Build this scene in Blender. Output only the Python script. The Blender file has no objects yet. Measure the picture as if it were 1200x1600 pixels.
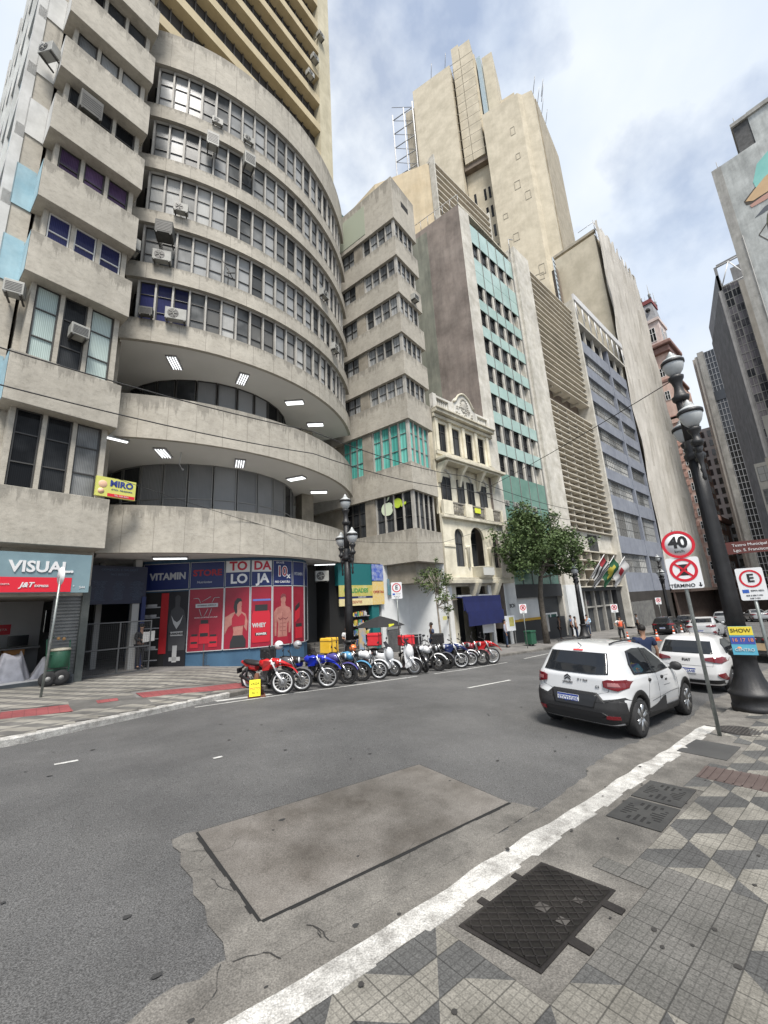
import bpy, bmesh, math, random
from mathutils import Matrix, Vector
random.seed(7)
C = bpy.context.scene
COL = C.collection
R = math.radians
pi = math.pi

# ---------------------------------------------------------------- camera
cd = bpy.data.cameras.new('camera')
cam = bpy.data.objects.new('camera', cd)
COL.objects.link(cam)
H = 2.05
rx, ry, rz = (0.7648262, -0.64196731, -0.05402649), (0.10507097, 0.20703736, -0.97267447), (0.63561072, 0.7382503, 0.22579972)
cam.matrix_world = Matrix(((rx[0], -ry[0], -rz[0], 0), (rx[1], -ry[1], -rz[1], 0), (rx[2], -ry[2], -rz[2], H), (0, 0, 0, 1)))
cd.sensor_fit = 'VERTICAL'
cd.sensor_height = 24.0
cd.lens = 24.0 * 626.6 / 1600.0
cd.clip_start = 0.05
cd.clip_end = 3000
C.camera = cam
C.render.resolution_x, C.render.resolution_y = 768, 1024

# ---------------------------------------------------------------- light
SUN_EL, SUN_AZ = R(60), R(240)     # azimuth of the sun in the xy plane
sd = bpy.data.lights.new('sun', 'SUN')
sd.energy = 3.0
sd.angle = R(18)
sd.color = (1.0, 0.95, 0.88)
so = bpy.data.objects.new('sun', sd)
COL.objects.link(so)
sv = Vector((math.cos(SUN_AZ) * math.cos(SUN_EL), math.sin(SUN_AZ) * math.cos(SUN_EL), math.sin(SUN_EL)))
so.rotation_euler = sv.to_track_quat('Z', 'Y').to_euler()
w = bpy.data.worlds.new('World')
C.world = w
w.use_nodes = True
nt = w.node_tree
nt.nodes.clear()
def wn(t, **k):
    n = nt.nodes.new(t)
    for a, b in k.items(): setattr(n, a, b)
    return n
out = wn('ShaderNodeOutputWorld')
bg1 = wn('ShaderNodeBackground')
bg2 = wn('ShaderNodeBackground')
mixs = wn('ShaderNodeMixShader')
sky = wn('ShaderNodeTexSky', sky_type='NISHITA', sun_disc=False, sun_elevation=SUN_EL, sun_rotation=pi / 2 - SUN_AZ)
bg1.inputs[1].default_value = 0.10
nt.links.new(sky.outputs[0], bg1.inputs[0])
tc = wn('ShaderNodeTexCoord')
mp = wn('ShaderNodeMapping')
mp.inputs['Scale'].default_value = (1, 1, 1.25)
mp.inputs['Location'].default_value = (2.35, 0.4, 0.2)
nt.links.new(tc.outputs['Generated'], mp.inputs[0])
n1 = wn('ShaderNodeTexNoise'); n1.inputs['Scale'].default_value = 2.3; n1.inputs['Detail'].default_value = 7; n1.inputs['Roughness'].default_value = 0.55; n1.inputs['Distortion'].default_value = 0.0
n2 = wn('ShaderNodeTexNoise'); n2.inputs['Scale'].default_value = 3.1; n2.inputs['Detail'].default_value = 5; n2.inputs['Distortion'].default_value = 0.1
mp2 = wn('ShaderNodeMapping'); mp2.inputs['Location'].default_value = (5.1, 3.3, 1.7)
nt.links.new(mp.outputs[0], n1.inputs['Vector'])
nt.links.new(mp.outputs[0], mp2.inputs[0])
nt.links.new(mp2.outputs[0], n2.inputs['Vector'])
cr = wn('ShaderNodeValToRGB')
cr.color_ramp.elements[0].position = 0.40; cr.color_ramp.elements[0].color = (0.42, 0.42, 0.42, 1)
cr.color_ramp.elements[1].position = 0.52; cr.color_ramp.elements[1].color = (1, 1, 1, 1)
nt.links.new(n1.outputs[0], cr.inputs[0])
cc = wn('ShaderNodeValToRGB')
cc.color_ramp.elements[0].position = 0.32; cc.color_ramp.elements[0].color = (0.60, 0.68, 0.80, 1)
cc.color_ramp.elements[1].position = 0.68; cc.color_ramp.elements[1].color = (0.80, 0.84, 0.88, 1)
nt.links.new(n2.outputs[0], cc.inputs[0])
nt.links.new(cc.outputs[0], bg2.inputs[0])
bg2.inputs[1].default_value = 0.64
nt.links.new(cr.outputs[0], mixs.inputs[0])
nt.links.new(bg1.outputs[0], mixs.inputs[1])
nt.links.new(bg2.outputs[0], mixs.inputs[2])
nt.links.new(mixs.outputs[0], out.inputs[0])
C.view_settings.view_transform = 'Standard'
C.view_settings.look = 'None'
C.view_settings.gamma = 1.0
C.view_settings.exposure = 0.95
C.render.engine = 'CYCLES'
C.cycles.max_bounces = 6
C.cycles.diffuse_bounces = 4
C.cycles.transparent_max_bounces = 6

# ---------------------------------------------------------------- materials
MATS = {}
def mat(name, col, rough=0.8, col2=None, scale=1.2, streak=0.0, bump=0.0, bscale=40, metal=0.0, spec=0.5, rnd=0.0, emit=None, estr=1.0, speck=0.0, dirt=0.0, grid=None, alpha=1.0, coat=0.0, tops=0.0):
    if name in MATS: return MATS[name]
    m = bpy.data.materials.new(name)
    m.use_nodes = True
    t = m.node_tree
    b = t.nodes['Principled BSDF']
    N = t.nodes.new
    L = t.links.new
    b.inputs['Roughness'].default_value = rough
    b.inputs['Metallic'].default_value = metal
    b.inputs['Specular IOR Level'].default_value = spec
    b.inputs['Base Color'].default_value = (*col, 1)
    if coat:
        b.inputs['Coat Weight'].default_value = coat
        b.inputs['Coat Roughness'].default_value = 0.05
    if alpha < 1: b.inputs['Alpha'].default_value = alpha
    geo = N('ShaderNodeNewGeometry')
    cur = None
    def mul(c, f):
        x = N('ShaderNodeMix'); x.data_type = 'RGBA'; x.blend_type = 'MULTIPLY'; x.inputs[0].default_value = 1
        if c is None: x.inputs[6].default_value = (*col, 1)
        else: L(c, x.inputs[6])
        L(f, x.inputs[7])
        return x.outputs[2]
    def noise(sc, det=4, vec=None, rg=0.55):
        n = N('ShaderNodeTexNoise'); n.inputs['Scale'].default_value = sc; n.inputs['Detail'].default_value = det; n.inputs['Roughness'].default_value = rg
        L(vec if vec else geo.outputs['Position'], n.inputs['Vector'])
        return n.outputs[0]
    def ramp(x, p0, c0, p1, c1):
        r = N('ShaderNodeValToRGB'); e = r.color_ramp.elements
        e[0].position = p0; e[1].position = p1
        e[0].color = (c0, c0, c0, 1) if not isinstance(c0, tuple) else (*c0, 1)
        e[1].color = (c1, c1, c1, 1) if not isinstance(c1, tuple) else (*c1, 1)
        L(x, r.inputs[0]); return r.outputs[0]
    if col2 is not None:
        cur = ramp(noise(scale, 6, rg=0.62), 0.34, col, 0.66, col2)
    if streak > 0:
        mpn = N('ShaderNodeMapping'); mpn.inputs['Scale'].default_value = (1.5, 1.5, 0.22)
        L(geo.outputs['Position'], mpn.inputs[0])
        cur = mul(cur, ramp(noise(1.0, 6, mpn.outputs[0], 0.7), 0.30, 1 - streak * 1.1, 0.58, 1.0))
    if tops > 0:   # rain streaks running down from the top edge of each band
        tcn = N('ShaderNodeTexCoord'); sp = N('ShaderNodeSeparateXYZ'); L(tcn.outputs['Generated'], sp.inputs[0])
        m3 = N('ShaderNodeMapping'); m3.inputs['Scale'].default_value = (3.5, 3.5, 0.35); L(geo.outputs['Position'], m3.inputs[0])
        ad = N('ShaderNodeMath'); ad.operation = 'MULTIPLY_ADD'; ad.inputs[1].default_value = 0.55; L(sp.outputs[2], ad.inputs[0]); L(noise(1.0, 7, m3.outputs[0], 0.75), ad.inputs[2])
        cur = mul(cur, ramp(ad.outputs[0], 0.93, 1.0, 1.18, 1 - tops))
        m4 = N('ShaderNodeMapping'); m4.inputs['Scale'].default_value = (5, 5, 9); L(geo.outputs['Position'], m4.inputs[0])
        cur = mul(cur, ramp(noise(1.0, 5, m4.outputs[0], 0.7), 0.34, 0.84, 0.5, 1.0))
    if dirt > 0:
        cur = mul(cur, ramp(noise(0.35, 8, rg=0.7), 0.38, 1 - dirt, 0.6, 1.0))
    if speck > 0:
        cur = mul(cur, ramp(noise(90, 2), 0.35, 1 - speck, 0.68, 1 + speck))
    if rnd > 0:
        oi = N('ShaderNodeObjectInfo')
        cur = mul(cur, ramp(oi.outputs['Random'], 0.0, 1 - rnd, 1.0, 1.0))
    if grid:
        for sc, wd, dk in grid:
            sep = N('ShaderNodeSeparateXYZ'); L(geo.outputs['Position'], sep.inputs[0])
            ms = None
            for ax in (0, 1):
                d = N('ShaderNodeMath'); d.operation = 'MULTIPLY_ADD'; d.inputs[1].default_value = 1 / sc; d.inputs[2].default_value = -(0.02 if ax == 0 else 0.09) / sc; L(sep.outputs[ax], d.inputs[0])
                f = N('ShaderNodeMath'); f.operation = 'FRACT'; L(d.outputs[0], f.inputs[0])
                s = N('ShaderNodeMath'); s.operation = 'SUBTRACT'; L(f.outputs[0], s.inputs[0]); s.inputs[1].default_value = 0.5
                a = N('ShaderNodeMath'); a.operation = 'ABSOLUTE'; L(s.outputs[0], a.inputs[0])
                if ms is None: ms = a.outputs[0]
                else:
                    mx = N('ShaderNodeMath'); mx.operation = 'MAXIMUM'; L(ms, mx.inputs[0]); L(a.outputs[0], mx.inputs[1]); ms = mx.outputs[0]
            cur = mul(cur, ramp(ms, 0.5 - wd * 1.6, 1.0, 0.5 - wd * 0.7, dk))
    if cur is not None: L(cur, b.inputs['Base Color'])
    if bump > 0:
        bn = N('ShaderNodeBump'); bn.inputs['Strength'].default_value = bump; bn.inputs['Distance'].default_value = 0.02
        L(noise(bscale, 4), bn.inputs['Height']); L(bn.outputs[0], b.inputs['Normal'])
    if emit is not None:
        b.inputs['Emission Color'].default_value = (*emit, 1)
        b.inputs['Emission Strength'].default_value = estr
    MATS[name] = m
    return m
def glassmat(name, dark, light, p=0.5, rough=0.06):
    """window pane: dark glass, or a blind or curtain behind it, chosen per pane"""
    if name in MATS: return MATS[name]
    m = bpy.data.materials.new(name); m.use_nodes = True
    t = m.node_tree; b = t.nodes['Principled BSDF']; N = t.nodes.new; L = t.links.new
    oi = N('ShaderNodeObjectInfo'); geo = N('ShaderNodeNewGeometry')
    r = N('ShaderNodeValToRGB'); e = r.color_ramp.elements
    e[0].position = max(0, p - 0.25); e[0].color = (*dark, 1); e[1].position = min(1, p + 0.3); e[1].color = (*light, 1)
    n = N('ShaderNodeTexNoise'); n.inputs['Scale'].default_value = 0.9; n.inputs['Detail'].default_value = 3
    L(geo.outputs['Position'], n.inputs['Vector'])
    a = N('ShaderNodeMath'); a.operation = 'MULTIPLY_ADD'; a.inputs[1].default_value = 0.9; L(n.outputs[0], a.inputs[0])
    s = N('ShaderNodeMath'); s.operation = 'SUBTRACT'; L(oi.outputs['Random'], s.inputs[0]); s.inputs[1].default_value = 0.45
    L(s.outputs[0], a.inputs[2]); L(a.outputs[0], r.inputs[0])
    # curtain folds
    w_ = N('ShaderNodeTexWave'); w_.inputs['Scale'].default_value = 2.2; w_.inputs['Distortion'].default_value = 2.5; w_.inputs['Detail'].default_value = 2
    mp_ = N('ShaderNodeMapping'); mp_.inputs['Scale'].default_value = (3, 3, 0.12); L(geo.outputs['Position'], mp_.inputs[0]); L(mp_.outputs[0], w_.inputs['Vector'])
    r2 = N('ShaderNodeValToRGB'); r2.color_ramp.elements[0].color = (0.66, 0.66, 0.66, 1)
    L(w_.outputs[1], r2.inputs[0])
    x = N('ShaderNodeMix'); x.data_type = 'RGBA'; x.blend_type = 'MULTIPLY'; x.inputs[0].default_value = 1
    L(r.outputs[0], x.inputs[6]); L(r2.outputs[0], x.inputs[7]); L(x.outputs[2], b.inputs['Base Color'])
    b.inputs['Roughness'].default_value = rough
    b.inputs['Specular IOR Level'].default_value = 0.10
    bn = N('ShaderNodeBump'); bn.inputs['Strength'].default_value = 0.08; bn.inputs['Distance'].default_value = 0.02
    L(n.outputs[0], bn.inputs['Height']); L(bn.outputs[0], b.inputs['Normal'])
    MATS[name] = m
    return m

# ---------------------------------------------------------------- mesh helpers
class MB:
    def __init__(s): s.v = []; s.f = []; s.mi = []; s.sm = []; s.cur = 0; s.smooth = False
    def add(s, vs, fs, sm=None):
        o = len(s.v); s.v += [tuple(x) for x in vs]
        for f in fs:
            s.f.append([i + o for i in f]); s.mi.append(s.cur); s.sm.append(s.smooth if sm is None else sm)
        return s
    def box(s, x0, x1, y0, y1, z0, z1):
        vs = [(x0, y0, z0), (x1, y0, z0), (x1, y1, z0), (x0, y1, z0), (x0, y0, z1), (x1, y0, z1), (x1, y1, z1), (x0, y1, z1)]
        return s.add(vs, [(0, 3, 2, 1), (4, 5, 6, 7), (0, 1, 5, 4), (1, 2, 6, 5), (2, 3, 7, 6), (3, 0, 4, 7)], False)
    def rbox(s, c, sz, rot=(0, 0, 0)):
        M = Matrix.Translation(c) @ Matrix.Rotation(rot[2], 4, 'Z') @ Matrix.Rotation(rot[1], 4, 'Y') @ Matrix.Rotation(rot[0], 4, 'X')
        a, b, c_ = sz[0] / 2, sz[1] / 2, sz[2] / 2
        vs = [M @ Vector(p) for p in ((-a, -b, -c_), (a, -b, -c_), (a, b, -c_), (-a, b, -c_), (-a, -b, c_), (a, -b, c_), (a, b, c_), (-a, b, c_))]
        return s.add(vs, [(0, 3, 2, 1), (4, 5, 6, 7), (0, 1, 5, 4), (1, 2, 6, 5), (2, 3, 7, 6), (3, 0, 4, 7)], False)
    def quad(s, a, b, c, d): return s.add([a, b, c, d], [(0, 1, 2, 3)], False)
    def prism(s, poly, z0, z1, zt=None):
        n = len(poly)
        vs = [(p[0], p[1], z0) for p in poly] + [(p[0], p[1], z1) for p in poly]
        return s.add(vs, [tuple(range(n - 1, -1, -1)), tuple(range(n, 2 * n))] + [(i, (i + 1) % n, (i + 1) % n + n, i + n) for i in range(n)], False)
    def plate(s, poly, y0, y1):
        """polygon in xz, extruded along y"""
        n = len(poly)
        vs = [(p[0], y0, p[1]) for p in poly] + [(p[0], y1, p[1]) for p in poly]
        return s.add(vs, [tuple(range(n)), tuple(range(2 * n - 1, n - 1, -1))] + [(i + n, (i + 1) % n + n, (i + 1) % n, i) for i in range(n)], False)
    def tube(s, pts, r, n=8, caps=True, sm=True):
        pts = [Vector(p) for p in pts]
        rs = r if isinstance(r, (list, tuple)) else [r] * len(pts)
        rings = []
        up = None
        for i, p in enumerate(pts):
            d = (pts[min(i + 1, len(pts) - 1)] - pts[max(i - 1, 0)])
            if d.length < 1e-9: d = Vector((0, 0, 1))
            d.normalize()
            if up is None: up = Vector((0, 0, 1)) if abs(d.z) < 0.9 else Vector((1, 0, 0))
            a = d.cross(up)
            if a.length < 1e-4: a = d.cross(Vector((0, 1, 0)))
            a.normalize(); b = d.cross(a).normalized(); up = -b if False else up
            rings.append([p + (a * math.cos(2 * pi * k / n) + b * math.sin(2 * pi * k / n)) * rs[i] for k in range(n)])
        vs = [v for rg in rings for v in rg]; fs = []
        for i in range(len(rings) - 1):
            for k in range(n):
                fs.append((i * n + k, i * n + (k + 1) % n, (i + 1) * n + (k + 1) % n, (i + 1) * n + k))
        s.add(vs, fs, sm)
        if caps:
            o = len(s.v) - len(vs)
            s.f.append([o + k for k in range(n - 1, -1, -1)]); s.mi.append(s.cur); s.sm.append(False)
            s.f.append([o + (len(rings) - 1) * n + k for k in range(n)]); s.mi.append(s.cur); s.sm.append(False)
        return s
    def lathe(s, prof, n=20, c=(0, 0, 0), ax='Z', flute=0.0, fl=None, sm=True):
        vs = []; fs = []
        for i, (r, z) in enumerate(prof):
            for k in range(n):
                a = 2 * pi * k / n
                rr = r * (1 - (flute if (fl and fl[0] <= z <= fl[1] and k % 2) else 0))
                p = (rr * math.cos(a), rr * math.sin(a), z)
                if ax == 'Y': p = (p[0], p[2], p[1])
                elif ax == 'X': p = (p[2], p[0], p[1])
                vs.append((p[0] + c[0], p[1] + c[1], p[2] + c[2]))
        for i in range(len(prof) - 1):
            for k in range(n): fs.append((i * n + k, i * n + (k + 1) % n, (i + 1) * n + (k + 1) % n, (i + 1) * n + k))
        fs.append(tuple(range(n - 1, -1, -1))); fs.append(tuple(range((len(prof) - 1) * n, len(prof) * n)))
        return s.add(vs, fs, sm)
    def ball(s, c, r, n=12, sz=(1, 1, 1)):
        m = n // 2
        prof = [(max(1e-4, math.sin(pi * i / m)) , -math.cos(pi * i / m)) for i in range(m + 1)]
        o = len(s.v)
        s.lathe(prof, n)
        for i in range(o, len(s.v)):
            v = s.v[i]; s.v[i] = (c[0] + v[0] * r * sz[0], c[1] + v[1] * r * sz[1], c[2] + v[2] * r * sz[2])
        return s
    def xf(s, M, start=0):
        for i in range(start, len(s.v)): s.v[i] = tuple(M @ Vector(s.v[i]))
        return s
    def mesh(s, name, mats, bevel=0):
        me = bpy.data.meshes.new(name)
        me.from_pydata(s.v, [], s.f)
        for m in (mats if isinstance(mats, (list, tuple)) else [mats]): me.materials.append(m)
        me.polygons.foreach_set('material_index', s.mi)
        me.polygons.foreach_set('use_smooth', s.sm)
        me.update()
        return me
    def build(s, name, mats, parent=None, zabs=False, bevel=0, fixn=False):
        if zabs and parent is not None:
            dz = root_z(parent)
            s.v = [(a, b, c - dz) for a, b, c in s.v]
        me = s.mesh(name, mats)
        if fixn:
            bm = bmesh.new(); bm.from_mesh(me); bmesh.ops.recalc_face_normals(bm, faces=bm.faces); bm.to_mesh(me); bm.free()
        o = bpy.data.objects.new(name, me); COL.objects.link(o)
        if parent is not None: o.parent = parent
        if bevel:
            bv = o.modifiers.new('bevel', 'BEVEL'); bv.width = bevel; bv.segments = 2; bv.limit_method = 'ANGLE'; bv.angle_limit = R(40)
        return o
def root_z(o):
    while o.parent: o = o.parent
    return o.location.z
def tag(o, label, cat, group=None, kind=None):
    if label: o['label'] = label
    if cat: o['category'] = cat
    if group: o['group'] = group
    if kind: o['kind'] = kind
    return o
def thing(name, label, cat, loc=(0, 0, 0), rotz=0.0, group=None):
    o = bpy.data.objects.new(name, None); COL.objects.link(o)
    o.location = loc; o.rotation_euler = (0, 0, rotz); o.empty_display_size = 0.2
    return tag(o, label, cat, group)
def dup(o, parent=None):
    c = o.copy(); COL.objects.link(c)
    if parent is not None: c.parent = parent
    for ch in list(o.children): dup(ch, c)
    return c
def text(name, s, size, m, parent, M, extrude=0.004, align='CENTER', bold=0.0, sx=1.0, shear=0.0):
    """lettering as a thin solid mesh; local x to the right, y up, facing +z, placed by matrix M"""
    cu = bpy.data.curves.new(name, 'FONT'); cu.body = s; cu.size = size; cu.extrude = extrude; cu.align_x = align; cu.align_y = 'CENTER'; cu.offset = bold; cu.shear = shear
    cu.resolution_u = 3
    t = bpy.data.objects.new(name, cu); COL.objects.link(t)
    dg = bpy.context.evaluated_depsgraph_get()
    me = bpy.data.meshes.new_from_object(t.evaluated_get(dg))
    bpy.data.objects.remove(t); bpy.data.curves.remove(cu)
    me.transform(M @ Matrix.Diagonal((sx, 1, 1, 1)))
    me.materials.clear(); me.materials.append(m)
    o = bpy.data.objects.new(name, me); COL.objects.link(o)
    if parent is not None: o.parent = parent
    return o
def FR(x, y, z):  # matrix for lettering on a wall that faces -y
    return Matrix.Translation((x, y, z)) @ Matrix.Rotation(pi / 2, 4, 'X')
# ---------------------------------------------------------------- terrain
YN = 2.6
ZX = [(-80, 4.6), (0, 0), (8, -.46), (14, -.76), (26, -1.17), (37, -1.55), (50, -1.95), (80, -2.7), (150, -4), (400, -6), (1500, -8)]
YK = [(-80, 9.5), (-1, 9.9), (0, 10.1), (3, 11.7), (6, 13.3), (8, 13.6), (2000, 13.6)]
def interp(x, T):
    if x <= T[0][0]: return T[0][1]
    for (a, b), (c, d) in zip(T, T[1:]):
        if x <= c: return b + (d - b) * (x - a) / (c - a)
    return T[-1][1]
def zx(x): return interp(x, ZX)
def yk(x): return interp(x, YK)
def road_p(y): return .03 * min(y - YN, 4.2) - .03 * max(0, y - YN - 4.2)
def gz(x, y):
    k = yk(x)
    if y < YN: p = .12 + .02 * (YN - max(y, -6))
    elif y < k: p = road_p(y)
    else:
        p = road_p(k) + .13 + .02 * min(y - k, 8)
        p += .17 * min(1, (y - k) / 3) * interp(x, [(1, 0), (5, 1), (12, 1), (18, 0)])
    return zx(x) + p
def sheet(name, xs, y0, y1, ny, dz, m, extra=None, skirt=0.0, kind='structure', zf=None):
    """a sheet that follows the ground between y0(x) and y1(x)"""
    b = MB(); nx = len(xs)
    f0 = y0 if callable(y0) else (lambda x: y0)
    f1 = y1 if callable(y1) else (lambda x: y1)
    zf = zf or gz
    vs = []
    for x in xs:
        for j in range(ny + 1):
            y = f0(x) + (f1(x) - f0(x)) * j / ny
            vs.append((x, y, zf(x, y) + dz))
    fs = [(i * (ny + 1) + j, (i + 1) * (ny + 1) + j, (i + 1) * (ny + 1) + j + 1, i * (ny + 1) + j + 1) for i in range(nx - 1) for j in range(ny)]
    b.add(vs, fs, True)
    if skirt:
        for j in (0, ny):
            for i in range(nx - 1):
                p, q = vs[i * (ny + 1) + j], vs[(i + 1) * (ny + 1) + j]
                b.quad(p, q, (q[0], q[1], q[2] - skirt), (p[0], p[1], p[2] - skirt))
    o = b.build(name, m)
    tag(o, None, None, None, kind)
    return o
xs_far = [-60, -40, -25, -15, -10, -6, -3, -1] + [i * .5 for i in range(0, 61)] + [32, 34, 36, 38, 40, 43, 46, 50, 55, 60, 66, 72, 80, 90, 105, 125, 150, 200, 300, 400]
asphalt = mat('asphalt', (0.098, 0.098, 0.098), 0.86, (0.128, 0.127, 0.125), 0.55, dirt=0.28, speck=0.48, bump=0.8, bscale=110)
dirtm = mat('ground_earth', (0.10, 0.098, 0.095), 0.95, (0.13, 0.125, 0.12), 0.2)
concm = mat('worn_concrete', (0.13, 0.122, 0.11), 0.9, (0.215, 0.203, 0.183), 3.4, dirt=0.5, speck=0.3, bump=0.6, bscale=50)
curbpaint = mat('worn_white_paint', (0.30, 0.29, 0.27), 0.85, (0.62, 0.61, 0.58), 6.5, dirt=0.35, speck=0.3, bump=0.7, bscale=35)
grid = [(0.2, 0.018, 0.5), (0.05, 0.06, 0.72)]
tile_w = mat('pale_pavement_tile', (0.19, 0.18, 0.156), 0.85, (0.30, 0.285, 0.25), 2.2, dirt=0.5, speck=0.25, bump=0.25, grid=grid)
tile_d = mat('dark_pavement_tile', (0.066, 0.066, 0.065), 0.85, (0.105, 0.105, 0.102), 1.8, dirt=0.25, speck=0.3, bump=0.25, grid=grid)
tfw = mat('far_pale_tile', (0.20, 0.19, 0.165), .85, (0.32, .305, .27), 2.2, dirt=.45); tfd = mat('far_dark_tile', (0.09, 0.087, 0.082), .85, (0.15, .146, .136), 2.4, dirt=.3)
tile_g = mat('grey_pavement_tile', (0.10, 0.098, 0.09), 0.85, (0.145, 0.14, 0.13), 1.8, dirt=0.3, speck=0.3, bump=0.25, grid=grid)
redm = mat('red_paving', (0.24, 0.055, 0.06), 0.85, (0.33, 0.09, 0.09), 1.5, dirt=0.35, speck=0.2, grid=[(0.2, 0.03, 0.7)])

# one sheet to the horizon
b = MB(); XS = [-900, -300, -80, -40, 0, 8, 14, 26, 37, 50, 80, 150, 400, 1500]; YS = [-1500, -300, -60, 0, 20, 60, 300, 1500]
vs = [(x, y, zx(x) - 0.45) for x in XS for y in YS]
b.add(vs, [(i * len(YS) + j, (i + 1) * len(YS) + j, (i + 1) * len(YS) + j + 1, i * len(YS) + j + 1) for i in range(len(XS) - 1) for j in range(len(YS) - 1)])
tag(b.build('ground', dirtm), None, None, None, 'structure')
road_z = lambda x, y: zx(x) + road_p(min(y, 14.2))
sheet('road', xs_far, 2.45, lambda x: yk(x) + .12, 22, 0.0, asphalt, zf=road_z)
tag(sheet('plaza', [48, 52, 60, 80, 105, 150, 200, 300], lambda x: -60, 2.45, 12, 0.01, mat('pale_paving', (0.16, 0.155, 0.15), 0.9, (0.24, 0.23, 0.22), 0.5), zf=lambda x, y: zx(x) + .0), None, None, None, 'structure')
# near pavement: base slab, kerb, mosaic
XN = [-12, -8, -5, -3] + [i * .25 for i in range(-8, 56)] + [15, 17, 20, 24, 28, 32, 38, 46]
def kerb_y(x): return 2.52 + 0.012 * math.sin(x * 2.3) + 0.008 * math.sin(x * 7.1)
sheet('pavement_near', XN, -6.0, lambda x: 2.30, 16, -0.004, concm, skirt=.25)
kb = MB()
def kerb(b, xs, ya, yb, h):
    for x0, x1 in zip(xs, xs[1:]):
        a0, a1 = ya(x0), ya(x1); c0, c1 = yb(x0), yb(x1)
        z0, z1 = zx(x0), zx(x1)
        t0, t1 = h(x0), h(x1)
        A = (x0, a0, z0 + t0); B = (x1, a1, z1 + t1); Cc = (x1, c1 - .03, z1 + t1 + .0); D = (x0, c0 - .03, z0 + t0)
        E2 = (x1, c1, z1 + t1 - .03); F2 = (x0, c0, z0 + t0 - .03)
        b.add([A, B, Cc, D, E2, F2, (x1, c1 + .01, z1 - .05), (x0, c0 + .01, z0 - .05), (x1, a1, z1 - .05), (x0, a0, z0 - .05)], [(0, 1, 2, 3), (3, 2, 4, 5), (5, 4, 6, 7), (0, 9, 8, 1)], False)
kx = [i * .15 for i in range(-40, 65)]
kerb(kb, kx, lambda x: 2.27 + .01 * math.sin(x * 5), kerb_y, lambda x: .125 + .006 * math.sin(x * 9))
tag(kb.build('kerb_painted', curbpaint), None, None, None, 'structure')
kb = MB(); kerb(kb, [i * .25 for i in range(39, 60)] + [17, 20, 24, 28, 32, 38, 46], lambda x: 2.27, kerb_y, lambda x: .11 if x > 10 else .10)
tag(kb.build('kerb', concm), None, None, None, 'structure')
# concrete gutter with a broken edge on the road
rg = random.Random(3)
gx = [i * .12 for i in range(-60, 190)]
ge = [2.95 + rg.uniform(-.03, .03) + .10 * math.sin(x * 1.1) + (.08 if x > 6 else 0) for x in gx]
gd = dict(zip(gx, ge))
sheet('gutter', gx, kerb_y, lambda x: gd[x], 2, .006, concm, zf=road_z)
# steel plate set in concrete
b = MB()
def poly_ground(b, pts, dz, zf=road_z):
    vs = [(x, y, zf(x, y) + dz) for x, y in pts]
    b.add(vs, [tuple(range(len(vs)))])
poly_ground(b, [(1.20, 4.72), (1.33, 4.76), (1.46, 4.72), (1.46, 3.2), (4.4, 3.14), (4.5, 2.88), (3.2, 2.84), (1.2, 2.86), (1.12, 3.02), (1.16, 3.2), (1.13, 3.42), (1.17, 3.62), (1.14, 3.8), (1.19, 4.0), (1.16, 4.25), (1.21, 4.45), (1.18, 4.6)], .008)
tag(b.build('road_patch', concm), None, None, None, 'structure')
t = thing('steel_cover_plate', 'large rusty grey steel plate covering a pit in the road', 'cover plate', (1.43, 3.2, gz(1.43, 3.2)))
b = MB(); P4 = [(1.43, 4.71), (4.38, 4.63), (4.36, 3.16), (1.43, 3.22)]
n1_, n2_ = 12, 8; vs = []
for i in range(n1_ + 1):
    for j in range(n2_ + 1):
        u, v = i / n1_, j / n2_
        x = (P4[3][0] * (1 - u) + P4[2][0] * u) * (1 - v) + (P4[0][0] * (1 - u) + P4[1][0] * u) * v
        y = (P4[3][1] * (1 - u) + P4[2][1] * u) * (1 - v) + (P4[0][1] * (1 - u) + P4[1][1] * u) * v
        vs.append((x, y, road_z(x, y) + .013))
b.add(vs, [(i * (n2_ + 1) + j, (i + 1) * (n2_ + 1) + j, (i + 1) * (n2_ + 1) + j + 1, i * (n2_ + 1) + j + 1) for i in range(n1_) for j in range(n2_)])
b.v = [(x - 1.43, y - 3.2, z - t.location.z) for x, y, z in b.v]
plate_m = mat('rusty_steel_plate', (0.17, 0.152, 0.132), 0.6, (0.36, 0.335, 0.305), 1.5, dirt=0.35, speck=0.3, bump=0.3, bscale=30, metal=0.1)
def tread(m, sc=22.0, st=0.5, wet=False):
    tt = m.node_tree; N = tt.nodes.new; L = tt.links.new; bs = tt.nodes['Principled BSDF']
    geo = N('ShaderNodeNewGeometry'); mp_ = N('ShaderNodeMapping'); mp_.inputs['Rotation'].default_value = (0, 0, R(45)); L(geo.outputs['Position'], mp_.inputs[0])
    ck = N('ShaderNodeTexBrick'); ck.inputs['Scale'].default_value = sc; ck.inputs['Mortar Size'].default_value = 0.16; ck.inputs['Color1'].default_value = (1, 1, 1, 1); ck.inputs['Color2'].default_value = (1, 1, 1, 1); ck.inputs['Mortar'].default_value = (0, 0, 0, 1)
    L(mp_.outputs[0], ck.inputs['Vector'])
    bn = N('ShaderNodeBump'); bn.inputs['Strength'].default_value = st; bn.inputs['Distance'].default_value = 0.012; L(ck.outputs['Color'], bn.inputs['Height']); L(bn.outputs[0], bs.inputs['Normal'])
    src = bs.inputs['Base Color'].links[0].from_socket; rp = N('ShaderNodeValToRGB'); rp.color_ramp.elements[0].color = (.62, .62, .62, 1); L(ck.outputs['Color'], rp.inputs[0])
    mx = N('ShaderNodeMix'); mx.data_type = 'RGBA'; mx.blend_type = 'MULTIPLY'; mx.inputs[0].default_value = 1; L(src, mx.inputs[6]); L(rp.outputs[0], mx.inputs[7]); L(mx.outputs[2], bs.inputs['Base Color'])
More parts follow.
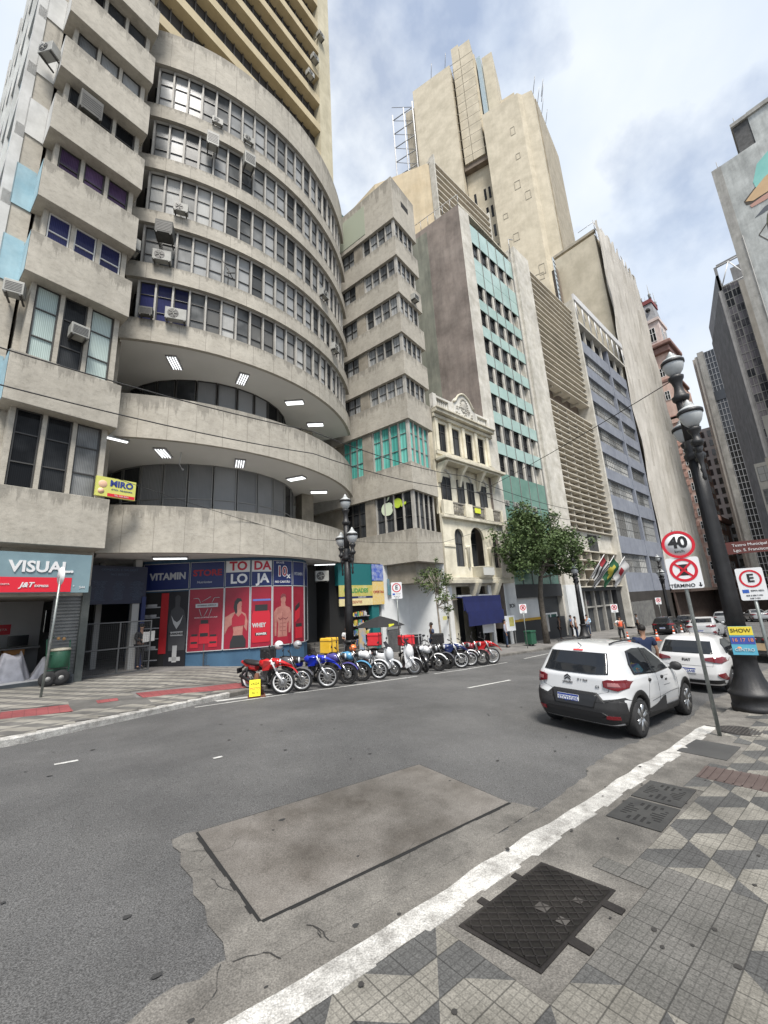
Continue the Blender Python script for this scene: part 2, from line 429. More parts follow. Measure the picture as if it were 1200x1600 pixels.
tread(plate_m, 9, 1.0)
b.build('plate', plate_m, t)
b = MB()   # dark gap around the plate
for a_, b_ in ((P4[3], P4[2]), (P4[2], P4[1]), (P4[1], P4[0]), (P4[0], P4[3])):
    k = 14
    for i in range(k):
        p = [a_[q] + (b_[q] - a_[q]) * i / k for q in (0, 1)]; q_ = [a_[q] + (b_[q] - a_[q]) * (i + 1) / k for q in (0, 1)]
        dx, dy = b_[0] - a_[0], b_[1] - a_[1]; l = math.hypot(dx, dy); nx_, ny_ = dy / l, -dx / l
        wd = rg.uniform(.022, .045) if a_ in (P4[3], P4[0]) else rg.uniform(.008, .014)
        b.quad(*[(x - 1.43, y - 3.2, road_z(x, y) + .0105 - t.location.z) for x, y in ((p[0], p[1]), (q_[0], q_[1]), (q_[0] + nx_ * wd, q_[1] + ny_ * wd), (p[0] + nx_ * wd, p[1] + ny_ * wd))])
b.build('gap', mat('gap_tar', (0.012, 0.012, 0.012), 0.95), t)
# cracks and tar lines in the gutter concrete
b = MB(); ck = random.Random(11)
def crack(b, x, y, ang, n, w0, step=.045):
    for i in range(n):
        ang += ck.uniform(-.6, .6); x2, y2 = x + math.cos(ang) * step, y + math.sin(ang) * step
        w1 = w0 * ck.uniform(.25, .8); nx_, ny_ = -math.sin(ang) * w1, math.cos(ang) * w1
        b.quad(*[(p, q, road_z(p, q) + .0135) for p, q in ((x, y), (x2, y2), (x2 + nx_, y2 + ny_), (x + nx_, y + ny_))])
        x, y = x2, y2
        if ck.random() < .12: crack(b, x, y, ang + ck.choice((-1, 1)), n // 3, w0 * .7, step)
for cx, cy, ca, cn, cw in ((1.15, 3.0, -.1, 7, .012), (1.65, 2.98, -.25, 6, .014), (1.22, 4.5, -1.5, 13, .006), (1.3, 3.9, -1.2, 7, .006), (2.6, 3.05, .2, 9, .003), (3.4, 3.05, -.9, 5, .003), (.9, 2.8, .1, 7, .006), (5, 2.8, .2, 7, .003), (1.12, 4.1, -.4, 4, .005), (3.0, 4.95, .3, 6, .003), (3.1, 5.0, 2.5, 6, .003)):
    crack(b, cx, cy, ca, cn, cw)
tag(b.build('road_cracks', mat('crack_tar', (0.03, 0.029, 0.028), 0.9)), None, None, None, 'structure')
# road markings and edge line
paint = mat('road_paint', (0.42, 0.42, 0.40), 0.8, (0.62, 0.62, 0.60), 6.0, dirt=0.4, speck=0.3)
b = MB()
def strip(b, x0, x1, ya, yb, n=1, dz=.006):
    for i in range(n):
        a_, c_ = x0 + (x1 - x0) * i / n, x0 + (x1 - x0) * (i + 1) / n
        fa, fb = (ya, yb) if not callable(ya) else (None, None)
        y00, y01 = (ya(a_), yb(a_)) if callable(ya) else (ya, yb)
        y10, y11 = (ya(c_), yb(c_)) if callable(ya) else (ya, yb)
        b.quad(*[(p, q, road_z(p, q) + dz) for p, q in ((a_, y00), (c_, y10), (c_, y11), (a_, y01))])
strip(b, 10.0, 12.2, 8.2, 8.31, 6)
strip(b, .42, .70, 8.04, 8.13)
for k in range(5): strip(b, 20 + 6 * k, 22.2 + 6 * k, 8.2, 8.31, 4)
el = lambda x: interp(x, [(3.2, 11.5), (6, 11.68), (17, 11.62), (24, 12.4), (60, 12.6)])
strip(b, 3.3, 11.3, lambda x: el(x), lambda x: el(x) + .10, 24)
strip(b, 12.2, 17.2, lambda x: el(x), lambda x: el(x) + .10, 14)
strip(b, 19.0, 60, lambda x: el(x), lambda x: el(x) + .11, 40)
strip(b, 2.2, 2.33, 6.66, 6.72)
strip(b, 4.0, 5.6, 12.0, 12.25, 4)
tag(b.build('road_markings', paint), None, None, None, 'structure')
b = MB()
for i in range(60):
    x, y = rg.uniform(-1, 9), rg.uniform(2.7, 9); r_ = rg.uniform(.008, .032)
    poly_ground(b, [(x + r_ * math.cos(a) * rg.uniform(.7, 1.6), y + r_ * math.sin(a) * rg.uniform(.5, 1)) for a in [k * pi / 4 for k in range(8)]], .016 if 1.3 < x < 4.5 and 3.1 < y < 4.8 else .0095)
tag(b.build('road_stains', mat('oil_stain', (0.03, 0.03, 0.03), 0.8)), None, None, None, 'structure')

# near mosaic: rows of trapezoids 0.2 m deep, period 0.8 m
def in_poly(x, y, boxes): return any(a <= x <= c and b_ <= y <= d for a, b_, c, d in boxes)
holes_near = [(1.9, 1.5, 3.62, 2.4), (4.5, 1.69, 6.0, 2.3), (7.2, 1.69, 8.6, 2.5), (6.4, 1.19, 8.0, 1.89) if False else (99, 99, 99, 99)]
greys = [(2.62, .89, 4.1, 1.99)]
def mosaic(name, x0, x1, rows, y00, mats, holes, greyb, cut=None, dz=0.0, zf=None):
    b = MB(); zf = zf or gz
    def emit(pts, mi):
        # split by tile columns so holes and grey repairs can be cut on the tile grid
        xa = min(p[0] for p in pts); xb = max(p[0] for p in pts); k = math.floor((xa - .02) / .2 + 1e-6)
        while .02 + .2 * k < xb - 1e-6:
            l, r = .02 + .2 * k, .22 + .2 * k
            yb_, yt = pts[0][1], pts[2][1]
            # trapezoid edges: pts = [(bl,yb),(br,yb),(tr,yt),(tl,yt)]
            poly = clip(pts, l, r)
            cx_, cy_ = (l + r) / 2, (yb_ + yt) / 2
            if len(poly) >= 3 and not in_poly(cx_, cy_, holes) and (cut is None or cut(cx_, cy_)):
                m_ = mi
                if in_poly(cx_, cy_, greyb): m_ = 2
                b.cur = m_
                b.add([(x, y, zf(x, y) + dz) for x, y in poly], [tuple(range(len(poly)))])
            k += 1
    for r in range(rows):
        yb_ = y00 + .2 * r; yt = yb_ + .2
        pair, par = divmod(r, 2)
        sh = .4 * (pair % 2)
        n = int((x1 - x0) / .8) + 3
        k0 = math.floor((x0 - 4.22) / .8) - 1
        for k in range(k0, k0 + n):
            o = 4.22 + .8 * k + sh
            if par == 0: A_ = ((o, o + .6), (o + .2, o + .4)); B_ = ((o + .6, o + .8), (o + .4, o + 1.0))
            else: A_ = ((o, o + .2), (o - .2, o + .4)); B_ = ((o + .2, o + .8), (o + .4, o + .6))
            emit([(A_[0][0], yb_), (A_[0][1], yb_), (A_[1][1], yt), (A_[1][0], yt)], 1)
            emit([(B_[0][0], yb_), (B_[0][1], yb_), (B_[1][1], yt), (B_[1][0], yt)], 0)
    o = b.build(name, mats)
    tag(o, None, None, None, 'structure')
def clip(pts, l, r):
    for side, v in ((0, l), (1, r)):
        outp = []
        for i in range(len(pts)):
            p, q = pts[i], pts[(i + 1) % len(pts)]
            ip = p[0] >= v - 1e-9 if side == 0 else p[0] <= v + 1e-9
            iq = q[0] >= v - 1e-9 if side == 0 else q[0] <= v + 1e-9
            if ip: outp.append(p)
            if ip != iq:
                t_ = (v - p[0]) / (q[0] - p[0]); outp.append((v, p[1] + (q[1] - p[1]) * t_))
        pts = outp
        if len(pts) < 3: return []
    return pts
edge = random.Random(5)
egd = {}
def near_cut(x, y):
    k = math.floor((x - .02) / .2)
    if k not in egd: egd[k] = 2.27 if x < 2.15 else (1.89 if x < 4.3 and edge.random() < .5 else (1.69 if x < 4.6 else edge.choice((1.89, 2.09, 1.89))))
    if x < 1.2: egd[k] = 2.27
    return y < egd[k] and not (x > 9.8 and y > 1.9 and x < 10.2)
mosaic('mosaic_pavement_near', -3, 16, 42, -6.11, [tile_w, tile_d, tile_g], [(2.17, 1.5, 3.6, 2.4), (4.55, 1.69, 6.05, 2.3), (7.2, 1.69, 8.7, 2.5)], greys, near_cut, 0.0)

# far pavement
XFA = [-60, -40, -25, -15, -10, -6, -3, -1] + [i * .5 for i in range(0, 61)] + [32, 34, 36, 38, 40, 43, 46, 50, 55, 60, 66, 72, 80, 90, 105, 125, 150]
sheet('pavement_far', XFA, lambda x: yk(x) + .15, 40.0, 50, -0.012, mat('grey_paving', (0.15, 0.145, 0.14), 0.88, (0.22, 0.21, 0.2), 1.2, dirt=0.3, speck=0.2), skirt=.25)
kb = MB()
def kerb_far(b, xs, h=.13):
    for x0, x1 in zip(xs, xs[1:]):
        k0, k1 = yk(x0), yk(x1); z0, z1 = gz(x0, k0 + .001), gz(x1, k1 + .001)
        vs = [(x0, k0, z0 - .2), (x1, k1, z1 - .2), (x1, k1, z1 - .02), (x0, k0, z0 - .02), (x1, k1 + .02, z1), (x0, k0 + .02, z0), (x1, k1 + .2, z1), (x0, k0 + .2, z0)]
        b.add(vs, [(0, 1, 2, 3), (3, 2, 4, 5), (5, 4, 6, 7)], False)
kerb_far(kb, [-60, -20, -8] + [i * .25 - 3 for i in range(0, 31)]); tag(kb.build('kerb_far_painted', curbpaint), None, None, None, 'structure')
kb = MB(); kerb_far(kb, [4.5 + i * .5 for i in range(60)] + [36, 40, 50, 65, 90, 120, 150]); tag(kb.build('kerb_far', concm), None, None, None, 'structure')
def far_cut(x, y): return y > yk(x) + .2 and y < 17.3 + .2 * x * (x > 0) * .0 and not in_poly(x, y, [(-.4, 11.9, .85, 12.85), (1.4, 12.6, 1.8, 13.0), (2.3, 12.8, 5.3, 13.8)])
mosaic('mosaic_pavement_far', -4, 12.5, 40, 9.69, [tfw, tfd, tfd], [], [(.8, 12.1, 2.4, 13.3)], far_cut, 0.0)
b = MB()
for P_ in ([(-3.2, 11.75), (.85, 11.95), (.8, 12.85), (-3.2, 12.6)], [(1.36, 12.6), (1.8, 12.7), (1.82, 13.05), (1.36, 13.02)], [(2.35, 12.75), (5.2, 13.05), (5.6, 13.9), (2.3, 13.5)]):
    vs = [(x, y, gz(x, y) + .006) for x, y in P_]; b.add(vs, [(0, 1, 2, 3)])
tag(b.build('red_paving_strips', redm), None, None, None, 'structure')
# ---------------------------------------------------------------- building helpers
conc = mat('raw_concrete', (0.41, 0.38, 0.322), 0.88, (0.49, 0.457, 0.392), 2.6, streak=0.10, dirt=0.16, speck=0.12, bump=0.4, bscale=9, tops=0.32)
concd = mat('soffit_plaster', (0.66, 0.65, 0.62), 0.9, (0.70, 0.69, 0.66), 0.6)
concb = mat('brown_stained_concrete', (0.27, 0.24, 0.19), 0.9, (0.38, 0.345, 0.285), 1.2, streak=0.25, dirt=0.3, speck=0.1, bump=0.35, bscale=14)
mull = mat('pale_mullion', (0.38, 0.365, 0.33), 0.7, (0.48, 0.46, 0.42), 3, dirt=0.25)
frame_d = mat('dark_window_frame', (0.05, 0.048, 0.045), 0.5)
frame_w = mat('white_window_frame', (0.7, 0.7, 0.68), 0.5)
frame_g = mat('grey_window_frame', (0.22, 0.22, 0.215), 0.5)
pane_a = glassmat('office_pane', (0.085, 0.09, 0.092), (0.40, 0.41, 0.41), 0.40, 0.28)
pane_d = glassmat('dark_pane', (0.012, 0.013, 0.015), (0.08, 0.085, 0.09), 0.5)
pane_c = glassmat('curtained_pane', (0.16, 0.16, 0.155), (0.55, 0.55, 0.53), 0.4, 0.12)
pane_p = glassmat('purple_curtained_pane', (0.035, 0.022, 0.05), (0.16, 0.10, 0.20), 0.5)
pane_b = glassmat('blue_pane', (0.02, 0.022, 0.06), (0.05, 0.055, 0.15), 0.4)
pane_t = glassmat('turquoise_film_pane', (0.10, 0.42, 0.36), (0.20, 0.60, 0.52), 0.5, 0.15)
pane_s = glassmat('pale_film_pane', (0.33, 0.42, 0.40), (0.50, 0.60, 0.57), 0.5, 0.2)
pane_k = glassmat('frosted_pane', (0.22, 0.225, 0.23), (0.30, 0.305, 0.31), 0.4, 0.35)
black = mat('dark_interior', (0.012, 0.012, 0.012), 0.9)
WC = {}
def win(parent, M, w, h, rows=(1.0,), cols=1, fm=None, pm=None, fw=0.05, dep=0.07, name='window', rec=0.045):
    """one window: a frame mesh and its pane, facing -y, lower left corner at M"""
    fm = fm or frame_d; pm = pm or pane_a
    key = (round(w, 3), round(h, 3), tuple(rows), cols, fm.name, pm.name, fw, dep)
    if key not in WC:
        b = MB()
        b.box(0, fw, 0, dep, 0, h); b.box(w - fw, w, 0, dep, 0, h); b.box(fw, w - fw, 0, dep, 0, fw); b.box(fw, w - fw, 0, dep, h - fw, h)
        z = 0
        for r_ in rows[:-1]:
            z += r_ * h; b.box(fw, w - fw, .003, dep - .003, z - fw / 2, z + fw / 2)
        for c_ in range(1, cols): b.box(w * c_ / cols - fw / 2, w * c_ / cols + fw / 2, .006, dep - .006, fw, h - fw)
        p = MB(); p.box(fw * .5, w - fw * .5, rec, rec + .012, fw * .5, h - fw * .5)
        WC[key] = (b.mesh('window', fm), p.mesh('pane', pm))
    f, p = WC[key]
    o = bpy.data.objects.new(name, f); COL.objects.link(o); o.parent = parent; o.matrix_parent_inverse = Matrix.Identity(4)
    M = M.copy(); M.translation.z -= root_z(parent)
    o.matrix_basis = M
    q = bpy.data.objects.new('pane', p); COL.objects.link(q); q.parent = o
    return o
def T(x, y, z, rz=0.0): return Matrix.Translation((x, y, z)) @ Matrix.Rotation(rz, 4, 'Z')
def stuffwin(parent, name, items, fm, pm, fw=.05):
    pass
UA = R(11.5); UF = R(1.3)
FAo = (1.5, 16.0); FBo = (16.2, 16.05); FFo = (19.1, 16.6)
LV = [(4.37, 6.05), (8.68, 10.35), (13.25, 14.85), (16.3, 17.9), (19.37, 21.0), (22.4, 24.0), (25.4, 27.0), (28.5, 30.1), (31.5, 33.1), (34.5, 36.1)]
# ---------------------------------------------------------------- left block
A = thing('office_building', 'raw concrete block at the left edge with stacked window bays and pale blue side', 'building', (*FAo, .2), UA)
wp = mat('white_render', (0.52, 0.52, 0.50), 0.85, (0.66, 0.66, 0.64), 1.2, streak=0.12, dirt=0.2)
bluep = mat('pale_blue_paint', (0.26, 0.42, 0.49), 0.8, (0.36, 0.52, 0.58), 1.5, streak=.15, dirt=0.25)
b = MB()
b.box(-2.9, -.02, .95, 14, 2.9, 37); b.box(-2.75, -2.62, .45, 1.0, 4.4, 37)
for s_ in (-1.9, -1.1): b.box(s_ - .06, s_ + .06, .42, .96, 6, 37)
b.box(-.32, -.16, .42, .96, 6, 37)
b.build('wall', conc, A, zabs=True)
for z0, z1 in LV: b = MB(); b.box(-3.03, 0, 0, 1.0, z0, z1); b.build('bay_parapet', conc, A, zabs=True, bevel=.015)
b = MB()
for i, (z0, z1) in enumerate(LV): b.quad((-3.035, .02, z0 + .01), (-3.035, .02, z1 - .01), (-3.035, 1.0, z1 - .01), (-3.035, 1.0, z0 + .01))
b.build('bay_side_paint', wp, A, zabs=True)
b = MB()
for i, (z0, z1) in enumerate(LV[:4]): b.quad((-3.04, .02, z0 + .01), (-3.04, .02, z1 - .01), (-3.04, 1.0, z1 - .01), (-3.04, 1.0, z0 + .01))
b.build('blue_side_paint', bluep, A, zabs=True)
pans = {0: pane_d, 1: pane_s, 2: pane_b, 3: pane_p, 4: pane_d, 5: pane_a, 6: pane_d, 7: pane_d, 8: pane_a}
for i in range(len(LV) - 1):
    z0, z1 = LV[i][1], LV[i + 1][0]
    for j, (a_, c_) in enumerate(((-2.6, -1.97), (-1.83, -1.17), (-1.03, -.34))):
        tall = z1 - z0 > 2
        pm = pans[i]
        if i == 1 and j == 1: pm = pane_d
        if i == 0 and j == 2: pm = pane_a
        win(A, T(a_, .5, z0), c_ - a_, z1 - z0, (.34, .36, .3) if tall else (.5, .5), 1, frame_w if i == 2 else frame_d, pm, .04)
# side wall: pale blue glass bands between cream floor bands, set back
b = MB(); b.box(-3.58, -3.0, 1.04, 14, -.5, 37); b.build('recess_wall', conc, A, zabs=True)
for i, (z0, z1) in enumerate(LV):
    b = MB(); b.box(-3.585, -3.04, 1.0, 1.04, z0 + (0 if i < 4 else .1), z1 + .15); b.build('recess_paint', bluep if i < 4 else wp, A, zabs=True)
b = MB()
for i in range(13): z = 4.2 + 3.05 * i; b.box(-3.8, -3.55, 1.0, 30, z - .28, z + .28)
for t_ in (1.0, 4.4, 7.8, 11.2, 14.6, 18, 22, 26): b.box(-3.84, -3.55, t_, t_ + .45, 0, 43)
b.build('side_frame', wp, A, zabs=True)
b = MB()
for i in range(12):
    for t_ in (1.5, 4.9, 8.3, 11.7, 15.1, 18.6, 22.6): b.box(-3.72, -3.56, t_, t_ + 2.85, 4.5 + 3.05 * i, 4.5 + 3.05 * i + 2.45)
b.build('side_panel', mat('blue_glass_panel', (0.22, 0.36, 0.42), 0.25, (0.34, 0.46, 0.50), 2.5, streak=.3), A, zabs=True)
# ground floor shop shell
b = MB()
b.box(-9, -.45, 4.5, 4.6, .3, 2.95); b.box(-9, -.25, .9, 6, .05, .41)
b.box(-9, -.45, .9, 6, 3.02, 3.06)
b.build('shop_wall', mat('shop_wall_paint', (0.5, 0.5, 0.5), 0.8, (0.56, 0.56, 0.56), 1), A, zabs=True)
b = MB(); b.box(-9, -.28, .78, .9, -.1, .40); b.box(-.6, -.25, .78, .96, .0, .46)
b.build('plinth', mat('dark_blue_grey_paint', (0.05, 0.06, 0.07), 0.8, (0.08, 0.09, 0.1), 2, dirt=.3), A, zabs=True)
b = MB(); b.box(-.95, -.05, 1.0, 1.06, .4, 2.95)
for k in range(24): b.box(-.95, -.22, .975, 1.0, .45 + k * .105, .45 + k * .105 + .06)
b.build('roller_shutter', mat('grey_shutter', (0.10, 0.105, 0.105), 0.55, (0.14, 0.145, 0.145), 2), A, zabs=True)
b = MB(); b.box(-.21, .0, .9, 1.3, .2, 3.2)
b.build('pillar', mat('dark_green_grey_paint', (0.08, 0.095, 0.09), 0.8, (0.13, 0.14, 0.135), 2, dirt=.4), A, zabs=True)

# shop sign
SG = thing('shop_sign', 'slate blue shop sign reading VISUAL with a red courier strip below', 'shop sign', (*FAo, 3.0), UA)
b = MB(); b.box(-6, -.42, -.32, -.1, 2.93, 4.08); b.build('panel', mat('slate_blue_panel', (0.13, 0.20, 0.23), 0.5, (0.19, 0.28, 0.31), .8), SG, zabs=True)
b = MB(); b.box(-6, -.88, -.335, -.325, 2.95, 3.37); b.build('red_strip', mat('sign_red', (0.62, 0.012, 0.03), 0.5), SG, zabs=True)
white = mat('white_lettering', (0.66, 0.66, 0.66), 0.5)
text('lettering', 'VISUAL.', .44, white, SG, FR(-1.60, -.335, 3.66 - 3), bold=.012, extrude=.012)
text('lettering', 'J&T', .19, white, SG, FR(-1.92, -.345, 3.15 - 3), bold=.006, shear=.3)
text('lettering', 'EXPRESS', .085, white, SG, FR(-1.58, -.345, 3.12 - 3), bold=.002)
text('lettering', 'PONTO DE COLETA', .06, white, SG, FR(-2.55, -.345, 3.17 - 3))
text('lettering', '+ ', .1, white, SG, FR(-.8, -.33, 3.12 - 3)); text('lettering', '544', .1, white, SG, FR(-.6, -.33, 3.08 - 3))
# MIRO sign
MS = thing('hanging_sign', 'small yellow MIRO sign sticking out beside the first floor windows of the left block', 'sign', (1.07, 16.25, 6.55), R(13))
b = MB(); b.box(0, 1.24, -.05, .05, -.33, .36); b.build('panel', mat('yellow_sign', (0.58, 0.58, 0.14), 0.5), MS)
b = MB(); b.box(.36, 1.22, -.056, -.05, -.31, -.2); b.build('red_band', MATS['sign_red'], MS)
text('lettering', 'MIRO', .3, mat('navy_lettering', (0.02, 0.04, 0.22), .5), MS, FR(.78, -.056, .16), bold=.012)
text('lettering', 'OTICA - RELOJOARIA', .07, MATS['navy_lettering'], MS, FR(.8, -.056, -.05))
text('lettering', 'TEL 3105-8421', .075, white, MS, FR(.8, -.062, -.255))
b = MB(); b.lathe([(.12, 0), (.15, .02), (.12, .04)], 16, (0.2, -.06, .1), 'Y'); b.lathe([(.1, 0), (.1, .02)], 16, (0.16, -.06, -.15), 'Y'); b.build('picture', mat('orange_cream', (0.7, .45, .3), .6), MS)

# ---------------------------------------------------------------- curved building
cx, cy, Rc = 6.4, 27.45, 11.1
CB = thing('curved_office_building', 'concrete office building with a bowed facade of curved balconies and window strips', 'building', (cx, cy, 0))
def pc(a, r): return (r * math.cos(R(a)), r * math.sin(R(a)))
a0, a1 = 243.0, 320.0
def arcband(b, r0, r1, z0, z1, aa=a0, ab=a1, n=64):
    vs = []
    for i in range(n + 1):
        a = aa + (ab - aa) * i / n; p, q = pc(a, r0), pc(a, r1)
        vs += [(*p, z0), (*q, z0), (*q, z1), (*p, z1)]
    fs = []
    for i in range(n):
        o, k = 4 * i, 4 * (i + 1)
        for f in range(4): fs.append((o + f, k + f, k + (f + 1) % 4, o + (f + 1) % 4))
    fs += [(0, 1, 2, 3), tuple(4 * n + j for j in (3, 2, 1, 0))]
    b.add(vs, fs, False)
CL = [(4.42, 6.22), (8.95, 10.8), (13.28, 14.3), (16.32, 17.1), (19.25, 19.95), (22.35, 23.1), (25.5, 26.3), (29.0, 31.3)]
for i, (z0, z1) in enumerate(CL):
    b = MB(); arcband(b, Rc - .18, Rc, z0, z1); b.cur = 1
    for k in range(13): p = pc(247 + 5.4 * k + (i % 3), Rc + .001); b.rbox((p[0], p[1], (z0 + z1) / 2), (.012, .006, z1 - z0 - .02), (0, 0, R(337 + 5.4 * k + (i % 3))))
    b.build('balcony_parapet' if i < 2 else 'spandrel', [conc, mat('concrete_joint', (.20, .185, .16), .9)], CB, fixn=True)
b = MB()
for i, (z0, z1) in enumerate(CL):
    vs = [(*pc(a0 + (a1 - a0) * k / 64, Rc - .17), z0 + .0) for k in range(65)] + [(4.2, 0, z0), (-4.6, 0, z0)]
    vt = [(x, y, z + .14) for x, y, z in vs]; n = len(vs)
    b.add(vs + vt, [tuple(range(n)), tuple(range(2 * n - 1, n - 1, -1))] + [(k, k + n, (k + 1) % n + n, (k + 1) % n) for k in range(n)], False)
b.build('floor_slab', concd, CB, fixn=True)
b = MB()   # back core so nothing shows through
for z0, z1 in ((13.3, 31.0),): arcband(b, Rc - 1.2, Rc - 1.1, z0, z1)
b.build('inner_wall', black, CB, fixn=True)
nW = 22; aw0, aw1 = 245.5, 315.5
for i in range(2, 7):
    z0, z1 = CL[i][1], CL[i + 1][0]
    for k in range(nW - 2):
        aa = aw0 + (aw1 - aw0) * k / (nW - 2); am = aa + (aw1 - aw0) / (nW - 2) / 2
        wd = 2 * (Rc - .3) * math.sin(R((aw1 - aw0) / (nW - 2) / 2)) - .07
        p = pc(am, Rc - .30); rot = R(am + 90)
        M_ = Matrix.Translation((p[0], p[1], z0)) @ Matrix.Rotation(rot, 4, 'Z') @ Matrix.Translation((-wd / 2, 0, 0))
        pm = pane_a
        if i == 2: pm = pane_b if k < 3 else pane_c if k % 3 else pane_a
        if i == 4 and k < 4: pm = pane_c
        win(CB, M_, wd, z1 - z0, (.34, .33, .33) if i != 2 else (.3, .4, .3), 1, frame_d, pm, .035)
for i in range(2, 7):
    b = MB(); z0, z1 = CL[i][1], CL[i + 1][0]
    for k in range(nW - 1):
        aa = aw0 + (aw1 - aw0) * k / (nW - 2); p = pc(aa, Rc - .26); q = len(b.v)
        b.rbox((p[0], p[1], (z0 + z1) / 2), (.075, .16, z1 - z0), (0, 0, R(aa + 90)))
    b.build('mullion_row', mull, CB)
# recessed drums at the two open gallery levels
for (zz0, zz1, ox, oy, rr, pmm, nm) in ((4.56, 8.95, .4, -3.75, 4.95, pane_k, 'lower_drum'), (9.09, 13.28, .25, -4.4, 4.35, pane_d, 'upper_drum')):
    nn = 12
    for k in range(nn):
        am = 195 + (345 - 195) * (k + .5) / nn
        wd = 2 * rr * math.sin(R(150 / nn / 2)) - .05
        px_, py_ = ox + rr * math.cos(R(am)), oy + rr * math.sin(R(am))
        M_ = Matrix.Translation((px_, py_, zz0)) @ Matrix.Rotation(R(am + 90), 4, 'Z') @ Matrix.Translation((-wd / 2, 0, 0))
        pm = pmm
        if nm == 'lower_drum' and (k < 2 or k > 8): pm = pane_d
        if nm == 'upper_drum' and k in (4, 5, 6, 7): pm = pane_k
        win(CB, M_, wd, zz1 - zz0, (.62, .38), 1, frame_g if nm[0] == 'l' else frame_d, pm, .05)
b = MB()
b.box(-5, 6.5, -.6, -.5, 4.5, 31); b.box(5.2, 6.0, -6.4, -5.6, 4.5, 13.3); b.box(6.9, 7.5, -3.6, -2.9, 0, 4.4); b.box(-5.3, -4.9, -9.6, -.5, 4.5, 31)
b.build('rear_wall', concb, CB)
# roof edge: low wall set on the parapet
b = MB(); arcband(b, Rc - 1.4, Rc - .25, 31.0, 31.12); b.build('roof_slab', conc, CB, fixn=True)
# ceiling lights
def ceiling_light(x, y, z, a, w_, l_, lab, nm=4):
    t_ = thing('ceiling_light', lab, 'ceiling light', (x, y, z), a, 'fluorescent lights on the gallery ceilings')
    b = MB(); b.box(-l_ / 2 - .04, l_ / 2 + .04, -w_ / 2 - .03, w_ / 2 + .03, -.06, 0); b.build('housing', mat('lamp_housing', (0.25, 0.25, 0.25), .5), t_)
    b = MB()
    for k in range(nm):
        y_ = -w_ / 2 + w_ * (k + .5) / nm; b.tube([(-l_ / 2, y_, -.085), (l_ / 2, y_, -.085)], .02, 6)
    b.build('tube', mat('lit_tube', (0.9, 0.9, 0.9), .5, emit=(0.95, 0.98, 1.0), estr=1.0), t_)
ords = ['first', 'second', 'third', 'fourth']
cl = [((3.0, 17.6), (3.6, 18.7)), ((6.3, 17.25), (6.6, 18.2)), ((9.5, 18.85), (10.0, 17.95)), ((11.7, 20.3), (12.55, 19.75))]
for k, (p, q) in enumerate(cl):
    a = math.atan2(q[1] - p[1], q[0] - p[0])
    ceiling_light((p[0] + q[0]) / 2 + .12, (p[1] + q[1]) / 2 + .1, 8.95, a, .42, .95, 'fluorescent fitting under the middle curved balcony, %s from the left' % ords[k])
cl = [((3.3, 17.6), (3.85, 18.6)), ((6.45, 17.15), (6.6, 18.2)), ((9.4, 18.6), (10.0, 18.05)), ((11.7, 20.35), (12.4, 19.8))]
for k, (p, q) in enumerate(cl):
    a = math.atan2(q[1] - p[1], q[0] - p[0])
    ceiling_light((p[0] + q[0]) / 2, (p[1] + q[1]) / 2, 13.28, a, .42, .95, 'fluorescent fitting under the upper curved ceiling, %s from the left' % ords[k])
ceiling_light(3.9, 17.9, 4.42, R(-20), .3, 1.2, 'fluorescent fitting over the pavement in front of the vitamin shop', 2)
ceiling_light(11.6, 18.6, 4.42, R(-30), .2, 1.1, 'fluorescent fitting under the lowest balcony beside the street lamp', 2)
ceiling_light(1.5, 17.6, 8.95, R(10), .2, 1.1, 'fluorescent fitting just above the yellow hanging sign', 2)
b = MB(); b.tube([(4.05, 17.9, 8.95), (4.0, 17.9, 8.4), (4.2, 18.3, 8.36)], .02, 6); b.ball((4.25, 18.35, 8.34), .05, 8)
tag(b.build('pipe', mat('white_pvc', (.5, .5, .5), .5)), 'thin white pipe hanging from the ceiling by the first gallery light', 'pipe')

# ---------------------------------------------------------------- corner block right of the curve
B_ = thing('corner_office_block', 'concrete corner block with turquoise windows and an apple emblem behind its lower glass', 'building', (*FBo, -.3), UA)
b = MB(); b.box(.3, 2.55, .45, 12, 3.2, 31.3); b.box(0, .12, 0, .12, 4.4, 31.5) if False else None
b.box(.32, 2.86, .9, 12, 4.3, 32.3)
b.box(.12, .35, 3.1, 3.9, 4.3, 32)          # pier on the side face
b.build('wall', concb, B_, zabs=True)
LB = [(4.37, 6.3), (9.42 - .8, 10.38), (13.19, 14.95), (16.25, 17.95), (19.3, 20.8), (22.35, 23.9), (25.35, 26.95)]
for z0, z1 in LB:
    b = MB(); b.box(0, 2.86, 0, 12, z0, z1); b.build('spandrel', conc, B_, zabs=True, bevel=.012)
b = MB(); b.box(0, 2.86, 0, 12, 28.5, 32.15)
b.build('roof_parapet', conc, B_, zabs=True, bevel=.012)
b = MB(); b.box(1.1, 2.0, -.006, .3, 30.4, 30.9); b.build('vent_opening', black, B_, zabs=True)
b = MB(); b.box(-.02, .0, 2.6, 5.4, 28.9, 31.5) ; b.build('green_patch', mat('pale_green_render', (0.33, 0.36, 0.28), .9), B_, zabs=True)
lv = [(4.37, 6.3)] + LB[1:] + [(28.5, 32)]
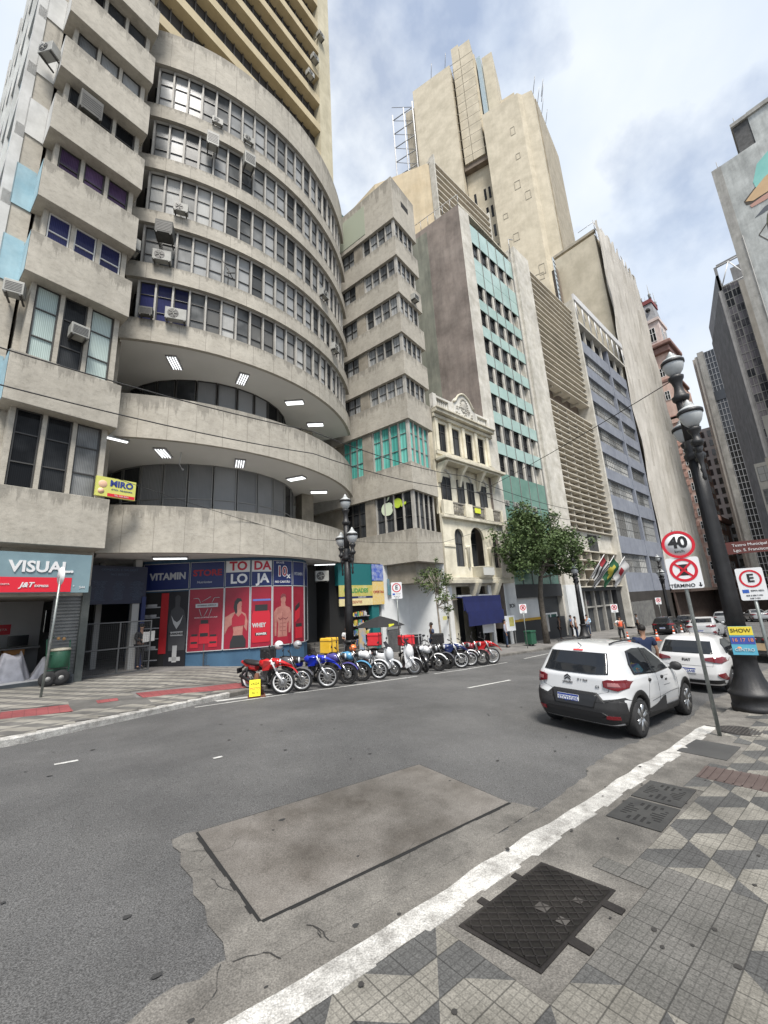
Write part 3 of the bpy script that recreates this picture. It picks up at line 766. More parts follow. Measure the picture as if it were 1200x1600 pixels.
for i in range(7):
    z0, z1 = lv[i][1], lv[i + 1][0]; pm = [pane_d, pane_t, pane_a, pane_a, pane_a, pane_a, pane_a][i]
    rows = (.36, .36, .28) if i < 2 else (.5, .5)
    for k in range(4):  # street face
        win(B_, T(.22 + k * .56, .22, z0), .5, z1 - z0, rows, 1, frame_d if i != 1 else frame_g, pm, .03)
    for k in range(4):  # side face
        win(B_, T(.22, 3.05 - k * .7, z0, -pi / 2), .62, z1 - z0, rows, 1, frame_d if i != 1 else frame_g, pm, .03)
    for k in range(3):
        win(B_, T(.22, 5.7 - k * .62, z0, -pi / 2), .56, z1 - z0, rows, 1, frame_d if i != 1 else frame_g, pm, .03)
    b = MB()
    for k in range(5): b.box(.13 + k * .56 + .04, .13 + k * .56 + .13, .16, .34, z0, z1)
    for k in range(6): b.box(.16, .34, .17 + k * .7, .26 + k * .7, z0, z1)
    b.box(.12, .3, .12, .3, z0, z1)
    b.build('mullion_row', mull, B_, zabs=True)
# ground floor of the corner block
b = MB(); b.prism([(2.84, .04), (2.84, 12), (-.3, 12), (-.3, 2.62), (1.98, 2.25)], -.8, 4.36)
b.build('ground_floor_wall', mat('white_wall_paint', (0.58, 0.60, 0.60), .8, (0.68, .69, .69), 1.0, dirt=.15), B_, zabs=True)
b = MB(); b.plate([(-.05, 4.36), (2.86, 4.36), (2.86, -.8), (2.5, -.8), (2.2, 3.6)], .9, 1.3) if False else None
# roof things
b = MB(); b.box(.4, 1.8, 5.5, 8.5, 32.2, 33.6); b.build('roof_tank_room', mat('dark_green_metal', (0.03, 0.09, 0.075), .6), B_, zabs=True)
# apple emblem and green figure behind the glass
AP = MB()
def blob(cx_, cz_, r_, n=24, f=lambda a: 1): return [(cx_ + r_ * f(a) * math.cos(a), cz_ + r_ * f(a) * math.sin(a)) for a in [2 * pi * k / n for k in range(n)]]
af = lambda a: 1 - .13 * math.exp(-((a - pi / 2) / .3) ** 2) - .07 * math.exp(-((a - 3 * pi / 2) / .3) ** 2) + .05 * math.cos(a) ** 2 - .22 * math.exp(-(min(abs(a), 2 * pi - abs(a)) / .38) ** 2)
EM = thing('apple_emblem', 'pale apple shaped emblem on the dark first floor glass', 'emblem', (*FBo, 7.4), UA)
b = MB(); b.v = []; b.plate(blob(0, 0, .44, 36, af), 0, .04); b.plate([(-.02, .5), (.08, .72), (.2, .78), (.14, .58)], 0, .04)
b.xf(Matrix.Translation((.17, 2.15, .42)) @ Matrix.Rotation(-pi / 2, 4, 'Z')); b.build('apple', mat('pale_green_plastic', (.62, .70, .52), .5), EM)
EG = thing('green_emblem', 'lime green rounded emblem beside the pale apple on the first floor glass', 'emblem', (*FBo, 7.4), UA)
b = MB(); b.plate(blob(0, 0, .34, 20, lambda a: 1 if a < pi else .8), 0, .04); b.plate([(.28, -.25), (.62, -.12), (.62, .02), (.25, -.05)], 0, .04)
b.xf(Matrix.Translation((.17, 1.35, .62)) @ Matrix.Rotation(-pi / 2, 4, 'Z')); b.build('lime_shape', mat('lime_plastic', (.48, .62, .06), .5), EG)
# ---------------------------------------------------------------- yellow tower behind the curve
off = 4.0
YT = thing('slab_tower', 'tall pale yellow tower with dark diagonal looking floor bands above the curved building', 'tower', (FAo[0] - .2 * off, FAo[1] + .98 * off, 0), UA)
yel = mat('pale_yellow_paint', (0.52, 0.47, 0.33), .85, (0.58, 0.53, 0.39), .7, streak=.2, dirt=.15)
yel2 = mat('yellow_ledge_paint', (0.44, 0.365, 0.225), .85, (0.52, .44, .285), .7, streak=.1)
b = MB(); b.box(.3, 14.3, .75, 12, 26, 70); b.build('recess_wall', mat('dark_louvre', (0.035, 0.032, 0.03), .7, (0.06, .055, .05), 3), YT)
b = MB(); b.box(14.25, 15.69, 0, 12, 26, 71); b.build('end_wall', yel, YT)
for k in range(11):
    z = 33.3 + 3.22 * k; b = MB(); b.box(.3, 14.25, .0, .74, z, z + .8)
    b.build('ledge', yel2, YT); b = MB()
    for q in range(19): b.box(.5 + q * .72, .56 + q * .72, .6, .74, z + .8, z + 3.2)
    b.build('mullion_row', mat('dark_mullion', (0.09, .085, .08), .6), YT)

# ---------------------------------------------------------------- cream townhouse
cream = mat('cream_stucco', (0.66, 0.61, 0.47), .85, (0.78, 0.73, 0.59), 1.4, streak=.15, dirt=.18, speck=.05, bump=.15, bscale=20)
creamd = mat('weathered_ledge', (0.48, 0.44, 0.35), .9, (0.66, .62, .50), 1.6, dirt=.3)
CR = thing('townhouse', 'narrow cream ornate townhouse with arched windows, balconies and a scrolled gable', 'townhouse', (*FFo, -.8), UF)
def wallwith(b, x0, x1, z0, z1, holes, y0=0.0, d=.18):
    """wall panel with rectangular or arched openings; holes = (xa, xb, za, zb, arched)"""
    xs = sorted({x0, x1, *[h[0] for h in holes], *[h[1] for h in holes]})
    for a_, c_ in zip(xs, xs[1:]):
        hs = sorted([h for h in holes if h[0] <= a_ + 1e-6 and h[1] >= c_ - 1e-6], key=lambda h: h[2])
        z = z0
        for h in hs:
            if h[2] > z: b.box(a_, c_, y0, y0 + d, z, h[2])
            z = h[3]
            if h[4]:
                r_ = (h[1] - h[0]) / 2; n = 10; xm = (h[0] + h[1]) / 2
                for k in range(n):
                    xa, xb = h[0] + 2 * r_ * k / n, h[0] + 2 * r_ * (k + 1) / n
                    za, zb = [h[3] - r_ + math.sqrt(max(0, r_ * r_ - (q - xm) ** 2)) for q in (xa, xb)]
                    b.plate([(xa, za), (xb, zb), (xb, h[3]), (xa, h[3])], y0, y0 + d)
        if z < z1: b.box(a_, c_, y0, y0 + d, z, z1)
holes3 = [(.38, 1.3, 11.95, 14.0, 0), (1.85, 2.8, 11.95, 14.0, 0), (3.35, 4.3, 11.95, 14.0, 0), (4.85, 5.8, 11.95, 14.0, 0)]
holes2 = [(.42, 1.4, 8.1, 10.2, 0), (2.1, 2.85, 8.1, 10.2, 0), (3.25, 4.0, 8.1, 10.2, 0), (4.7, 5.55, 8.1, 10.2, 0)]
holes1 = [(1.15, 2.1, 4.2, 6.7, 1), (2.85, 4.45, 4.2, 6.95, 1), (5.45, 6.3, 4.2, 6.7, 1)]
holesg = [(.9, 4.25, -1.2, 2.95, 0), (4.7, 6.2, -1.2, 2.95, 0)]
b = MB(); wallwith(b, .02, 6.66, 11.3, 14.8, holes3); wallwith(b, .02, 6.66, 7.6, 11.3, holes2, .18); wallwith(b, .02, 6.66, 3.3, 7.6, holes1); wallwith(b, .02, 6.66, -1.2, 3.3, holesg, .1)
b.box(.02, 6.66, 2.5, 9, -1, 14.8)
b.build('wall', cream, CR, zabs=True)
for (a_, c_, z0, z1, ar) in holes3 + holes2: win(CR, T(a_, .1, z0), c_ - a_, z1 - z0, (.72, .28), 2, frame_d, pane_d, .05)
b = MB(); b.box(2.6, 4.7, .98, 1.0, 4.2, 7.0); b.box(.9, 4.25, 2.3, 2.4, -1, 3); b.box(4.7, 6.2, 1.6, 1.7, -1, 3); b.build('dark_recess', black, CR, zabs=True)
for (a_, c_, z0, z1, ar) in holes1:
    w_ = win(CR, T(a_, .14 if c_ - a_ < 1.5 else .7, z0), c_ - a_, z1 - z0, (.62, .38), 2, frame_d, pane_d, .05)
b = MB()  # cornices, ledges
for z0, z1, pr in ((14.55, 14.78, .45), (14.78, 14.9, .55), (14.25, 14.5, .2)): b.box(-.1, 6.75, -pr, .0, z0, z1)
b.box(.02, 6.72, -.12, -.0, 11.62, 11.9)
b.box(-.05, 6.95, -.85, .0, 11.12, 11.32); b.box(.3, 6.5, -.7, -.0, 10.98, 11.11)
b.box(.0, 6.85, -.25, -.0, 7.3, 7.5)
b.box(-.1, 6.85, -.45, -.0, 3.1, 3.35); b.box(.05, 6.7, -.3, .0, 3.35, 3.5)
b.build('cornice', creamd, CR, zabs=True, bevel=.03)
b = MB()
for s_ in (.25, 2.35, 4.55, 6.35): # brackets below the upper oriel
    b.add([(s_ - .13, 0, 11.0), (s_ + .13, 0, 11.0), (s_ + .13, -.7, 11.0), (s_ - .13, -.7, 11.0), (s_ - .1, .15, 9.7), (s_ + .1, .15, 9.7), (s_ + .1, .02, 9.7), (s_ - .1, .02, 9.7), (s_ - .12, .15, 10.5), (s_ + .12, .15, 10.5), (s_ + .12, -.2, 10.4), (s_ - .12, -.2, 10.4)], [(0, 1, 2, 3), (3, 2, 10, 11), (11, 10, 6, 7), (0, 3, 11, 8), (8, 11, 7, 4), (1, 9, 10, 2), (9, 5, 6, 10), (4, 7, 6, 5)])
for s_ in (2.45, 4.75):
    b.add([(s_ - .16, .1, 3.1), (s_ + .16, .1, 3.1), (s_ + .16, -.7, 3.1), (s_ - .16, -.7, 3.1), (s_ - .12, .1, 1.9), (s_ + .12, .1, 1.9), (s_ + .12, -.05, 1.9), (s_ - .12, -.05, 1.9), (s_ - .15, .1, 2.6), (s_ + .15, .1, 2.6), (s_ + .15, -.42, 2.5), (s_ - .15, -.42, 2.5)], [(0, 1, 2, 3), (3, 2, 10, 11), (11, 10, 6, 7), (0, 3, 11, 8), (8, 11, 7, 4), (1, 9, 10, 2), (9, 5, 6, 10), (4, 7, 6, 5)])
b.build('bracket', cream, CR, zabs=True, fixn=True)
b = MB()  # oriel corner piers and pilasters
for s_ in (0.05, 1.5, 3.0, 4.5, 5.98): b.box(s_, s_ + .28, -.14, .0, 11.9, 14.2)
for s_ in (2.25, 4.72): b.lathe([(.12, 4.2), (.12, 5.35), (.18, 5.45), (.2, 5.6)], 10, (s_ + .12, -.02, 0))
b.box(.02, 1.1, -.06, 0, 5.45, 5.6); b.box(4.7, 5.4, -.06, 0, 5.45, 5.6); b.box(2.12, 2.6, -.06, 0, 5.45, 5.6)
b.build('pilaster', cream, CR, zabs=True)
b = MB()  # ornament over second floor windows
ro = random.Random(2)
for s_ in (.9, 3.05, 5.1):
    for k in range(16):
        a = pi * k / 15; b.ball((s_ + .55 * math.cos(a) * (1.3 if s_ == 3.05 else 1), .14, 10.3 + .38 * math.sin(a)), ro.uniform(.06, .11), 6)
b.build('floral_ornament', mat('white_stucco', (.62, .6, .54), .85, (.72, .7, .64), 3, dirt=.4), CR, zabs=True)
b = MB()  # balustrade level 2
for a_, c_ in ((1.05, 2.3), (3.15, 4.6), (5.6, 6.6)):
    b.box(a_, c_, -.22, -.08, 8.32, 8.42); b.box(a_, c_, -.22, -.08, 7.5, 7.58)
    n = int((c_ - a_) / .16)
    for k in range(n): b.lathe([(.02, 7.58), (.035, 7.7), (.06, 7.85), (.03, 8.0), (.05, 8.15), (.02, 8.32)], 6, (a_ + .08 + k * .16, -.15, 0))
b.build('balustrade', mat('dark_stone_balustrade', (.16, .15, .13), .9, (.3, .28, .24), 4), CR, zabs=True)
b = MB()
for a_, c_ in ((.05, 1.0), (2.35, 3.1), (4.65, 5.55), (6.62, 6.84)): b.box(a_, c_, -.26, -.0, 7.5, 8.45)
b.build('balcony_pier', cream, CR, zabs=True, bevel=.02)
b = MB()  # parapet with scrolled gable
b.box(-.05, .3, -.2, 0.1, 14.9, 16.0); b.box(6.3, 6.6, -.2, 0.1, 14.9, 15.9); b.box(-.05, 2.1, -.15, .05, 14.9, 15.05); b.box(4.6, 6.6, -.15, .05, 14.9, 15.05)
b.box(.3, 2.1, -.2, 0.1, 15.75, 15.9); b.box(4.6, 6.3, -.2, 0.1, 15.7, 15.85)
for k in range(6): b.lathe([(.04, 15.05), (.08, 15.3), (.04, 15.6), (.05, 15.75)], 8, (.5 + k * .2, -.05, 0)); b.lathe([(.04, 15.05), (.08, 15.3), (.04, 15.55), (.05, 15.7)], 8, (5.1 + k * .2, -.05, 0))
b.box(1.6, 2.1, -.2, .1, 15.05, 15.75); b.box(4.6, 5.0, -.2, .1, 15.05, 15.7)
gp = [(2.1, 14.9), (2.1, 15.9), (2.35, 16.05), (2.5, 16.3), (2.75, 16.6), (3.1, 16.8), (3.35, 16.85), (3.6, 16.8), (3.95, 16.6), (4.2, 16.3), (4.35, 16.05), (4.6, 15.9), (4.6, 14.9)]
b.plate(gp, -.25, .15)
b.build('parapet', MATS['white_stucco'], CR, zabs=True)
b = MB(); pts_ = [(x, -.28, z + .05) for x, z in gp[1:-1]]; b.tube(pts_, .09, 6)
b.build('gable_coping', creamd, CR, zabs=True)
b = MB()
b.ball((3.35, -.27, 15.95), .3, 12, (1, .3, 1.3))
for k in range(30): b.ball((3.35 + ro.uniform(-1, 1), -.25, 15.45 + ro.uniform(-.4, .4)), ro.uniform(.05, .13), 6)
for k in range(18): a = 2 * pi * k / 18; b.ball((3.35 + .42 * math.cos(a), -.27, 15.95 + .55 * math.sin(a)), .07, 6)
b.build('crest', mat('grey_stucco', (.4, .38, .33), .9, (.6, .58, .52), 4, dirt=.3), CR, zabs=True)
b = MB(); b.lathe([(.05, 3.0), (.5, 3.25), (.95, 3.5), (1.0, 3.55), (1.0, 4.15), (1.05, 4.2)], 24, (3.65, .25, 0)); b.build('bowed_balcony', cream, CR, zabs=True)
text('lettering', '32', .42, mat('grey_lettering', (.08, .08, .08), .7), CR, FR(4.25, -.52, 3.86 + .8), sx=.8)
b = MB(); b.box(2.8, 4.0, -.82, -.76, 3.6, 4.1); b.build('plaque', mat('white_banner', (.5, .5, .47), .7), CR, zabs=True)
b = MB(); b.box(3.3, 3.95, -.3, -.26, 7.9, 8.25); tag(b.build('yellow_cloth', mat('lime_cloth', (.6, .65, .05), .8), CR, zabs=True), None, None)
# ground floor trim, blue awning
b = MB(); b.box(.9, 4.3, -.02, .1, 2.28, 2.4)
for s_ in (0.0, 4.25, 6.3): b.box(s_, s_ + .38, -.0, .1, -1.2, 3.0)
b.build('shop_trim', mat('white_painted_wood', (.62, .62, .6), .7, (.7, .7, .68), 2), CR, zabs=True)
AW = thing('awning', 'royal blue fabric awning folded down over the bar entrance of the cream townhouse', 'awning', (*FFo, 1.3), UF)
awm = mat('royal_blue_canvas', (0.004, 0.008, 0.06), .85, (.006, .012, .08), 2)
b = MB(); b.add([(.2, -.9, 2.2), (4.15, -.9, 2.2), (4.15, .0, 2.3), (.2, 0, 2.3), (.35, -1.0, 1.3), (4.1, -1.0, 1.3)], [(0, 1, 2, 3), (0, 4, 5, 1)]); b.box(.2, 4.15, -.93, -.9, 1.45, 2.3); b.box(.4, 4.15, -1.06, -1.02, .55, 1.38)
b.build('canvas', awm, AW, zabs=True)

# ---------------------------------------------------------------- teal glass building
stone = mat('pale_stone_cladding', (0.50, 0.475, 0.41), .85, (0.66, 0.635, 0.575), 1.6, streak=.12, dirt=.22, speck=.1, bump=.2, bscale=25)
brown = mat('brown_party_wall', (0.235, 0.195, 0.172), .92, (0.33, 0.285, 0.255), .3, streak=.3, dirt=.4, speck=.08, bump=.3, bscale=12)
TB = thing('teal_glass_building', 'office building with bands of teal glass panels and a bare brown party wall', 'building', (*FFo, -1.0), UF)
b = MB(); b.box(6.15, 7.7, 0, .6, 3.2, 37.0); b.box(14.95, 15.3, 0, .6, -1.2, 37.6); b.box(15.3, 18.3, -.25, .9, 2.9, 38.2); b.build('pier', stone, TB, zabs=True)
sd_ = R(11.5 + 90 - 1.3)
b = MB(); c0 = (6.15, .0); c1 = (6.15 + 14 * math.cos(sd_), 14 * math.sin(sd_))
b.prism([c0, (6.2, .7), (15.2, 3), (15.2, 14), c1], 0, 37.0); b.build('party_wall', brown, TB, zabs=True, fixn=True)
b = MB()
u = (math.cos(sd_), math.sin(sd_))
b.prism([(c0[0] + u[0] * 3.4 - .012, c0[1] + u[1] * 3.4), (c0[0] + u[0] * 3.4 + .3, c0[1] + u[1] * 3.4), (c1[0] + .3, c1[1]), (c1[0] - .012, c1[1])], 0, 36.4)
b.build('greenish_wall_strip', mat('greenish_grey_render', (.17, .18, .15), .9, (.25, .255, .21), .6, streak=.4), TB, zabs=True)
b = MB(); b.prism([(6.1, -.05), (15.3, .3), (15.3, 1.2), (6.6, 1.0)], 37.0, 37.15); b.build('roof_coping', creamd, TB, zabs=True)
rail = mat('grey_rail', (.3, .3, .3), .5, metal=.5)
b = MB()
for k in range(12): p = (6.2 + u[0] * k * .8, u[1] * k * .8); b.tube([(p[0], p[1], 37), (p[0], p[1], 38.1)], .03, 5)
b.tube([(6.2, 0, 38.1), (6.2 + u[0] * 9, u[1] * 9, 38.1)], .03, 5); b.tube([(14.9, 0, 37.2), (14.9, 0, 39), (15.9, 0, 39.6)], .05, 5); b.build('railing', rail, TB, zabs=True)
b = MB(); b.box(7.7, 14.95, .55, 3, -1, 36.9); b.build('core', black, TB, zabs=True)
teal = mat('teal_glass_panel', (0.33, 0.47, 0.435), .16, (0.41, 0.55, 0.515), .8, spec=.6, dirt=.1)
teald = mat('dark_teal_glass_panel', (0.11, 0.22, 0.18), .14, (0.16, .28, .235), .8, spec=.6)
fl = [36.15, 33.9, 32.2, 30.2, 28.9, 27.3]   # top edges
rows_t = [(34.2, 36.15)]
z = 32.45; first = True
wrows = []
zb = [(32.4, 34.2), (27.9, 29.6)]
top = 34.2
wz = [(32.45, 34.15), (27.95, 29.5)] + [(27.95 - 2.27 * k - 0.0, 0) for k in range(0)]
wz = [(32.4, 34.1), (27.9, 29.5), (25.0, 26.6), (22.1, 23.7), (19.2, 20.8), (16.3, 17.9), (13.4, 15.0), (11.95, 11.95)]
wz = [(32.4, 34.1)] + [(28.0 - 2.7 * k, 29.6 - 2.7 * k) for k in range(7)]
edges_ = 36.15
for i, (za, zb_) in enumerate(wz):
    # glass spandrel above the window row
    zt = edges_; b = MB(); bands = 2 if i == 1 else 1
    for k in range(5):
        for q in range(bands):
            h_ = (zt - zb_) / bands; b.box(7.72 + k * 1.45, 7.72 + (k + 1) * 1.45 - .04, .12, .18, zb_ + q * h_ + .02, zb_ + (q + 1) * h_ - .02)
    b.build('glass_spandrel', teal, TB, zabs=True)
    for k in range(5):
        if k == 4: continue
        win(TB, T(7.75 + k * 1.45, .3, za), 1.12, zb_ - za, (.4, .6), 2, frame_d, pane_d, .04)
    b = MB()
    for k in range(5): b.box(7.72 + k * 1.45 + 1.17, 7.72 + k * 1.45 + 1.43, .18, .5, za, zb_)
    b.box(13.5, 14.95, .5, .54, za, zb_); b.build('window_pier', stone, TB, zabs=True)
    edges_ = za
b = MB()
for k in range(5):
    for z0, z1 in ((9.5, edges_), (8.0, 9.46), (3.0, 4.3), (4.34, 6.6), (6.64, 7.96)):
        b.box(7.72 + k * 1.45, 7.72 + (k + 1) * 1.45 - .04, .12, .18, z0 + .02, z1 - .02)
b.build('lower_glass', teald, TB, zabs=True)
b = MB()
for k in range(6): b.box(7.68 + k * 1.45, 7.71 + k * 1.45, .06, .13, 3, 36.15)
b.build('glazing_bar', frame_g, TB, zabs=True)
b = MB(); b.box(7.7, 14.95, -.05, .5, 2.0, 3.0); b.box(6.15, 15.0, .06, .5, -1.4, .35); b.build('fascia', mat('charcoal_cladding', (.03, .032, .035), .6), TB, zabs=True)
b = MB(); b.box(6.15, 7.7, 0, .6, .5, 3.2); b.box(7.7, 11.3, .3, .6, .5, 2.0); b.box(15.25, 18.3, -.27, .9, -1.6, 2.9); b.build('white_ground_floor', MATS['white_wall_paint'], TB, zabs=True)
b = MB(); b.box(6.15, 11.3, -.012, .6, .34, .5); b.build('yellow_stripe', mat('ochre_paint', (.5, .3, .04), .8), TB, zabs=True)
b = MB(); b.box(11.3, 14.95, .45, .5, -1.4, 2.0)
for k in range(26): b.box(11.3, 14.95, .42, .45, -.2 + k * .085 - .0, -.2 + k * .085 + .05)
b.build('roller_shutter', mat('charcoal_shutter', (.055, .058, .06), .6), TB, zabs=True)
dr = win(TB, T(11.9, .3, -1.35), 2.3, 2.05, (1.0,), 2, frame_w, glassmat('green_door_glass', (.02, .07, .055), (.05, .12, .1), .5), .12, name='door')
text('lettering', 'BCN', .36, black, TB, FR(7.0, -.005, 1.5 + 1.0), bold=.01)

# ---------------------------------------------------------------- louvred building
LBd = thing('louvred_building', 'cream building whose facade is covered by dozens of horizontal concrete sun louvres', 'building', (*FFo, -1.4), UF)
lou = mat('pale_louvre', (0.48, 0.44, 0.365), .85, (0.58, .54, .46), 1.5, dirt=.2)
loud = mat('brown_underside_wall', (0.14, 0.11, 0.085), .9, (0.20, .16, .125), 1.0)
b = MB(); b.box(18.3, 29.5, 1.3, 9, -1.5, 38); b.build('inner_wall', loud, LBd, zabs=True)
b = MB(); b.box(29.5, 29.95, -.35, 9, -1.6, 39.2); b.box(18.3, 18.4, .0, 9, 2.7, 38.2); b.build('end_fin', stone, LBd, zabs=True)
b = MB(); b.box(18.4, 29.5, .35, 1.3, 6.1, 8.2); b.box(18.4, 29.5, .5, 1.3, 21.9, 22.0); b.build('wall_band', stone, LBd, zabs=True)
zs = [37.4 - .74 * k for k in range(19)] + [21.7 - .64 * k for k in range(22)] + [6.1, 5.2, 4.3, 3.3, 2.65]
lm = MB(); lm.box(18.4, 29.49, 0, 1.0, 0, .11); lme = lm.mesh('louvre', lou)
for z in zs:
    o = bpy.data.objects.new('louvre', lme); COL.objects.link(o); o.parent = LBd; o.location = (0, 0, z + 1.4)
b = MB()
for s_ in (20.6, 22.8, 25.0, 27.2): b.box(s_, s_ + .1, .15, 1.3, 2.7, 6.1); b.box(s_, s_ + .1, .15, 1.3, 8.2, 21.8); b.box(s_, s_ + .1, .3, 1.3, 23.8, 37.6)
b.build('louvre_support', lou, LBd, zabs=True)
b = MB(); b.box(23.2, 25.6, .33, .36, 6.3, 8.0); b.build('dark_glazing', pane_d, LBd, zabs=True)
b = MB(); b.box(18.5, 29.3, .9, 1.0, -1.6, 2.6); b.build('ground_floor_glass', pane_d, LBd, zabs=True)
b = MB()
for s_ in (18.5, 20.8, 23.0, 25.2, 27.4): b.box(s_, s_ + .25, .6, .95, -1.7, 2.5)
b.box(18.5, 28, .7, .9, .7, .85); b.build('portal_column', mat('grey_stone_column', (.25, .24, .22), .8, (.33, .32, .29), 2), LBd, zabs=True)
b = MB(); b.box(28.2, 29.6, .3, .9, -1.8, 2.6); b.box(18.3, 29.5, .2, .9, 2.3, 2.65); b.build('dark_surround', mat('charcoal_cladding', (.03, .032, .035), .6), LBd, zabs=True)

# ---------------------------------------------------------------- slate blue building
SB = thing('slate_blue_building', 'slate blue office building with strips of steel framed windows', 'building', (*FFo, -2.0), UF)
slate = mat('slate_blue_render', (0.20, 0.217, 0.262), .8, (0.25, 0.27, 0.315), 1.0, streak=.1, dirt=.12)
b = MB(); b.box(30, 47.2, .5, 10, -2, 36.5); b.box(44.9, 45.2, -.05, .6, 2, 34) if False else None
b.build('back_wall', black, SB, zabs=True)
zr = [(31.9, 33.9)] ; rowsB = [(29.4, 31.6), (26.0, 28.2), (22.6, 24.8), (19.2, 21.4), (15.8, 18.0), (12.4, 14.6), (8.6, 11.2), (4.3, 6.4)]
rowsB = [(30.4, 32.3), (26.9, 28.9), (23.5, 25.5), (20.1, 22.1), (16.7, 18.7), (13.3, 15.3), (8.4, 11.6), (4.2, 6.4)]
zt = 34.0
for z0, z1 in rowsB:
    b = MB(); b.box(30.0, 46.9, 0, .5, z1, zt); b.build('spandrel', slate, SB, zabs=True); zt = z0
    for k in range(4): win(SB, T(30.35 + k * 2.42, .25, z0), 2.4, z1 - z0, (.33, .34, .33), 4, frame_g, pane_c if k % 2 else pane_a, .035)
    for k in range(3): win(SB, T(40.7 + k * 2.0, .25, z0), 1.98, z1 - z0, (.33, .34, .33), 4, frame_g, pane_a, .035)
b = MB(); b.box(30.0, 46.9, 0, .5, 2.0, 4.2); b.box(30.0, 30.3, 0, .5, 2, 34); b.box(40.1, 40.6, -.08, .5, 2, 36.2); b.box(46.75, 47.1, -.04, .5, 2, 34); b.build('pier', slate, SB, zabs=True)
b = MB(); b.box(30, 47, -.3, 2, 36.2, 36.5)
for k in range(7): b.box(30.2 + 2.7 * k, 30.4 + 2.7 * k, .1, .4, 34, 36.2)
b.build('open_top_floor', stone, SB, zabs=True)
wm = mat('white_painted_steel', (.6, .6, .6), .5)
b = MB(); b.box(29.9, 47.2, -.45, -.2, 39.3, 40.2)
for k in range(9): x = 30.3 + 2.08 * k; b.tube([(x, -.3, 36.5), (x, -.3, 39.5)], .07, 5); b.tube([(x, -.3, 39.3), (x + .8, -.3, 37.6)], .05, 5)
b.build('roof_frame', wm, SB, zabs=True)
b = MB(); b.box(30, 47, -.02, .5, -2.5, 2.0); b.build('ground_floor', mat('dark_brown_stone', (.035, .032, .03), .5, (.055, .05, .047), 1), SB, zabs=True)
b = MB(); b.box(31, 38.5, -.05, -.02, -2.2, .9); b.build('roller_shutter', mat('shutter_graffiti', (.10, .10, .10), .7, (.17, .17, .16), 2.5), SB, zabs=True)
# ---------------------------------------------------------------- netted building with beige side wall
beige = mat('beige_render', (0.50, 0.445, 0.335), .88, (0.57, 0.51, 0.395), .35, streak=.08, dirt=.12, speck=.04)
beiged = mat('grey_beige_render', (0.36, 0.32, 0.25), .88, (0.44, 0.395, 0.31), .5, streak=.25, dirt=.15)
NB = thing('netted_building', 'tall building wrapped in pale scaffold netting with a plain beige side wall', 'building', (*FFo, -2.5), UF)
netm = mat('scaffold_netting', (0.48, 0.455, 0.41), .9, (0.59, 0.565, 0.52), .25, streak=.10, dirt=.12, speck=.12)
b = MB(); b.box(48.8, 68.3, .5, 8, -3, 63.5); b.build('wall', beige, NB, zabs=True)
b = MB(); rn = random.Random(4); nx = 60; nz = 40; vs = []
for i in range(nx + 1):
    for j in range(nz + 1):
        s_ = 47.4 + (25.8 - 4.2 * j / nz) * i / nx; z = 2.0 + 63.0 * j / nz + (1.2 * math.sin(i * .9) * (j == nz))
        t_ = -.15 + .28 * math.sin(i * 2.1 + .8 * math.sin(j * .35)) * .5 + .12 * math.sin(j * .8 + i) + rn.uniform(-.03, .03)
        lean = max(0, z - 30) * .03
        vs.append((s_ + lean * (1 - i / nx), t_, z))
b.add(vs, [(i * (nz + 1) + j, (i + 1) * (nz + 1) + j, (i + 1) * (nz + 1) + j + 1, i * (nz + 1) + j + 1) for i in range(nx) for j in range(nz)], True)
b.mi = [1 if (q // nz) % 10 == 6 and (q % nz) % 6 < 4 or (q // nz) % 10 == 1 and (q % nz) % 6 < 4 else 0 for q in range(nx * nz)]
b.build('netting', [netm, mat('darker_netting', (.36, .34, .30), .9, (.44, .415, .375), 2)], NB, zabs=True)
b = MB()
for k in range(11): x = 49 + 1.9 * k; b.tube([(x, .3, 62), (x, .3, 66.5 + (k % 3) * .5)], .06, 5); b.tube([(x, .3, 66), (x, 3, 66)], .05, 5)
b.tube([(49, .3, 66), (68.5, .3, 66)], .05, 5); b.tube([(49, .3, 64.8), (68.5, .3, 64.8)], .05, 5)
b.build('scaffold', rail, NB, zabs=True)
b = MB(); b.box(48.75, 49.4, .4, 8.1, 64, 64.5); b.build('roof_coping', beiged, NB, zabs=True)
b = MB(); b.box(48, 74, -.3, -.1, -3, 1.6); b.box(48, 74, -2.2, .3, 1.6, 2.0); b.build('hoarding', mat('dark_brown_hoarding', (.05, .035, .028), .9, (.09, .06, .05), 2), NB, zabs=True)
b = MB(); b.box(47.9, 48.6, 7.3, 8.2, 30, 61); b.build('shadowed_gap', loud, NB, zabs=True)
LD = thing('ladder_duct', 'pale blue white cage ladder strip standing between the beige towers', 'ladder', (66.0, 25.0, 30), R(8))
b = MB(); b.box(0, 1.2, 0, .1, 0, 33)
b.build('panel', mat('pale_sky_panel', (.55, .62, .68), .5), LD)
b = MB()
for k in range(33): b.box(-.05, 1.25, -.08, 0, k * 1.0, k * 1.0 + .12)
b.build('rung', frame_g, LD)

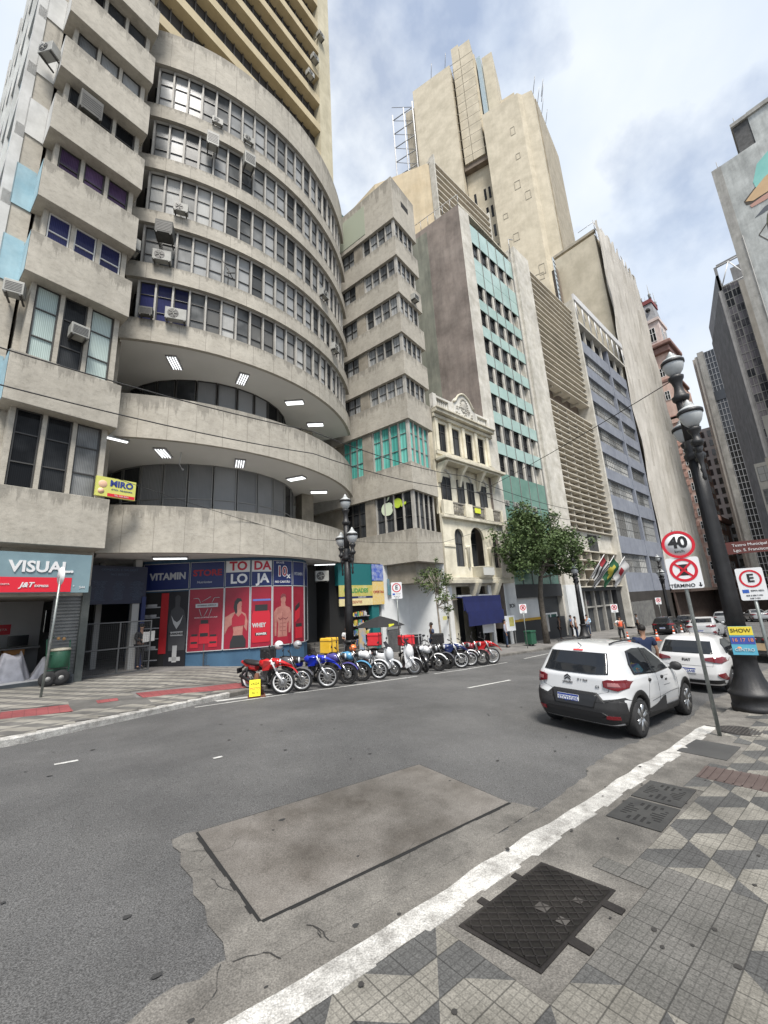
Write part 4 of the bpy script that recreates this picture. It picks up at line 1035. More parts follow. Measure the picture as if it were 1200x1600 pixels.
# ---------------------------------------------------------------- peach building with a louvred front, behind
PB = thing('peach_building', 'peach building with a blank side wall and slatted upper front, behind the teal one', 'building', (31.9, 24.3, 0), UF)
peach = mat('peach_render', (0.55, 0.45, 0.30), .88, (0.62, 0.525, 0.37), .5, streak=.15, dirt=.12)
b = MB(); b.prism([(0, .3), (12, .5), (12, 12), (-3.9, 12), (-3.6, 6.7)], 10, 56.1); b.build('wall', peach, PB, fixn=True)
b = MB(); b.box(-.1, 12.4, .1, 1, 55.9, 56.3); b.box(-.08, .12, -.5, .28, 30, 56.6); b.box(11.9, 12.1, -.5, .6, 30, 56.4); b.build('edge_frame', stone, PB)
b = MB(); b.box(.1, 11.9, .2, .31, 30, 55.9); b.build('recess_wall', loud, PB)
lm = MB(); lm.box(.12, 11.9, -.5, .2, 0, .16); lme = lm.mesh('louvre', lou)
for k in range(24):
    o = bpy.data.objects.new('louvre', lme); COL.objects.link(o); o.parent = PB; o.location = (0, 0, 55.3 - 1.02 * k)

# ---------------------------------------------------------------- big beige tower
ET = thing('beige_high_rise', 'tallest beige tower with blank walls, a recessed middle strip and stepped roof', 'tower', (75.4, 26.6, 0))
b = MB(); P0 = (0, 0); Pr = (18.6, 3.2); E2r = (-2.2, 2.4); E2l = (-5.1, 10.3); 
b.prism([E2r, (-1.0, 1.9), P0, Pr, (26, 30), (8, 30), (1.5, 13.5), E2l], 0, 117); b.build('lower_wing', beige, ET, fixn=True)
b = MB(); dv = (-.344, .939); E1 = (-5.1 + dv[0] * 6.2, 10.3 + dv[1] * 6.2); E0 = (-5.1 + dv[0] * 17, 10.3 + dv[1] * 17); Em = (-5.1 + dv[0] * 23.6, 10.3 + dv[1] * 23.6)
b.prism([E1, (E1[0] + 8, E1[1] + 3), (E0[0] + 8, E0[1] + 3), E0], 0, 140); b.build('upper_wing', beige, ET, fixn=True)
b = MB(); b.prism([(E0[0] + 1.2, E0[1] + .2), (E0[0] + 8, E0[1] + 3), (Em[0] + 8, Em[1] + 1), (Em[0] + 2.2, Em[1] - 3)], 0, 136); b.build('grey_side_wing', beiged, ET, fixn=True)
nrm = (dv[1], -dv[0])   # outward-ish normal is -nrm
def along(t_, off_): return (-5.1 + dv[0] * t_ + nrm[0] * off_, 10.3 + dv[1] * t_ + nrm[1] * off_)
b = MB(); b.prism([along(0.1, 3), along(6.1, 3), along(6.1, 9), along(0.1, 9)], 0, 143); b.prism([along(3.6, 1.2), along(5.6, 1.2), along(5.6, 9), along(3.6, 9)], 107, 147); b.prism([along(.6, 1.2), along(3.5, 1.2), along(3.5, 8), along(.6, 8)], 107, 146)
b.build('middle_strip', beige, ET, fixn=True)
b = MB(); b.prism([along(-1.2, 3), along(-.2, 3), along(-.2, 6), along(-1.2, 6)], 117, 141); b.build('glass_stair', mat('pale_blue_glass', (.22, .30, .34), .2, (.42, .50, .54), 6), ET, fixn=True)
b = MB(); b.prism([along(-4.0, 5), along(-1.3, 5), along(-1.3, 14), along(-4.0, 14)], 110, 143); b.prism([along(-7.5, 9), along(-4.0, 9), along(-4, 18), along(-7.5, 18)], 110, 131); b.build('roof_block', beige, ET, fixn=True)
b = MB()
for k in range(12):   # beams across the recess
    z = 107.5 + 2.9 * k; p, q = along(0.1, .0), along(6.1, .0); r_ = along(3.0, 1.2)
    b.tube([(p[0] + .1, p[1], z), (q[0], q[1], z)], .06, 5)
b.build('strut', mat('pale_strut', (.42, .38, .31), .8), ET)
b = MB()
for k in range(7):
    for q in (.8, 1.9, 4.3): p1, p2 = along(q, 2.96), along(q + .55, 2.96); b.prism([p1, p2, along(q + .55, 3.2), along(q, 3.2)], 62 + 5.6 * k, 65.4 + 5.6 * k)
b.build('dark_window', pane_d, ET, fixn=True)
b = MB(); b.prism([along(2.7, 2.9), along(3.5, 2.9), along(3.5, 3.3), along(2.7, 3.3)], 107, 138)
b.prism([along(.0, 1.6), along(6.0, 1.6), along(6.0, 3.1), along(0, 3.1)], 105.5, 107); b.build('dark_slot', loud, ET, fixn=True)
b = MB()   # raised ribs on the street face
for k in range(24): x = 1.6 + 17 * k / 24; y = x * 3.2 / 18.6; b.box(x, x + .28, y - .28, y + .05, 40, 116)
b.build('rib', beiged, ET)
b = MB()
for k in range(8):
    p = along(7.5 + k * 4, .2) if k < 2 else (1 + (k - 4) * 2.8 if k > 3 else 1 + k, (1 + (k - 4) * 2.8) * .17)
    z = 140 if k < 2 else 117; b.tube([(p[0], p[1], z), (p[0] - 1.2, p[1] - 1.5, z + 2.4)], .07, 4)
for z in range(0, 11): p, q = along(17.3, -.4), along(23.4, -.4); b.tube([(p[0], p[1], 84 + 5 * z), (q[0], q[1], 84 + 5 * z)], .14, 4); b.tube([(p[0], p[1], 84 + 5 * z), (q[0], q[1], 89 + 5 * z)], .1, 4)
for t_ in (17.3, 20, 23.4): p = along(t_, -.4); b.tube([(p[0], p[1], 84), (p[0], p[1], 136)], .2, 4)
b.build('antenna_and_cage', rail, ET)
rb = random.Random(8); b = MB()
for k in range(9):   # patched outlines left by old signs on the blank walls
    t_ = rb.uniform(0.3, 6.6); z = rb.uniform(52, 108); w_, h_ = rb.uniform(.8, 1.6), rb.uniform(1.2, 2.6)
    for (a_, c_, z0, z1) in ((t_, t_ + w_, z, z + .14), (t_, t_ + w_, z + h_, z + h_ + .14), (t_, t_ + .12, z, z + h_), (t_ + w_, t_ + w_ + .12, z, z + h_)):
        if t_ + w_ > 7.9: continue
        f = lambda q: (E2r[0] + (E2l[0] - E2r[0]) * q / 8.4, E2r[1] + (E2l[1] - E2r[1]) * q / 8.4)
        p, q = f(a_), f(c_); b.prism([(p[0] - .05, p[1] - .02), (q[0] - .05, q[1] - .02), (q[0] + .1, q[1] + .04), (p[0] + .1, p[1] + .04)], z0, z1)
b.build('old_sign_outline', beiged, ET, fixn=True)

# ---------------------------------------------------------------- pink ornate tower
MT = thing('pink_tower', 'salmon pink ornate tower with cornices and a crowned mansard top, beyond the netted building', 'tower', (147, 26.4, -4), 0)
pink = mat('salmon_stucco', (0.64, 0.43, 0.355), .85, (0.70, 0.51, 0.43), .5, streak=.2, dirt=.2)
pinkl = mat('pale_pink_stucco', (0.58, 0.47, 0.43), .85, (0.66, .56, .52), .8, dirt=.25)
rust = mat('dark_rust_cornice', (0.20, 0.11, 0.09), .85, (0.30, 0.18, 0.15), 1.2)
b = MB(); b.box(-2, 14, -1.2, 16, 0, 70); b.box(-3, 20, -1.8, 0, 0, 26) ; b.build('shaft', pink, MT)
b = MB(); b.box(-.5, 9, -.3, 5.0, 70, 84); b.box(-2.4, 9.5, -1.6, 16, 56, 58); b.build('belfry', pink, MT)
b = MB()
for z0, z1, e in ((57, 58.5, 2.0), (70, 71.2, 1.8), (80.5, 82.6, 1.2), (82.6, 84, 2.1)): b.box(-e - .4, 11, -e, 5 + e, z0, z1)
b.box(-4, 20, -2.6, 0, 24.6, 26.4)
b.build('cornice', rust, MT, bevel=.3)
b = MB(); b.box(0, 8.5, .3, 4.6, 84, 93); b.build('upper_stage', pinkl, MT)
b = MB(); b.box(-.5, 9, -.1, 5.0, 93, 94); b.build('upper_cornice', pinkl, MT)
b = MB(); vs = [(.2, .5, 94), (8.3, .5, 94), (8.3, 4.4, 94), (.2, 4.4, 94), (1.2, 1.2, 101), (7.2, 1.2, 101), (7.2, 3.8, 101), (1.2, 3.8, 101)]; b.add(vs, [(0, 1, 5, 4), (1, 2, 6, 5), (2, 3, 7, 6), (3, 0, 4, 7), (4, 5, 6, 7)])
b.build('mansard', mat('grey_mansard', (.20, .20, .21), .7, (.30, .30, .31), 1.5), MT)
b = MB(); b.box(.8, 7.7, .9, 4.1, 101, 102.4); b.build('red_crown', mat('dark_red_crown', (.2, .05, .05), .8), MT)
b = MB()
for x, y in ((1.2, 1.2), (7.2, 1.2), (1.2, 3.8), (7.2, 3.8)): b.lathe([(.5, 102.4), (.3, 103.5), (.5, 104), (.12, 104.6), (.05, 108)], 8, (x, y, 0))
for k in range(9): b.box(1.2 + .75 * k, 1.35 + .75 * k, 1.4, 1.6, 102.4, 103.6)
b.box(1.1, 7.6, 1.4, 1.6, 103.5, 103.8)
b.build('finial', frame_g, MT)
b = MB()
for k in range(22):  # rusticated edges
    for x in (-2.15, 2.4): b.box(x, x + 1.2, -1.4, -1.1, 1 + 2.5 * k, 2.4 + 2.5 * k)
    for y in (-1.1, 1.6, 4.6): b.box(-2.25, -1.9, y, y + 1.0, 1 + 2.5 * k, 2.4 + 2.5 * k)
b.build('rustication', mat('dark_salmon', (.45, .26, .205), .85, (.53, .33, .27), 1), MT)
def mwin(x, y, z, w_, h_, side=0):
    win(MT, T(x, y, z, 0 if side == 0 else -pi / 2), w_, h_, (.6, .4), 2, frame_w, pane_d, .14, .1, rec=.05)
for k in range(14):
    z = 3 + 3.9 * k - 4
    for x in (.3, 4.3, 7.3, 10.3): mwin(x, -1.36 if z > 22 else -1.96, z, 1.5, 2.3)
for k in range(13):
    z = 3 + 3.9 * k - 4; mwin(-2.16, 1.35, z, 1.2, 2.3, 1); mwin(-2.16, 4.3, z, 1.2, 2.3, 1)
for z in (60, 72 - 4): mwin(1.5, -1.36, z, 2, 3.2); mwin(-2.16, 2.6, z, 1.4, 3.0, 1)
for x in (1.2, 5.0): mwin(x, .12, 82, 2.2, 5)
mwin(-.16, 3.4, 82, 1.8, 5, 1); 
b = MB(); b.lathe([(.7, -.5), (.7, 0), (.4, .1)], 16, (.3, 2.3, 98), 'X'); b.build('dormer', black, MT)

# ---------------------------------------------------------------- right side of the street
gst = mat('pale_grey_stone', (0.33, 0.325, 0.30), .88, (0.43, 0.42, 0.395), .6, streak=.25, dirt=.25, speck=.06)
MU = thing('mural_building', 'pale grey blank walled building with a painted mural, top right corner', 'building', (75, 2.5, -3))
mw = mat('grey_mural_wall', (0.42, 0.44, 0.43), .88, (0.54, 0.56, 0.545), .3, streak=.25, dirt=.3, speck=.05)
b = MB(); b.box(0, 20, -30, -1.14, 0, 69.5); b.box(.6, 18, -30, -5.4, 69.5, 76); b.build('wall', mw, MU)
b = MB(); b.box(-.05, 20, -1.14, 0, 0, 69.5); b.build('corner_strip', gst, MU)
b = MB(); b.box(.7, 9, -5.4, -3.6, 69.6, 75); b.build('roof_machine_room', mat('dark_plant_room', (.05, .05, .05), .8, (.1, .1, .1), 2), MU)
b = MB(); b.box(.3, 18, -30, -3.4, 75, 75.6); b.build('roof_slab', gst, MU)
b = MB(); b.tube([(1, -.8, 69), (1, -.8, 71.5)], .05, 5); b.tube([(1, -4, 75), (1, -4, 77)], .05, 5); b.tube([(-.15, -1.2, 0), (-.15, -1.2, 56)], .05, 5); b.build('pipe', frame_g, MU)
def mural(name, pts, m, off_=.06):
    pts = [(-2.55 + (y + 9.6) * .3, 61.1 + (z - 57.3) * .5) for y, z in pts]; off_ *= .6
    b = MB(); n = len(pts); vs = [(-off_, y, z) for y, z in pts] + [(.02, y, z) for y, z in pts]
    b.add(vs, [tuple(range(n)), tuple(range(2 * n - 1, n - 1, -1))] + [(i, (i + 1) % n, (i + 1) % n + n, i + n) for i in range(n)]); return b.build(name, m, MU, fixn=True)
tan = mat('mural_tan', (.50, .34, .19), .85, (.56, .39, .23), .6); mural('mural_patch', [(-14, 62), (-17, 67), (-22, 69), (-26, 66), (-26, 58), (-18, 57), (-14.5, 58)], mat('mural_teal', (.20, .48, .44), .85, (.26, .55, .50), .5))
mural('mural_patch', [(-9.0, 57.6), (-13, 59.6), (-18, 62), (-26, 64), (-26, 56.5), (-17, 55.6), (-12, 55.3), (-9.5, 56)], mat('mural_outline', (.07, .06, .05), .9), .04)
mural('mural_patch', [(-9.6, 57.3), (-13, 59.1), (-18, 61.4), (-25, 63), (-25, 57), (-17, 56.4), (-12, 56.2)], tan, .08)
mural('mural_patch', [(-10.5, 55.3), (-16, 55.9), (-25, 56.2), (-25, 54.6), (-16, 54.2), (-11, 54.3)], mat('mural_pink', (.46, .27, .22), .85), .10)
mural('mural_patch', [(-11.0, 50.6), (-15, 52.3), (-25, 53.2), (-25, 52), (-14, 50.6)], mat('mural_slate', (.10, .11, .13), .85))
mural('mural_patch', [(-17 + 5.2 * math.cos(a) - 2, 45 + 7 * math.sin(a)) for a in [k * pi / 10 for k in range(20)]], MATS['mural_outline'], .05)
mural('mural_patch', [(-17 + 4.8 * math.cos(a) - 2, 45 + 6.6 * math.sin(a)) for a in [k * pi / 10 for k in range(0, 11)]], mat('mural_green', (.22, .32, .18), .85), .08)
mural('mural_patch', [(-17 + 4.8 * math.cos(a) - 2, 45 + 6.6 * math.sin(a)) for a in [k * pi / 10 for k in range(10, 21)]], mat('mural_orange', (.58, .36, .14), .85), .08)
for (y0, z0), (y1, z1) in (((-10.4, 44.6), (-15, 47.5)), ((-10.4, 44.6), (-14, 40)), ((-14, 40), (-18, 36.5))):
    l_ = math.hypot(y1 - y0, z1 - z0); ux, uz = (z1 - z0) / l_ * .14, -(y1 - y0) / l_ * .14
    mural('mural_line', [(y0 + ux, z0 + uz), (y1 + ux, z1 + uz), (y1 - ux, z1 - uz), (y0 - ux, z0 - uz)], MATS['mural_outline'])

DK = thing('dark_glass_tower', 'grey concrete and mirrored glass tower with a rooftop truss, right of the street', 'tower', (109.7, 7.8, -3.5), 0)
ribm = mat('ribbed_grey_concrete', (0.20, 0.20, 0.205), .8, (0.28, 0.28, 0.285), .5, streak=.25, dirt=.1)
b = MB(); b.prism([(0, 0), (0, -.45), (3, -.45), (24, 4), (21.6, 5.6)], 0, 74); b.build('ribbed_wall', ribm, DK, fixn=True)
b = MB()
for k in range(46):
    p, q = (21.6 * k / 46, 5.6 * k / 46), (21.6 * (k + .45) / 46, 5.6 * (k + .45) / 46); b.prism([(p[0] - .1, p[1] + .25), (q[0] - .1, q[1] + .25), (q[0], q[1] - .1), (p[0], p[1] - .1)], 0, 70 - .02 * k)
b.build('rib', ribm, DK, fixn=True)
b = MB(); b.box(.4, 22, -18, -.45, 0, 70.5); b.build('dark_core', mat('dark_glass_body', (.03, .032, .036), .1, spec=.8), DK)
for k in range(36):
    for q in range(2): win(DK, T(.25, -.5 - q * 1.35, -1.5 + 1.92 * k, -pi / 2), 1.33, 1.9, (1,), 2, frame_g, glassmat('mirror_pane', (.025, .027, .032), (.20, .19, .21), .45, .05), .07)
b = MB(); b.box(-.5, 2, -4.2, -3.25, 0, 70); b.box(-.6, 4, -30, -5.6, 0, 66); b.build('concrete_fin', mat('warm_grey_concrete', (.27, .25, .22), .85, (.33, .31, .28), .5, streak=.2), DK)
b = MB(); b.box(-.2, 12, -5.6, -4.2, 0, 69); b.build('dark_strip', MATS['dark_glass_body'], DK)
b = MB()
for p, q in (((0, -.5, 70.7), (0, -2.6, 76)), ((0, -2.6, 76), (0, -4.8, 70.7)), ((0, -.5, 70.7), (0, -6, 70.7)), ((0, -4.8, 70.7), (0, -6, 76)), ((0, -.5, 76), (0, -7, 76))): b.tube([p, q], .12, 6)
b.build('roof_truss', wm, DK)
b = MB(); b.box(0, .5, -.5, 0, 70, 76.2); b.box(0, .4, -7, -.5, 76, 76.6); b.box(3, 10, -7, -2.4, 70.5, 76); b.build('roof_wall', ribm, DK)

D3 = thing('finned_glass_tower', 'tower with vertical beige fins beside a black glass grid front, farthest on the right', 'tower', (148.5, 19.5, -4))
b = MB(); b.box(0, 30, -1.5, -.0, 0, 77); b.build('beige_edge', gst, D3)
b = MB()
for k in range(9): b.box(1.5 + 3 * k, 2.6 + 3 * k, 0, 1.6, 0, 76 - 1.2 * k); b.box(.3 + 3 * k, 1.0 + 3 * k, -.0, .8, 0, 76 - 1.2 * k)
b.build('fin', mat('beige_fin', (.36, .34, .31), .85, (.46, .44, .40), .6), D3)
b = MB(); b.box(.4, 30, -30, -1.5, 0, 76.5); b.build('glass_body', MATS['dark_glass_body'], D3)
b = MB()
for k in range(14): b.box(.2, .42, -1.7 - k * .8, -1.6 - k * .8, 0, 76.6)
for k in range(40): b.box(.25, .40, -14, -1.5, 1.9 * k, 1.9 * k + .14)
b.build('glazing_grid', mat('pale_glazing_bar', (.34, .35, .37), .5), D3)
b = MB(); b.box(.1, .6, -14, -1.5, 60, 63); b.build('dark_band', MATS['dark_glass_body'], D3)

W4 = thing('white_gridded_building', 'distant white building with rows of small dark windows behind the near lamp post', 'building', (165, 27, -4), R(4))
b = MB(); b.box(0, 12, -10, 0, 0, 58); b.build('wall', wm, W4)
b = MB()
for k in range(17):
    for q in range(4): b.box(-.1, .1, -1.9 - q * 2.2, -.6 - q * 2.2, 2 + 3.3 * k, 4.1 + 3.3 * k)
b.build('window_band', MATS['dark_glass_body'], W4)
LW = thing('low_white_building', 'lower white and glass building at the right edge below the mirrored tower', 'building', (84, 8.9, -3))
b = MB(); b.box(0, 16, -30, -1.2, 0, 23.5); b.box(1, 14, -30, -3.5, 23.5, 31); b.build('wall', mat('off_white_render', (.44, .43, .40), .85, (.52, .51, .48), .7, streak=.2), LW)
b = MB(); b.box(-.3, 2, -3.6, -2.6, 14, 24); b.build('fin', stone, LW)
for k in range(6):
    for q in range(5): win(LW, T(-.1, -1.4 - q * 1.8, -.5 + 3.6 * k, -pi / 2), 1.6, 2.4, (.5, .5), 2, frame_g, pane_a, .07)
for q in range(4): win(LW, T(.9, -4.0 - q * 1.9, 22, -pi / 2), 1.7, 4.5, (.5, .5), 2, frame_w, glassmat('sky_pane', (.3, .45, .5), (.5, .62, .66), .4), .07)
YB = thing('yellow_gable_building', 'small cream yellow building wall below the mirrored tower at the right edge', 'building', (80, 4.6, -3))
b = MB(); b.box(0, 8, -20, 0, 0, 26.5); b.build('wall', mat('butter_render', (.55, .46, .28), .85, (.6, .5, .32), 1), YB)
for q in range(3):
    for k in range(4): win(YB, T(-.1, -.8 - q * 2.2, 6 + 4.2 * k, -pi / 2), 1.6, 2.6, (.5, .5), 2, frame_w, pane_a, .08)

# closing far end of the street
FE = thing('far_street_building', 'dim brown scaffolded arcade closing the far end of the street', 'building', (96, 13, -3.6), R(60))
b = MB(); b.box(-2, 9, 0, 6, 0, 5.2); b.build('wall', mat('dim_brown_wall', (.07, .05, .042), .9, (.12, .09, .075), 1.5), FE)
b = MB()
for k in range(12): b.box(-1.8 + k * .9, -1.5 + k * .9, -.3, 0, 0, 5); 
b.build('arcade_pier', mat('brown_pier', (.12, .07, .06), .85), FE)
# ---------------------------------------------------------------- trees
leafm = mat('tree_leaf', (0.035, 0.062, 0.022), .6, (0.10, 0.145, 0.05), 3.2, spec=.3)
leafm2 = mat('pale_tree_leaf', (0.05, 0.08, 0.025), .6, (0.13, 0.17, 0.065), 3.0, spec=.3)
bark = mat('tree_bark', (0.06, 0.05, 0.04), .95, (0.13, .115, .095), 5, bump=.5, bscale=25)
barkp = mat('pale_bark', (0.22, 0.19, 0.15), .95, (0.34, .30, .25), 5, bump=.3, bscale=25)
def tree(name, label, base, trunk, clumps, nleaf, lsz, lm, bm_, seed, cat='tree'):
    rd = random.Random(seed)
    t = thing(name, label, cat, base)
    b = MB(); b.tube(trunk[0], trunk[1], 10)
    tr = [Vector(p) for p in trunk[0]]
    for c in clumps:
        st = tr[-1] if rd.random() < .6 or len(tr) < 3 else tr[-2]
        c_ = Vector(c[:3]); mid = (st + c_) / 2 + Vector((rd.uniform(-.2, .2), rd.uniform(-.2, .2), rd.uniform(-.1, .3)))
        b.tube([st, mid, c_], [trunk[1][-1] * .7, trunk[1][-1] * .4, .02], 6)
        for k in range(4):
            e = c_ + Vector((rd.gauss(0, 1), rd.gauss(0, 1), rd.gauss(0, .7))) * c[3] * .6
            b.tube([mid, (mid + e) / 2 + Vector((0, 0, .1)), e], [trunk[1][-1] * .3, .02, .008], 5)
    b.build('trunk', bm_, t)
    b = MB(); tot = sum(c[3] ** 2 for c in clumps)
    for c in clumps:
        nn = int(nleaf * c[3] ** 2 / tot)
        subs = [(rd.gauss(0, .5), rd.gauss(0, .5), rd.gauss(0, .45)) for _ in range(max(6, int(c[3] * 12)))]
        for k in range(nn):
            s_ = rd.choice(subs)
            p = Vector((c[0] + (s_[0] + rd.gauss(0, .17)) * c[3], c[1] + (s_[1] + rd.gauss(0, .17)) * c[3], c[2] + (s_[2] + rd.gauss(0, .14)) * c[3]))
            l_ = lsz * rd.uniform(.6, 1.3); w_ = l_ * .5
            a = Vector((rd.gauss(0, 1), rd.gauss(0, 1), rd.gauss(0, .6) - .3)).normalized(); u_ = a.cross(Vector((rd.gauss(0, 1), rd.gauss(0, 1), rd.gauss(0, 1)))).normalized()
            b.add([p, p + a * l_ * .5 + u_ * w_ * .5, p + a * l_, p + a * l_ * .5 - u_ * w_ * .5], [(0, 1, 2, 3)], False)
    b.build('crown', lm, t)
    return t
gx_, gy_ = 27.2, 15.1
tree('street_tree', 'large dark leafed street tree in front of the teal glass building', (gx_, gy_, gz(gx_, gy_)), ([(0, 0, -.2), (-.05, 0, 1.6), (.0, .0, 3.2), (.35, 0, 4.5), (.8, -.1, 5.4)], [.24, .18, .16, .15, .13]),
     [(.3, 0, 7.6, 1.8), (-1.6, .2, 7.3, 1.6), (-2.8, 0, 6.4, 1.3), (-1.9, -.8, 5.9, 1.3), (1.8, .4, 8.3, 1.7), (3.4, 0, 7.4, 1.6), (4.6, .4, 6.6, 1.3), (2.4, -1, 6.5, 1.6), (4.4, -.6, 5.5, 1.0), (0, -1.2, 6.4, 1.6), (3.0, .6, 5.4, 1.1), (.6, .6, 9.0, 1.1), (-.8, 0, 8.6, 1.1), (-2.6, .3, 5.3, .7), (5.0, 0, 4.9, .6)], 17500, .235, leafm, bark, 1)
gx_, gy_ = 15.9, 14.6
tree('sapling', 'slender young tree with sparse pale leaves in front of the white wall', (gx_, gy_, gz(gx_, gy_)), ([(0, 0, -.1), (.03, 0, 1.2), (-.02, 0, 2.2), (-.1, 0, 3.1)], [.07, .055, .045, .03]),
     [(-.5, 0, 4.2, .55), (.1, 0, 4.3, .5), (.5, .1, 3.6, .55), (-.1, 0, 3.4, .6), (.7, 0, 2.9, .45), (.55, 0, 2.4, .35), (.2, 0, 3.9, .6)], 2100, .13, leafm2, barkp, 2)
tree('distant_tree', 'dark green tree at the right edge beyond the brown street name sign', (70, 4.3, zx(70)), ([(0, 0, 0), (0, 0, 3)], [.3, .2]), [(0, 0, 5, 2.2), (1.5, -1.5, 6, 2), (-1, -2.4, 5.2, 1.8), (0, 1.2, 4.2, 1.2)], 3500, .6, leafm, bark, 3)

# ---------------------------------------------------------------- cast iron lamp posts
iron = mat('black_cast_iron', (0.012, 0.012, 0.013), .48, (0.022, 0.022, 0.024), 6, bump=.25, bscale=60)
globe = mat('frosted_globe', (0.42, 0.44, 0.445), .35, (0.49, .51, .515), 3)
def lamp_globe(t, c, s=1.0):
    b = MB(); b.lathe([(.07, -.02), (.15, .04), (.235, .16), (.285, .31), (.30, .44)], 24, (0, 0, 0)); b.v = [(c[0] + x * s, c[1] + y * s, c[2] + z * s) for x, y, z in b.v]; g = b.build('lamp_globe', globe, t)
    b = MB(); b.lathe([(.302, .40), (.325, .41), (.325, .50), (.302, .51)], 24); b.v = [(c[0] + x * s, c[1] + y * s, c[2] + z * s) for x, y, z in b.v]; b.build('lamp_band', iron, t)
    b = MB(); b.lathe([(.30, .505), (.27, .57), (.17, .63), (.12, .66), (.15, .69), (.09, .73), (.11, .76), (.05, .80), (.055, .83), (.015, .88)], 24); b.v = [(c[0] + x * s, c[1] + y * s, c[2] + z * s) for x, y, z in b.v]; b.build('lamp_cap', mat('white_glass_cap', (.48, .5, .5), .35), t)
def lamp_post(label, x, y, h, ang, detailed=True, group='cast iron lamp posts'):
    t = thing('street_lamp', label, 'street lamp', (x, y, gz(x, y)), ang, group)
    n = 24; s = h / 8.55
    b = MB(); b.smooth = False
    b.lathe([(.40, 0), (.40, .10), (.38, .12), (.38, .28), (.41, .31), (.41, .36), (.37, .40), (.33, .48), (.255, .66), (.215, .85), (.205, 1.0), (.215, 1.08), (.25, 1.11), (.25, 1.17), (.20, 1.2)], 48, flute=.09, fl=(.42, 1.02))
    b.build('base', iron, t)
    b = MB(); b.lathe([(.17, 1.18), (.165, 2.4), (.15, 4.3 * s), (.14, 5.3 * s)], 40, flute=.16, fl=(1.18, 9))
    b.build('post', iron, t)
    zb = 5.3 * s
    b = MB(); b.lathe([(.15, zb), (.2, zb + .03), (.22, zb + .12), (.16, zb + .2), (.2, zb + .3), (.15, zb + .38), (.14, zb + .5)], 28)
    b.lathe([(.125, zb + .5), (.12, zb + 1.55)], 28, flute=.14, fl=(0, 99))
    zt = zb + 1.55
    b.lathe([(.13, zt), (.17, zt + .05), (.19, zt + .13), (.14, zt + .17), (.105, zt + .28), (.09, zt + .42), (.12, zt + .55), (.16, zt + .62), (.17, zt + .68), (.08, zt + .72)], 24)
    for sg in (-1, 1):
        p0 = Vector((0, 0, zb + .12)); pts = [(sg * .12, 0, zb + .05), (sg * .28, 0, zb - .08), (sg * .45, 0, zb - .05), (sg * .56, 0, zb + .08), (sg * .57, 0, zb + .2)]
        b.tube(pts, [.05, .06, .065, .06, .06], 10)
        b.lathe([(.02, zb - .62), (.05, zb - .55), (.03, zb - .45), (.055, zb - .36), (.03, zb - .3), (.06, zb - .1), (.09, zb), (.06, zb + .1)], 12, (sg * .5, 0, 0))
        b.lathe([(.07, zb + .18), (.12, zb + .24), (.13, zb + .3), (.08, zb + .36), (.07, zb + .46), (.13, zb + .56), (.14, zb + .62), (.07, zb + .66)], 16, (sg * .57, 0, 0))
        b.ball((sg * .3, 0, zb + .18), .07, 8); b.ball((sg * .42, 0, zb + .1), .06, 8)
    b.build('arms', iron, t)
    for c in ((-.57, 0, zb + .66), (.57, 0, zb + .66), (0, 0, zt + .72)): lamp_globe(t, c, .78)
    return t
lamp_post('tall black cast iron lamp post with three frosted globes, nearest, on the right pavement', 11.75, 2.05, 8.95, R(20))
lamp_post('black three globe lamp post rising behind the parked motorcycles by the curved building', 9.95, 14.15, 7.2, R(80))
lamp_post('black three globe lamp post half hidden by the large street tree', 30.6, 14.0, 6.7, R(20))
lamp_post('distant three globe lamp post in front of the netted building', 50.5, 14.0, 7.6, R(30))
# poster on the near lamp post
PO = thing('poster', 'small yellow blue and cyan poster tied to the nearest lamp post', 'poster', (11.50, 1.96, .62), R(-78))
b = MB(); b.box(-.20, .20, -.012, 0, 0, .58); b.build('sheet', mat('poster_cyan', (.10, .38, .52), .6), PO)
b = MB(); b.box(-.195, .195, -.016, -.012, .40, .575); b.build('yellow_band', mat('poster_yellow', (.75, .6, .06), .6), PO)
b = MB(); b.box(-.195, .195, -.016, -.012, .22, .37); b.build('blue_band', mat('poster_blue', (.05, .08, .35), .6), PO)
text('lettering', 'SHOW', .11, black, PO, FR(0, -.018, .49)); text('lettering', '16 17 18', .1, mat('poster_orange', (.8, .3, .1), .6), PO, FR(0, -.018, .30)); text('lettering', 'CENTRO', .08, white, PO, FR(0, -.018, .1))
b = MB(); b.ball((-.08, -.01, .14), .04, 8, (1, .3, .6)); b.build('picture', MATS['poster_orange'], PO)

# ---------------------------------------------------------------- signs
galv = mat('galvanised_pole', (0.20, 0.22, 0.21), .45, (0.32, .34, .33), 8, metal=.6, dirt=.2)
signw = mat('sign_white', (0.68, 0.69, 0.70), .45)
signr = mat('sign_ring_red', (0.52, 0.01, 0.025), .45)
signk = mat('sign_black', (0.012, 0.012, 0.014), .5)
def disc(b, cx_, cz_, r0, r1, y0, y1, n=40):
    vs = []
    for k in range(n):
        a = 2 * pi * k / n; c_, s_ = math.cos(a), math.sin(a)
        vs += [(cx_ + r0 * c_, y0, cz_ + r0 * s_), (cx_ + r1 * c_, y0, cz_ + r1 * s_), (cx_ + r1 * c_, y1, cz_ + r1 * s_), (cx_ + r0 * c_, y1, cz_ + r0 * s_)]
    fs = []
    for k in range(n):
        o, q = 4 * k, 4 * ((k + 1) % n)
        for f in range(4): fs.append((o + f, q + f, q + (f + 1) % 4, o + (f + 1) % 4))
    b.add(vs, fs, False)
